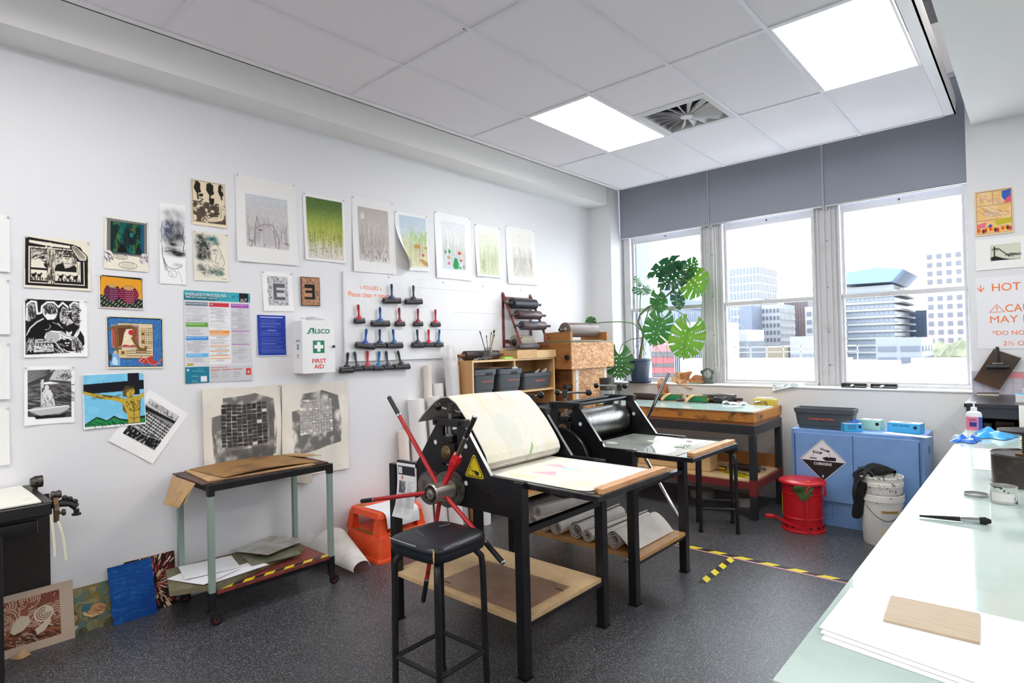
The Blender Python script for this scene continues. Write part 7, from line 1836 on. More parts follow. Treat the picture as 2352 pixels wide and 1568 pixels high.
obj('wing', B().box(-2.245, -2.225, 5.36, 5.44, .338, .352, b=.003), mat('brass', (206, 164, 70), .25, 1.0), t)
axle_roller('dark roller lying on the lower table shelf behind the caution card', (-2.05, 5.52, .372), .24, .032, M_LEATH, ax='x', hl=.05, hr=.012, hm=M_STEEL)
for k, (x, y, r, h_) in enumerate(((-2.55, 5.66, .12, .07), (-2.12, 5.62, .13, .08))):
    one('round_tin', B().lathe([(0, 0), (r, 0), (r, h_), (r * .96, h_ + .004), (r * .94, h_ - .01), (0, h_ - .012)], (x, y, 0), 26), mat('tin_grey', (172, 170, 164), .5), ['left', 'right'][k] + ' round grey tin on the floor under the inking table', 'tin', 'tins under the inking table')

# rollers on the table
M_GEL = mat('green_gel', (8, 112, 66), .18, spec=.7)
M_BRS = mat('roller_brass', (186, 156, 88), .3, .9)
M_LW = mat('light_wood_handle', (214, 170, 112), .4)
axle_roller('dark brown roller with two knob handles at the left end of the inking table', (-3.19, 5.76, .968), .33, .038, mat('umber_roller', (50, 40, 38), .35), ax='x', hl=.05, hr=.014, hm=mat('dark_knob', (40, 36, 40), .3), group='rollers on the inking table')
for k, (x, y) in enumerate(((-2.865, 5.70), (-2.565, 5.63))):
    t = thing('gel_roller', ['left', 'right'][k] + ' of two green gel rollers with brass frames on the inking table', 'ink roller', (x, y, .94), group='rollers on the inking table')
    r = .032; z = .94 + r + .002
    obj('roller', B().tube([(x - .10, y, z), (x + .10, y, z)], r, 22), M_GEL, t)
    fr = obj('brass_frame', B().box(x - .108, x - .103, y - .02, y + .02, z - .02, z + .045).box(x + .103, x + .108, y - .02, y + .02, z - .02, z + .045).box(x - .108, x + .108, y - .012, y + .012, z + .036, z + .042), M_BRS, t, smooth=0)
    obj('handle', B().tube([(x - .02, y, z + .04), (x - .035, y - .03, z + .035), (x - .055, y - .07, z + .02), (x - .075, y - .105, z - .012), (x - .078, y - .112, z - .016)], [.008, .010, .0145, .016, .008], 12), M_LW, t)
    for s_ in (-1, 1): obj('wing_nut', B().lathe([(0, .0), (.010, 0), (.010, .012), (0, .012)], (x + s_ * .108 - (.012 if s_ < 0 else 0), y, z), 8, 'x'), M_BRS, t)
axle_roller('large dark brown roller behind the right green roller', (-2.40, 5.78, .978), .32, .047, mat('umber_roller', (50, 40, 38), .35), ax='x', hl=.07, hr=.015, hm=mat('dark_knob', (40, 36, 40), .3), group='rollers on the inking table')
axle_roller('short black roller standing close by the right green roller', (-2.36, 5.70, .972), .12, .030, mat('ink_black_roller', (30, 28, 32), .3), ax='x', hl=.05, hr=.013, hm=mat('dark_knob', (40, 36, 40), .3), group='rollers on the inking table')
t = thing('wooden_grip_tool', 'loose dark red wooden handle between the two green rollers', 'handle', (-2.74, 5.66, .94)); obj('grip', B().tube([(-2.79, 5.63, .956), (-2.74, 5.66, .958), (-2.70, 5.69, .962)], [.012, .016, .010], 10), mat('oxblood', (70, 40, 40), .4), t)
b = B().grid(lambda u, v: (-2.30 + .22 * u + .02 * math.sin(9 * v), 5.60 + .09 * v + .01 * math.sin(11 * u), .943 + .03 * abs(math.sin(8 * u + 2 * v) * math.sin(5 * v + 1 + 3 * u)) * (1 - u * .4)), 20, 12, .002)
one('rag', b, mat('white_rag', (226, 226, 232), .8), 'crumpled white rag on the glass of the inking table', 'rag', smooth=60)
t = thing('yellow_box_roller', 'ink-stained yellow boxed roller at the right end of the inking table', 'ink roller', (-1.94, 5.66, .9305), group='rollers on the inking table')
M_YB = mat('stained_yellow', (206, 184, 70), .5, col2=(120, 90, 50), ns=20, nlo=.55, nhi=.65)
obj('casing', B().box(-2.045, -1.845, 5.715, 5.80, .931, .995, b=.004), M_YB, t)
obj('roller', B().tube([(-2.02, 5.758, .998), (-1.87, 5.758, .998)], .014, 14), mat('pale_roller', (214, 210, 196), .5), t)
obj('handle', B().tube([(-1.97, 5.71, .972), (-2.0, 5.66, .968), (-2.0, 5.64, .966)], [.008, .013, .008], 10), M_STEEL, t)
for k, (x, y, z, r, h_, m_, lab) in enumerate(((-3.40, 5.27, .941, .082, .125, mat('pale_pail', (176, 178, 178), .4, col2=(120, 124, 120), ns=10), 'grey pail with drips at the left end of the inking table'), (-3.405, 5.265, 1.07, .070, .125, mat('inky_can', (60, 58, 56), .35, col2=(206, 202, 190), ns=14, nlo=.6, nhi=.66), 'ink-blackened can standing on the grey pail'))):
    one('pail' if k == 0 else 'ink_can', B().lathe([(0, 0), (r * .95, 0), (r, h_ * .9), (r * 1.04, h_ * .92), (r * 1.04, h_), (r * .97, h_), (r * .95, h_ * .8), (0, h_ * .8)], (x, y, z), 26), m_, lab, 'can')

# ------------------------------------------------------------------ blue corrosives cabinet, bin, bucket
M_BLUE = mat('cabinet_blue', (122, 160, 212), .38, col2=(114, 152, 206), ns=3)
t = thing('corrosives_cabinet', 'pale blue steel chemical cabinet with a corrosive diamond', 'cabinet', (-1.13, 5.6, 0))
obj('body', B().box(-1.604, -.657, 5.372, 5.86, .0, .787, b=.003), M_BLUE, t)
d1 = obj('door', B().box(-1.578, -1.139, 5.358, 5.371, .205, .762, b=.003), M_BLUE, t)
d2 = obj('door', B().box(-1.133, -.684, 5.358, 5.371, .205, .762, b=.003), M_BLUE, t)
for d_, x in ((d1, -1.574), (d2, -.690)): obj('hinge_rod', B().cyl((x, 5.356, .22), (x, 5.356, .745), .004, n=8), mat('hinge_dark', (58, 84, 130), .4), d_)
obj('side_latch', B().lathe([(0, .004), (.03, .004), (.034, 0)], (-.657, 5.60, .66), 20, 'x', flat=(.6, 1)), mat('latch_dark', (60, 80, 120), .4), t)
DC = (-1.360, .540)
dm = obj('corrosive_sign', B().prism([(DC[0] - .176, DC[1]), (DC[0], DC[1] + .176), (DC[0] + .176, DC[1]), (DC[0], DC[1] - .176)], 'y', 5.3568, 5.358), mat('sign_white', (232, 233, 236), .4), d1, smooth=0)
def dface(nm, pts, m_, y): b = B(); b.face([(DC[0] + u, y, DC[1] + v) for u, v in pts]); return obj(nm, b, m_, d1, smooth=0)
dface('black_half', [(-.162, -.006), (.162, -.006), (0, -.166)], M_TK, 5.3564)
b = B(); sc_ = .168
for (p, q) in (((-sc_, 0), (0, sc_)), ((0, sc_), (sc_, 0)), ((sc_, 0), (0, -sc_)), ((0, -sc_), (-sc_, 0))):
    b.tube([(DC[0] + p[0], 5.3566, DC[1] + p[1]), (DC[0] + q[0], 5.3566, DC[1] + q[1])], .0012, 4)
obj('border_line', b, M_TK, d1)
for pts in ([(-.075, .070), (-.07, .078), (-.005, .066), (0, .058), (-.01, .052), (-.072, .058)], [(-.015, .098), (-.01, .104), (.052, .084), (.055, .076), (.05, .070), (-.015, .090)]): dface('test_tube', pts, M_TK, 5.3563)
for pts in ([(-.068, .066), (-.02, .060), (-.02, .064), (-.066, .073)], [(-.008, .095), (.035, .083), (.035, .087), (-.008, .099)]): dface('tube_glass', pts, M_TW, 5.3560)
for x, z in ((-.072, .050), (-.072, .040), (-.072, .030), (.054, .060), (.054, .050), (.054, .042)): dface('drop', [(x - .003, z), (x, z + .005), (x + .003, z), (x, z - .003)], M_TK, 5.3563)
dface('plate_bar', [(-.10, .008), (-.045, .008), (-.045, .016), (-.10, .016)], M_TK, 5.3563)
dface('hand_pictogram', [(0, .022), (.02, .028), (.035, .034), (.045, .026), (.055, .032), (.10, .030), (.10, .002), (.055, .0), (.03, -.002), (.002, .008), (.012, .011), (-.002, .016)], M_TK, 5.3563)
text('CORROSIVE', (DC[0], 5.3562, DC[1] - .030), WIN_UV, .022, M_TW, d1, .135, .02); text('8', (DC[0], 5.3562, DC[1] - .132), WIN_UV, .022, M_TW, d1)
M_CABTXT = mat('cabinet_ink', (40, 58, 92), .5)
text('CAPACITY', (-1.42, 5.3715, .158), WIN_UV, .024, M_CABTXT, t, .19, .0); text('SERVICE', (-1.345, 5.3715, .082), WIN_UV, .011, M_CABTXT, t)
b = B()
for (p, q) in (((-1.47, .18), (-1.30, .18)), ((-1.30, .18), (-1.30, .06)), ((-1.30, .06), (-1.47, .06)), ((-1.47, .06), (-1.47, .18)), ((-1.47, .10), (-1.30, .10))): b.tube([(p[0], 5.3718, p[1]), (q[0], 5.3718, q[1])], .001, 4)
obj('capacity_frame', b, M_CABTXT, t)
# red oily waste can
M_RED = mat('safety_red', (196, 22, 36), .32, col2=(184, 20, 32), ns=5)
bx, by = -1.47, 5.165
t = thing('waste_can', 'red steel foot-pedal waste can in front of the blue cabinet', 'waste can', (bx, by, 0))
obj('body', B().lathe([(0, .05), (.150, .05), (.150, .11), (.155, .112), (.150, .116), (.152, .30), (.156, .303), (.152, .306), (.153, .385), (0, .385)], (bx, by, 0), 40), M_RED, t)
sk = obj('vented_base', B().lathe([(0, .0), (.166, 0), (.166, .012), (.157, .018), (.154, .055), (0, .055)], (bx, by, 0), 40), M_RED, t)
for a in range(-150, 20, 24):
    q = math.radians(a); x, y = bx + .1575 * math.cos(q), by + .1575 * math.sin(q)
    obj('vent_hole', B().cyl((x, y, .046), (x + .003 * math.cos(q), y + .003 * math.sin(q), .046), .0095, n=12), mat('black_hole', (6, 6, 7), .8), sk)
ld = obj('lid', B().lathe([(0, .412), (.10, .411), (.165, .404), (.174, .398), (.176, .385), (.170, .378), (0, .378)], (bx, by, 0), 44), M_RED, t)
obj('lid_sticker', B().box(bx + .055, bx + .085, by - .12, by + .06, .4095, .411), mat('sticker_orange', (236, 92, 50), .5), ld, smooth=0)
b = B().box(-.012, .012, -.03, .03, -.002, .002)
obj('pedal', B().prism([(bx - .20, .100), (bx - .155, .108), (bx - .10, .080), (bx + .10, .030), (bx + .125, .030), (bx + .125, .042), (bx + .10, .046), (bx - .09, .098), (bx - .155, .124), (bx - .20, .116)], 'y', by - .195, by - .185).box(bx - .235, bx - .17, by - .21, by - .16, .098, .122, b=.003), M_RED, t, smooth=0)
obj('lift_rod', B().tube([(bx + .08, by - .188, .05), (bx + .08, by - .178, .36), (bx + .10, by - .160, .385)], .005, 8), M_RED, t)
obj('lid_arm', B().tube([(bx + .14, by - .075, .40), (bx + .185, by - .06, .385), (bx + .188, by - .06, .335), (bx + .18, by - .05, .30)], .008, 8), M_RED, t)
lb = obj('yellow_label', B(), M_YEL, t) if False else None
b = B(); n_ = 8
b.grid(lambda u, v: (bx + .1535 * math.cos(math.radians(-172 + 24 * u)), by + .1535 * math.sin(math.radians(-172 + 24 * u)), .12 + .165 * v), n_, 2)
obj('yellow_label', b, mat('label_yellow', (232, 206, 30), .5, col2=(30, 30, 30), ns=24, nlo=.58, nhi=.6), t)
b = B().grid(lambda u, v: (bx - .02 + .14 * u + .01 * math.sin(7 * v), by - .163 - .012 * math.sin(6 * u + 4 * v) - .012 * v, .385 - .03 * u * v - .10 * v * (.35 + .65 * math.sin(PI * min(1, u * 1.1)))), 14, 10, .002)
one('green_rag', b, mat('rag_green', (66, 92, 46), .9, col2=(50, 72, 36), ns=12), 'green rag hanging out under the red can lid', 'rag', smooth=60)
# white bucket(s)
M_BKT = mat('inky_white_plastic', (232, 230, 224), .4, col2=(40, 36, 36), ns=34, nlo=.60, nhi=.63)
M_BKTC = mat('white_plastic', (236, 234, 228), .4, col2=(60, 54, 54), ns=26, nlo=.69, nhi=.71)
kx, ky = -.915, 5.165
t = thing('bucket', 'ink-splashed white bucket in front of the blue cabinet, lower of the nested pair', 'bucket', (kx, ky, 0))
obj('shell', B().lathe([(0, 0), (.118, 0), (.122, .006), (.143, .33), (.151, .332), (.151, .378), (.146, .38), (.143, .37), (.12, .05), (0, .05)], (kx, ky, 0), 40), M_BKTC, t)
obj('wire_handle', B().tube([(kx + .150 * math.cos(a), ky + .150 * math.sin(a), .30 - .10 * math.sin(PI * k / 12)) for k, a in enumerate(np.linspace(math.radians(-120), math.radians(-10), 13))], .0025, 6), M_IRON, t)
def patch(nm, a0, a1, z0, z1, r0, r1, m_):
    b = B(); b.grid(lambda u, v: (kx + (r0 + (r1 - r0) * v) * math.cos(math.radians(a0 + (a1 - a0) * u)), ky + (r0 + (r1 - r0) * v) * math.sin(math.radians(a0 + (a1 - a0) * u)), z0 + (z1 - z0) * v), 8, 2); return obj(nm, b, m_, t)
patch('paper_label', -80, -30, .16, .25, .1335, .139, mat('label_clear', (214, 214, 214), .3)); lbh = patch('brown_label', -80, -30, .252, .272, .1395, .1408, mat('label_tan', (196, 150, 84), .5)); patch('masking_tape', -82, -36, .05, .14, .127, .1325, mat('masking_tape', (222, 206, 176), .6))
text('PACKING LIST ENCLOSED', (kx + .080, ky - .118, .262), (Vector((.82, .57, 0)), WIN_UV[1]), .009, M_TK, t, .088, .0, lift=.004)
t = thing('bucket', 'ink-spattered white bucket nested in the top of the lower one', 'bucket', (kx, ky, .34))
obj('shell', B().lathe([(0, .345), (.11, .345), (.132, .372), (.140, .395), (.142, .44), (.149, .442), (.149, .468), (.143, .47), (.146, .498), (.150, .50), (.150, .512), (.143, .512), (.138, .46), (.12, .36), (0, .355)], (kx, ky, 0), 40), M_BKT, t)
# black cloth over the rim
def rim(u, v):
    a = math.radians(150 + 95 * u); s_ = v
    if s_ < .35:
        k = s_ / .35; r_ = .05 + .105 * k; z = .50 + .045 * math.sin(PI * k * .8) + .012 * math.sin(9 * u + 6 * k)
    else:
        k = (s_ - .35) / .65; r_ = .158 + .03 * math.sin(PI * min(1, k * 1.6)) + .02 * math.sin(7 * u + 5 * k); z = .505 - (.33 * (1 - abs(2 * u - 1) ** 2 * .75)) * k + .01 * math.sin(8 * u)
    return kx + r_ * math.cos(a) * (1 + .1 * math.sin(12 * u + 3 * v)), ky + r_ * math.sin(a) - .01, z
M_CLO = mat('black_mesh_cloth', (20, 20, 23), .9, col2=(34, 34, 38), ns=40)
tc_ = thing('black_cloth', 'black cloth heaped on the rim and hanging down the left of the white bucket', 'cloth', (kx - .1, ky, .3))
obj('hanging_fold', B().grid(rim, 30, 26, .004), M_CLO, tc_, smooth=60)
def heap(u, v):
    a = math.radians(215 - 165 * u); q = 2 * PI * v
    r_ = (.042 + .012 * math.sin(9 * u + 2) + .006 * math.sin(5 * q + 14 * u)) * math.sin(PI * min(1, .12 + u * .82)) ** .5
    R0 = .125
    return kx + (R0 + r_ * math.cos(q)) * math.cos(a), ky + (R0 + r_ * math.cos(q)) * math.sin(a), .525 + r_ * .9 * math.sin(q)
obj('rim_fold', B().grid(heap, 30, 20), M_CLO, tc_, smooth=60)

# on top of the blue cabinet
tub('storage_tub', 'grey tub of ink tubes on top of the blue cabinet', -1.60, -1.135, 5.42, 5.62, .788, .962, 'OIL-BASED INKS (TUBES)', face='y')
def carton(name, lab, x0, y0, ln, dp, h_, ang_, body, side, txt, z=.788, tcol=None):
    t = thing(name, lab, 'box', (x0, y0, z), ang_, group='glove boxes')
    obj('carton', B().box(0, ln, 0, dp, 0, h_, b=.001), body, t, local=True, smooth=0)
    obj('top_panel', B().box(.003, ln - .003, .003, dp - .003, h_, h_ + .0006), side, t, local=True, smooth=0)
    obj('opening', B().lathe([(0, .0012), (ln * .2, .0012), (ln * .2, 0)], (ln / 2, dp / 2, h_), 20, 'z', flat=(1, .45)), mat('slot_dark', (26, 28, 30), .7), t, local=True)
    U_, V_ = Vector((1, 0, 0)), Vector((0, 0, 1))
    for i, s_ in enumerate(txt): text(s_, (ln * .42, 0, h_ * (.74 - .3 * i)), (U_, V_), h_ * .18, tcol or M_CABTXT, t, ln * (.52 - .1 * i), .02, local=True)
    obj('brand_dot', B().lathe([(0, -.0006), (h_ * .17, -.0006), (h_ * .17, 0)], (ln * .86, 0, h_ * .62), 18, 'y'), M_TK, t, local=True)
    return t
M_GLB = mat('glove_box_blue', (64, 172, 226), .45); M_GLW = mat('glove_box_top', (226, 232, 238), .45)
carton('glove_box', 'blue vinyl glove box with a glove poking out, next to the grey tub', -1.195, 5.372, .135, .12, .066, math.radians(30), M_GLB, M_GLW, ['VINYL', 'GLOVES'])
carton('glove_box', 'blue vinyl glove box standing alone at the right of the cabinet top', -.925, 5.55, .225, .12, .078, math.radians(-8), M_GLB, M_GLW, ['VINYL GLOVES'])
carton('glove_box', 'pale green glove box behind the blue one on the cabinet', -1.13, 5.60, .15, .11, .082, math.radians(-6), mat('mint_box', (176, 222, 200), .45), mat('mint_top', (214, 234, 222), .45), [])
def glove(lab, c_, sx, sy, sz, m_, seed, name='disposable_glove', cat='glove', group=None):
    r = random.Random(seed); ph = [r.uniform(0, 6) for _ in range(6)]
    def f_(u, v):
        x, y = 2 * u - 1, 2 * v - 1
        e = max(0, 1 - max(abs(x), abs(y)) ** 4)
        k = 1 + .16 * math.sin(4 * x + 3 * y + ph[0]) + .10 * math.sin(9 * y - 5 * x + ph[1])
        return c_[0] + sx * x * k, c_[1] + sy * y * (1 + .18 * math.sin(5 * x + ph[2])), c_[2] + .004 + sz * e * (.35 + .65 * abs(math.sin(3.1 * x + 2.2 * y + ph[3]) * math.cos(2.7 * y - 1.6 * x + ph[4]))) + sz * .12 * e * math.sin(7 * x + ph[5])
    b = B().grid(f_, 26, 26, .0012)
    return one(name, b, m_, lab, cat, group, smooth=50)
M_NIT = mat('nitrile_blue', (34, 112, 214), .35)
glove('blue glove pulled half out of the glove box on the cabinet', (-1.165, 5.47, .856), .055, .035, .03, M_NIT, 4)
one('loose_paper', B().box(-.16, .16, -.05, .05, 0, .0012, M=Matrix.Translation((-.78, 5.44, .789)) @ Matrix.Rotation(-.35, 4, 'Z')), M_PAPER, 'white paper slip at the front right of the cabinet top', 'paper', smooth=0)

# ------------------------------------------------------------------ window sill
M_POT = mat('slate_blue_pot', (62, 76, 100), .5)
px, py = -3.43, 6.02
t = thing('plant_pot', 'slate blue plastic plant pot with a saucer on the window sill', 'plant pot', (px, py, 1.10))
obj('pot', B().lathe([(0, .012), (.088, .012), (.095, .02), (.118, .21), (.122, .212), (.124, .245), (.136, .25), (.138, .272), (.130, .276), (.122, .26), (.118, .24), (0, .235)], (px, py, 1.10), 36), M_POT, t)
obj('saucer', B().lathe([(0, 0), (.12, 0), (.142, .02), (.146, .024), (.140, .026), (.118, .010), (0, .010)], (px, py, 1.10), 36), M_POT, t)
obj('soil', B().lathe([(0, .246), (.06, .25), (.12, .243)], (px, py, 1.10), 24), mat('soil', (70, 52, 40), .95), t)
t = thing('monstera_plant', 'large monstera plant with split green leaves in the slate blue pot', 'plant', (px, py, 1.345))
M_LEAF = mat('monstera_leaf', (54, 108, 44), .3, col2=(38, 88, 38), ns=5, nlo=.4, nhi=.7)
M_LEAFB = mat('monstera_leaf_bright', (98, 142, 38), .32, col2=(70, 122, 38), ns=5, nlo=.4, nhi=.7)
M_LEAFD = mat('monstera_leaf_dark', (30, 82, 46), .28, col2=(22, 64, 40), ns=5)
for m_ in (M_LEAF, M_LEAFB, M_LEAFD):
    nt = m_.node_tree; bs_ = nt.nodes['Principled BSDF']; tr = nt.nodes.new('ShaderNodeBsdfTranslucent'); mx = nt.nodes.new('ShaderNodeMixShader'); mx.inputs[0].default_value = .35
    src = bs_.inputs['Base Color'].links[0].from_socket; nt.links.new(src, tr.inputs[0]); nt.links.new(bs_.outputs[0], mx.inputs[1]); nt.links.new(tr.outputs[0], mx.inputs[2]); nt.links.new(mx.outputs[0], nt.nodes['Material Output'].inputs['Surface'])
M_STEM = mat('green_stem', (88, 132, 64), .45, col2=(120, 110, 70), ns=20, nlo=.6, nhi=.7)
M_BARKP = mat('plant_bark', (118, 112, 72), .8, col2=(84, 112, 56), ns=25)
def leaf(base, tip, wid, nrm, m_, droop=.25, fold=.25, seed=0, slits=5):
    base, tip, nrm = Vector(base), Vector(tip), Vector(nrm)
    Lv = tip - base; Ln = Lv.length; ydir = Lv.normalized(); nrm = (nrm - ydir * nrm.dot(ydir)).normalized(); xdir = ydir.cross(nrm)
    r = random.Random(seed); b = B(); NT, NS = 66, 13
    ph = r.uniform(0, 1)
    def prof(t_): return (.62 + .45 * math.sin(PI * min(1, (t_ + .12) / 1.0) ** .9)) * (1 - .55 * max(0, t_ - .55) / .45) 
    for side in (-1, 1):
        V = {}
        for i in range(NT + 1):
            t_ = i / NT
            a = math.radians(-68 + 138 * t_ ** .85)
            ln = wid * .5 * prof(t_) * (1.0 + .05 * math.sin(9 * t_ + seed))
            for j in range(NS + 1):
                s_ = j / NS
                x = side * ln * s_ * math.cos(a * (.55 + .45 * s_)); y = Ln * (.10 + .80 * t_) + ln * s_ * math.sin(a * (.55 + .45 * s_))
                z = fold * abs(x) - fold * 2.2 * x * x / max(wid, .01) - droop * (y / Ln) ** 2 * Ln * .5 + .004 * math.sin(40 * t_) * s_
                V[i, j] = base + xdir * x + ydir * y + nrm * z
        vv = {}
        def g(i, j):
            if (i, j) not in vv: vv[i, j] = b.bm.verts.new(V[i, j])
            return vv[i, j]
        for i in range(NT):
            t_ = (i + .5) / NT
            fr = (t_ * slits + ph) % 1.0; kk = int(t_ * slits + ph)
            for j in range(NS):
                s_ = (j + .5) / NS
                deep = .44 + .12 * math.sin(kk * 2.3 + seed)
                gapw = .06 + .08 * (s_ - deep)
                if .06 < t_ < .93 and s_ > deep and abs(fr - .5) < gapw * .8: continue
                if .1 < t_ < .85 and .14 < s_ < .26 and abs(fr - .1) < .09: continue
                b.bm.faces.new((g(i, j), g(i + 1, j), g(i + 1, j + 1), g(i, j + 1)))
    lo = obj('leaf', b, m_, t, smooth=60)
    obj('midrib', B().tube([base + ydir * Ln * k + nrm * (.0015 - droop * k * k * Ln * .5) for k in (.02, .25, .5, .75, .9)], [.004, .0035, .003, .002, .001], 5), M_STEM, lo)
CAMD = Vector((.55, -.8, .1))
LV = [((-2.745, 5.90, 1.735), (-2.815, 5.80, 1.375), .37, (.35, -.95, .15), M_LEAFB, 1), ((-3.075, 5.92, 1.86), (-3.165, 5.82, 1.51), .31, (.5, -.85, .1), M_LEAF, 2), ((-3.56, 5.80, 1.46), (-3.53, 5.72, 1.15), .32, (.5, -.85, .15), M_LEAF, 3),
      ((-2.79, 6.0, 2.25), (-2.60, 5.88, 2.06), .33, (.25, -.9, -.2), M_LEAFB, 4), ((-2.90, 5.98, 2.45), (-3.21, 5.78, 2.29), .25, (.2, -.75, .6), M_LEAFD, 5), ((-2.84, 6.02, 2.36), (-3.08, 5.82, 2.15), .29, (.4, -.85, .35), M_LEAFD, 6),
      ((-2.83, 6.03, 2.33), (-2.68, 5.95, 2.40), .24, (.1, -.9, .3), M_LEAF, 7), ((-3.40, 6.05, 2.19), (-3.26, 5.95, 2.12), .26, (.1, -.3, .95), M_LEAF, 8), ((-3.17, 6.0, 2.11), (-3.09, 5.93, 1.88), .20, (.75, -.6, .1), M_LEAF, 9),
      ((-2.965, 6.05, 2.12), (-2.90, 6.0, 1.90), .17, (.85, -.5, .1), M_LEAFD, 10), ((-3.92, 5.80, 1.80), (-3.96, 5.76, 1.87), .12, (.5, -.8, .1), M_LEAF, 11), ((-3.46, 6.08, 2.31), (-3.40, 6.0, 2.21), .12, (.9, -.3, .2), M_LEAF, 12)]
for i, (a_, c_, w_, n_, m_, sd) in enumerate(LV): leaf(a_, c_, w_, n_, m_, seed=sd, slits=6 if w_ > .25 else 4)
stem = [(px, py, 1.34), (-3.40, 6.02, 1.50), (-3.375, 6.03, 1.66), (-3.44, 6.03, 1.80), (-3.42, 6.04, 1.88), (-3.33, 6.05, 1.96), (-3.20, 6.05, 2.01), (-3.08, 6.05, 2.08), (-2.97, 6.04, 2.16), (-2.86, 6.03, 2.28)]
obj('stem', B().tube(stem, [.020, .017, .014, .012, .012, .011, .010, .009, .007, .005], 10), M_BARKP, t)
def pet(*pts, r=.0055): obj('leaf_stalk', B().tube(list(pts), r, 8), M_STEM, t)
pet((-3.33, 6.05, 1.96), (-3.12, 6.0, 1.93), (-2.92, 5.95, 1.90), (-2.80, 5.92, 1.83), (-2.745, 5.90, 1.735)); pet((-3.375, 6.03, 1.66), (-3.20, 5.98, 1.82), (-3.10, 5.93, 1.90), (-3.075, 5.92, 1.85)); pet((-3.385, 6.03, 1.62), (-3.48, 5.92, 1.60), (-3.55, 5.84, 1.54), (-3.56, 5.80, 1.46))
pet((-2.97, 6.04, 2.16), (-2.86, 6.03, 2.22), (-2.79, 6.0, 2.25)); pet((-3.0, 6.04, 2.14), (-2.92, 6.02, 2.30), (-2.90, 5.98, 2.45)); pet((-2.97, 6.04, 2.16), (-2.90, 6.04, 2.28), (-2.84, 6.02, 2.36)); pet((-3.42, 6.04, 1.88), (-3.42, 6.05, 2.05), (-3.40, 6.05, 2.19)); pet((-3.20, 6.05, 2.01), (-3.18, 6.02, 2.06), (-3.17, 6.0, 2.11)); pet((-3.08, 6.05, 2.08), (-3.0, 6.06, 2.12), (-2.965, 6.05, 2.12))
pet((-3.40, 6.03, 1.70), (-3.48, 5.98, 1.79), (-3.62, 5.90, 1.81), (-3.80, 5.84, 1.81), (-3.92, 5.80, 1.80), r=.006); pet((-3.30, 6.05, 1.97), (-3.36, 6.04, 1.80), (-3.37, 6.03, 1.70)); pet((-2.86, 6.03, 2.28), (-2.83, 6.03, 2.33)); pet((-3.42, 6.06, 2.1), (-3.46, 6.08, 2.31), r=.003)
M_ROOT = mat('aerial_root', (150, 120, 92), .8)
for k in range(14):
    r = random.Random(k + 40); f_ = r.uniform(.25, .75); p = Vector(stem[2 + k % 5]); e = Vector((px + r.uniform(-.16, .42), py + r.uniform(-.10, .10), 1.12 + r.uniform(.0, .35)))
    mid = p.lerp(e, .5) + Vector((r.uniform(-.12, .12), r.uniform(-.05, .05), r.uniform(-.05, .10)))
    obj('aerial_root', B().tube([p, p.lerp(mid, .55) + Vector((0, 0, .02)), mid, mid.lerp(e, .6), e], .0022, 5), M_ROOT, t)
# dried leaves
M_DRY = mat('dried_leaf', (206, 140, 92), .7, col2=(170, 104, 66), ns=14)
M_DRY2 = mat('dried_leaf_pale', (228, 192, 152), .7, col2=(206, 140, 100), ns=14)
for k, (x, y, z, ax_, ay, az, l_, w_, m_) in enumerate(((-3.15, 5.985, 1.15, .06, -.02, -.18, .24, .11, M_DRY), (-3.05, 6.05, 1.13, .16, .0, .05, .22, .12, M_DRY2), (-2.95, 6.05, 1.12, .12, -.04, .08, .20, .10, M_DRY), (-2.98, 6.03, 1.14, .14, -.03, -.06, .22, .06, M_DRY2), (-2.86, 6.08, 1.115, .14, .02, .03, .2, .11, M_DRY))):
    d = Vector((ax_, ay, az)).normalized(); sd_ = d.cross(Vector((.3, -.9, .3))).normalized(); up_ = sd_.cross(d)
    b = B().grid(lambda u, v: Vector((x, y, z)) + d * l_ * u + sd_ * (v - .5) * w_ * math.sin(PI * min(.98, u * .9 + .08)) ** .8 + up_ * (.02 * math.sin(9 * u) * (v - .5) * 2 + .05 * (v - .5) ** 2 + .02 * math.sin(5 * u)), 14, 7, .0012)
    one('dried_leaf', b, m_, ['brown dried leaf hanging over the sill edge', 'pale dried leaf lying left on the sill', 'orange-brown dried leaf in the middle of the pile', 'narrow pale dried leaf pointing down', 'rightmost dried leaf on the sill'][k], 'dried leaf', 'dried leaves by the pot', smooth=60)
for k, (dx, z) in enumerate(((0, 1.1005), (.03, 1.1065))):
    one('glass_offcut', B().box(-2.98 + dx, -2.74 + dx, 6.02, 6.16, z, z + .0055), mat('green_glass', (120, 158, 144), .1, spec=.7), ['lower', 'upper'][k] + ' of two green glass offcuts on the sill beside the dried leaves', 'glass sheet', 'glass offcuts on the sill', smooth=0)
t = thing('ring_stand', 'grey-green cast ring block standing on the sill by the window post', 'bearing block', (-2.665, 6.13, 1.10))
M_CAST = mat('grey_green_cast', (92, 106, 102), .45)
b = B(); n_ = 32
rc = (-2.665, 1.205)
def rr_(a, r): return (rc[0] + r * math.cos(a), rc[1] + r * math.sin(a))
for k in range(n_):
    a0, a1 = 2 * PI * k / n_, 2 * PI * (k + 1) / n_
    q = [rr_(a0, .062), rr_(a1, .062), rr_(a1, .047), rr_(a0, .047)]
    b.prism(q, 'y', 6.105, 6.145)
obj('ring', b, M_CAST, t, smooth=40)
obj('base', B().box(-2.73, -2.60, 6.10, 6.15, 1.10, 1.152, b=.003), M_CAST, t)
obj('lug', B().box(-2.742, -2.718, 6.11, 6.14, 1.205, 1.245, b=.003), M_CAST, t); obj('lug', B().box(-2.612, -2.588, 6.11, 6.14, 1.205, 1.245, b=.003), M_CAST, t)
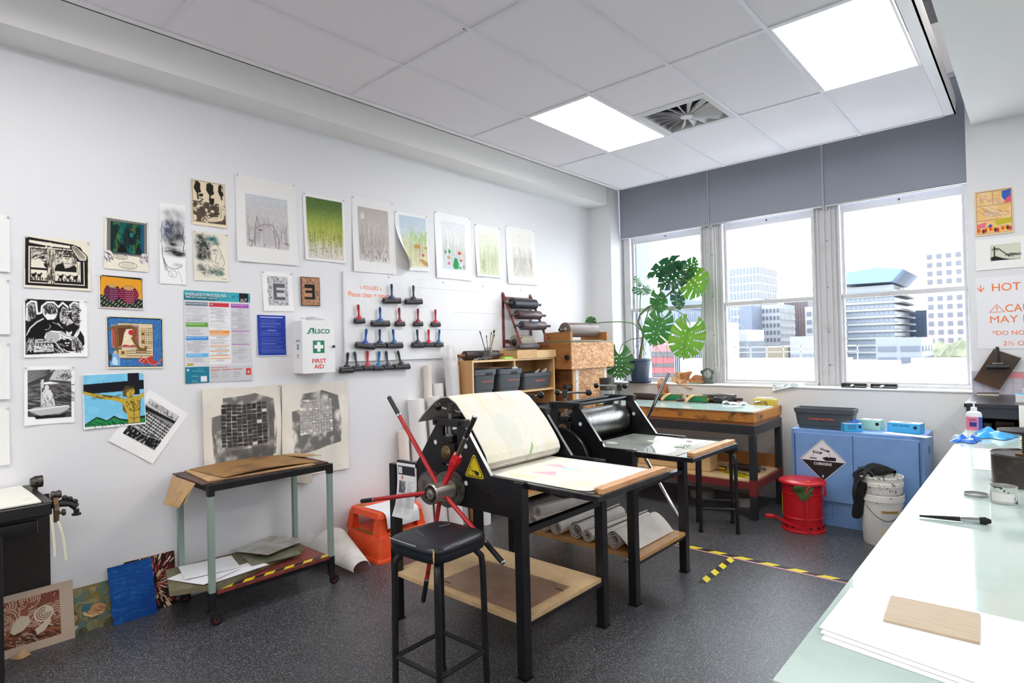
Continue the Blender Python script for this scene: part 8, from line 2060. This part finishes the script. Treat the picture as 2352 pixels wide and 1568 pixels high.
b = B().grid(lambda u, v: (-1.955 + .30 * u, 6.02 - .05 * v + .004 * math.sin(9 * u), 1.118 - .07 * v * (1 - u) ** 1.3 + .012 * math.sin(7 * u + 2) * (1 - v) + .01 * (1 - v)), 14, 7, .002)
one('plastic_packet', b, mat('packet_print', (206, 214, 214), .25, col2=(24, 84, 66), ns=12, nlo=.46, nhi=.50), 'green and clear plastic packet hanging over the sill edge under the middle window', 'packet', smooth=50)
for k, x in enumerate((-1.265, -1.03)):
    t = thing('sill_ink_roller', ['left', 'right'][k] + ' of two black roller frames lying on the sill under the rightmost window', 'ink roller', (x, 6.10, 1.10), group='roller frames on the sill')
    obj('frame', B().box(x - .10, x + .10, 6.06, 6.14, 1.10, 1.112, b=.003).box(x - .10, x - .094, 6.07, 6.13, 1.112, 1.140).box(x + .094, x + .10, 6.07, 6.13, 1.112, 1.140), M_BLKW, t)
    obj('roller', B().tube([(x - .092, 6.10, 1.128), (x + .092, 6.10, 1.128)], .014, 14), M_RUB, t)
    obj('handle', B().tube([(x - .0, 6.075, 1.122), (x - .01, 6.03, 1.118), (x - .012, 5.995, 1.114)], [.008, .012, .010], 10), [M_STEEL, mat('handle_pale', (150, 160, 156), .4)][k], t)
# hazard tape on the floor
t = root('trim_5', (-1.5, 4.2, 0)); t['label'] = 'yellow and black hazard tape on the floor'
def ftape(p0, p1, w_, n_): hazard(t, p0, p1, w_, .0012, n_, 'tape_stripe')
ftape((-2.22, 4.195), (-.20, 4.195), .048, 22); ftape((-1.66, 4.165), (-1.645, 3.60), .05, 8); ftape((-2.21, 4.165), (-2.21, 3.60), .048, 8)
obj('pink_strip', B().box(-2.18, -.2, 4.155, 4.169, 0, .0008), mat('pink_tape', (220, 160, 164), .5), t, smooth=0)
# ------------------------------------------------------------------ glass topped counter on the right
CT = .93
M_GTOP = mat('milky_glass', (200, 218, 212), .07, spec=.6, col2=(190, 210, 204), ns=3)
t = thing('counter', 'long counter with a milky green glass top along the right side', 'counter', (.2, 3.0, 0))
obj('cabinet', B().box(-.33, .85, 1.14, 4.90, 0, .905), mat('counter_white', (226, 226, 226), .5), t, smooth=0)
obj('edge_board', B().box(-.362, .86, 1.105, 4.92, .905, .918), mat('counter_edge_grey', (86, 90, 92), .5), t, smooth=0)
for y0, y1 in ((1.097, 3.550), (3.553, 4.93)):
    g_ = obj('glass_sheet', B().box(-.372, .88, y0, y1, .918, CT, b=.001), M_GTOP, t, smooth=0)
    obj('glass_edge', B().box(-.3725, -.371, y0 + .002, y1 - .002, .9185, CT - .002), mat('glass_edge_green', (60, 118, 96), .2), g_, smooth=0)
# papers and wooden block near the camera
for k, (q, lab) in enumerate((((( -.343, 1.304), (-.05, 1.262), (.14, 1.40), (.02, 1.60), (-.345, 1.56)), 'lowest white sheet of the pile at the near end of the counter'), (((-.350, 1.325), (-.06, 1.275), (.16, 1.42), (.03, 1.62), (-.350, 1.575)), 'middle white sheet of the pile at the near end of the counter'), (((-.356, 1.342), (-.07, 1.29), (.16, 1.45), (-.036, 1.628), (-.118, 1.629), (-.353, 1.601)), 'top white sheet of the pile at the near end of the counter'))):
    one('paper_sheet', B().prism(q, 'z', CT + .0006 + .0032 * k, CT + .0028 + .0032 * k), mat('bright_paper', (250, 250, 252), .6), lab, 'paper', 'paper pile on the counter', smooth=0)
one('wood_offcut', B().prism([(-.268, 1.597), (-.107, 1.607), (-.099, 1.455), (-.259, 1.450)], 'z', CT + .0098, CT + .0145), mat('pale_birch', (196, 176, 148), .55, col2=(186, 164, 136), ns=10, stretch=(1, 10, 1)), 'pale wooden offcut lying on the paper pile', 'wood block', smooth=0)
t = thing('paint_brush', 'black-handled wide paint brush lying on the counter glass', 'brush', (-.22, 2.425, CT))
p0, p1 = Vector((-.315, 2.404, CT + .006)), Vector((-.127, 2.441, CT + .012))
obj('handle', B().tube([p0, p0.lerp(p1, .3), p0.lerp(p1, .58)], [.0035, .0065, .0085], 10), M_BLK, t)
obj('ferrule', B().tube([p0.lerp(p1, .58), p0.lerp(p1, .62), p0.lerp(p1, .84)], [.0085, .0095, .0105], 12), M_CHROME, t)
obj('bristles', B().tube([p0.lerp(p1, .84), p0.lerp(p1, .92), p1], [.0105, .0125, .006], 12), mat('black_bristle', (18, 18, 22), .8), t)
# ink tin, its lid, big plunger can
def tinbody(c, r, h_): return B().lathe([(0, .001), (r, .001), (r + .001, .004), (r, .008), (r, h_ - .004), (r + .0015, h_), (r - .001, h_), (r - .002, h_ - .012), (r - .002, h_ * .55), (0, h_ * .55)], c, 32)
t = thing('ink_tin', 'open ink-smeared tin with a white label on the counter', 'tin', (-.108, 2.80, CT))
obj('tin_body', tinbody((-.108, 2.80, CT), .040, .062), mat('smeared_tin', (206, 206, 204), .25, .5, col2=(22, 22, 24), ns=30, nlo=.56, nhi=.6), t)
obj('ink', B().lathe([(0, .030), (.037, .031)], (-.108, 2.80, CT + .008), 24), mat('black_ink', (12, 12, 14), .2), t)
b = B().grid(lambda u, v: (-.108 + .0406 * math.cos(math.radians(-140 + 100 * u)), 2.80 + .0406 * math.sin(math.radians(-140 + 100 * u)), CT + .010 + .030 * v), 10, 2)
obj('paper_label', b, mat('tin_label_white', (232, 230, 230), .5, col2=(60, 56, 58), ns=60, nlo=.68, nhi=.7), t)
one('tin_lid', B().lathe([(0, .002), (.037, .002), (.037, .010), (.0385, .010), (.0385, 0), (0, 0)], (-.192, 2.862, CT), 28), mat('lid_tin', (176, 176, 174), .3, .7), 'upturned round tin lid beside the smeared ink tin', 'tin lid')
bx, by = -.04, 3.20
t = thing('plunger_can', 'dark solvent can with a brass plunger and dish on top', 'can', (bx, by, CT))
obj('can_body', B().lathe([(0, 0), (.122, 0), (.125, .004), (.122, .010), (.122, .118), (.125, .121), (.122, .127), (.118, .122), (.03, .116), (0, .116)], (bx, by, CT), 44), mat('aged_can', (46, 40, 38), .35, col2=(84, 70, 48), ns=14, nlo=.52, nhi=.7), t)
obj('plunger', B().cyl((bx - .01, by, CT + .115), (bx - .01, by, CT + .20), .010, n=14).cyl((bx - .01, by, CT + .115), (bx - .01, by, CT + .125), .035, n=20), mat('old_brass', (128, 102, 52), .35, .9), t)
cs = [(bx - .01 + .015 * math.cos(k * .8), by + .015 * math.sin(k * .8), CT + .128 + .055 * k / 48) for k in range(49)]
obj('spring', B().tube(cs, .0016, 5), M_IRON, t)
obj('dish', B().lathe([(0, .195), (.03, .198), (.085, .214), (.090, .222), (.086, .222), (.03, .206), (0, .204)], (bx - .01, by, CT), 36), mat('dish_black', (54, 54, 58), .3, .6), t)
# card, gloves, soap
one('white_card', B().prism([(-.235, 3.42), (-.165, 3.43), (-.20, 4.08), (-.281, 4.064)], 'z', CT + .0005, CT + .002), M_PAPER, 'narrow white card lying left of the solvent can', 'card', smooth=0)
glove('blue glove crumpled near the counter edge', (-.33, 4.34, CT), .058, .10, .034, M_NIT, 11, group='gloves on the counter')
glove('light blue gloves heaped beside the soap bottle', (-.21, 4.62, CT), .09, .14, .045, mat('nitrile_sky', (52, 164, 232), .35), 17, group='gloves on the counter')
sx, sy = -.318, 4.78
t = thing('soap_bottle', 'white pump bottle with a pink and blue hand cream label', 'bottle', (sx, sy, CT))
obj('bottle_body', B().lathe([(0, 0), (.038, 0), (.041, .006), (.041, .112), (.036, .126), (.018, .134), (0, .134)], (sx, sy, CT), 32, flat=(1, .75)), mat('bottle_white', (240, 238, 236), .35), t)
obj('collar', B().lathe([(.017, .132), (.017, .155), (.014, .158), (0, .158)], (sx, sy, CT), 20), mat('pump_white', (244, 244, 244), .3), t)
obj('pump', B().cyl((sx, sy, CT + .156), (sx, sy, CT + .185), .005, n=10).box(sx - .035, sx + .012, sy - .008, sy + .008, CT + .182, CT + .192, b=.003), MATS['pump_white'], t)
b = B().grid(lambda u, v: (sx + .0416 * math.cos(math.radians(-170 + 112 * u)), sy + .75 * .0416 * math.sin(math.radians(-170 + 112 * u)), CT + .012 + .086 * v), 14, 2)
lb = obj('pink_label', b, mat('label_pink', (238, 130, 160), .5), t)
b = B().grid(lambda u, v: (sx + .0417 * math.cos(math.radians(-56 + 50 * u)), sy + .75 * .0417 * math.sin(math.radians(-56 + 50 * u)), CT + .012 + .086 * v), 8, 2)
obj('blue_label', b, mat('label_navy', (70, 90, 160), .5), t)
obj('blue_panel', B().box(sx - .022, sx + .014, sy - .0330, sy - .0322, CT + .038, CT + .064), mat('panel_navy', (44, 52, 132), .5), lb, smooth=0)
text('GUARD', (sx - .006, sy - .0325, CT + .080), WIN_UV, .010, mat('label_brown', (96, 40, 40), .5), lb, .036, .02, lift=.001)

# ------------------------------------------------------------------ dark desk at the far right
M_DESK = mat('dark_steel_top', (66, 66, 70), .3, .6, col2=(48, 48, 52), ns=8)
t = thing('hot_plate_bench', 'dark metal hot plate bench under the orange lettered sign', 'bench', (.2, 5.5, 0))
obj('top', B().box(-.392, .80, 5.10, 5.93, 1.055, 1.082, b=.002), M_DESK, t)
obj('fascia', B().box(-.380, .79, 5.112, 5.13, .985, 1.055), mat('desk_front', (52, 54, 60), .4), t, smooth=0)
for x in (-.385, .76): obj('end_panel', B().box(x, x + .02, 5.12, 5.92, 0, 1.055), mat('desk_side_white', (206, 206, 204), .5), t, smooth=0)
obj('inner_shelf', B().box(-.36, .76, 5.14, 5.92, .86, .875), mat('desk_shelf', (40, 36, 36), .6), t, smooth=0)
obj('back', B().box(-.36, .76, 5.90, 5.92, .0, 1.055), mat('desk_shelf', (40, 36, 36), .6), t, smooth=0)
one('folder', B().box(-.20, .06, 5.25, 5.45, .876, .905, b=.003), mat('brick_folder', (150, 62, 46), .6), 'brick red folder inside the hot plate bench', 'folder')
one('black_case', B().box(-.30, -.25, 5.20, 5.28, .876, .945, b=.008), M_BLK, 'small black case at the left inside the hot plate bench', 'case')
one('pale_packet', B().box(-.245, -.14, 5.48, 5.6, .876, .925, b=.004), mat('beige_packet', (206, 188, 170), .6), 'pale packet behind the folder in the hot plate bench', 'packet')
one('standing_card', B().box(-.105, .30, 5.06, 5.064, CT + .001, 1.085, M=Matrix.Translation((0, 0, 0))), mat('cream_card', (246, 243, 236), .7), 'large cream card standing against the hot plate bench', 'card', smooth=0)
t = thing('white_tray', 'shallow white enamel tray on the hot plate bench below the tilted board', 'tray', (-.30, 5.85, 1.082))
obj('tray_body', B().box(-.365, -.235, 5.80, 5.90, 1.082, 1.10, b=.003), mat('enamel_stained', (214, 206, 194), .4, col2=(150, 130, 110), ns=16, nlo=.6, nhi=.7), t)
obj('tray_rim', B().box(-.368, -.232, 5.797, 5.903, 1.10, 1.104, b=.002), mat('rim_dark', (84, 76, 70), .4), t)
t = carton('glove_box', 'white and pale blue stretch glove box on the hot plate bench', -.125, 5.30, .26, .13, .052, 0.0, mat('stretch_white', (232, 232, 232), .45), M_GLB, ['STRETCH', 'M'], z=1.0825, tcol=mat('stretch_ink', (90, 90, 96), .5))
obj('blue_patch', B().box(.082, .20, -.0006, 0, .003, .049), mat('patch_sky', (120, 170, 214), .5), t, local=True, smooth=0)
# tilted inky board with a roller, and the poster behind
t = thing('inky_board', 'dark brown inky board tilted on the wall, held under a roller', 'board', (-.25, 5.96, 1.12))
q = [(-.395, 1.193), (-.275, 1.425), (-.100, 1.381 + .0), (-.235, 1.121)]
obj('plate', B().prism([(-.395, 1.193), (-.262, 1.440), (-.100, 1.366), (-.233, 1.121)], 'y', 5.962, 5.972), mat('inky_brown', (84, 56, 34), .45, col2=(40, 28, 22), ns=6, nlo=.42, nhi=.68), t, smooth=0)
obj('plastic_sleeve', B().prism([(-.30, 1.30), (-.262, 1.447), (-.092, 1.372), (-.13, 1.28)], 'y', 5.958, 5.9585), pane_mat('sleeve', (244, 244, 244), 1.35, .1), t, smooth=0)
t = thing('hand_roller', 'black hand roller hanging over the inky board by the sign', 'hand roller', (-.237, 5.93, 1.27))
obj('roller', B().tube([(-.308, 5.928, 1.302), (-.168, 5.928, 1.302)], .017, 16), M_RUB, t)
obj('yoke', B().box(-.270, -.204, 5.918, 5.934, 1.318, 1.334, b=.004), M_STEEL, t)
obj('handle', B().tube([(-.237, 5.928, 1.332), (-.238, 5.928, 1.36), (-.239, 5.928, 1.44), (-.239, 5.928, 1.458)], [.009, .011, .0135, .009], 12), M_HK['black'], t)
c = Cv(120, 44, (206, 202, 212))
c.put((np.sin(c.X * 90) > .8) | (np.sin(c.Y * 40) > .85), (190, 186, 200)); c.rect(.26, .06, .46, .30, (236, 150, 160)); c.rect(.40, .04, .60, .34, (110, 190, 180)); c.rect(.44, .42, .62, .80, (226, 70, 90)); c.ell(.54, .60, .06, .16, (240, 236, 236)); c.rect(.36, .70, .66, .95, (232, 230, 236)); c.rect(.66, .05, .98, .5, (150, 180, 210))
t = win_print('bench_poster', 'pale grid poster with pink and teal blocks on the wall behind the bench', -.405, .45, 1.083, 1.263, c, cat='poster', y=YB - .006, m=PRINT_GLOSS, curl=0)
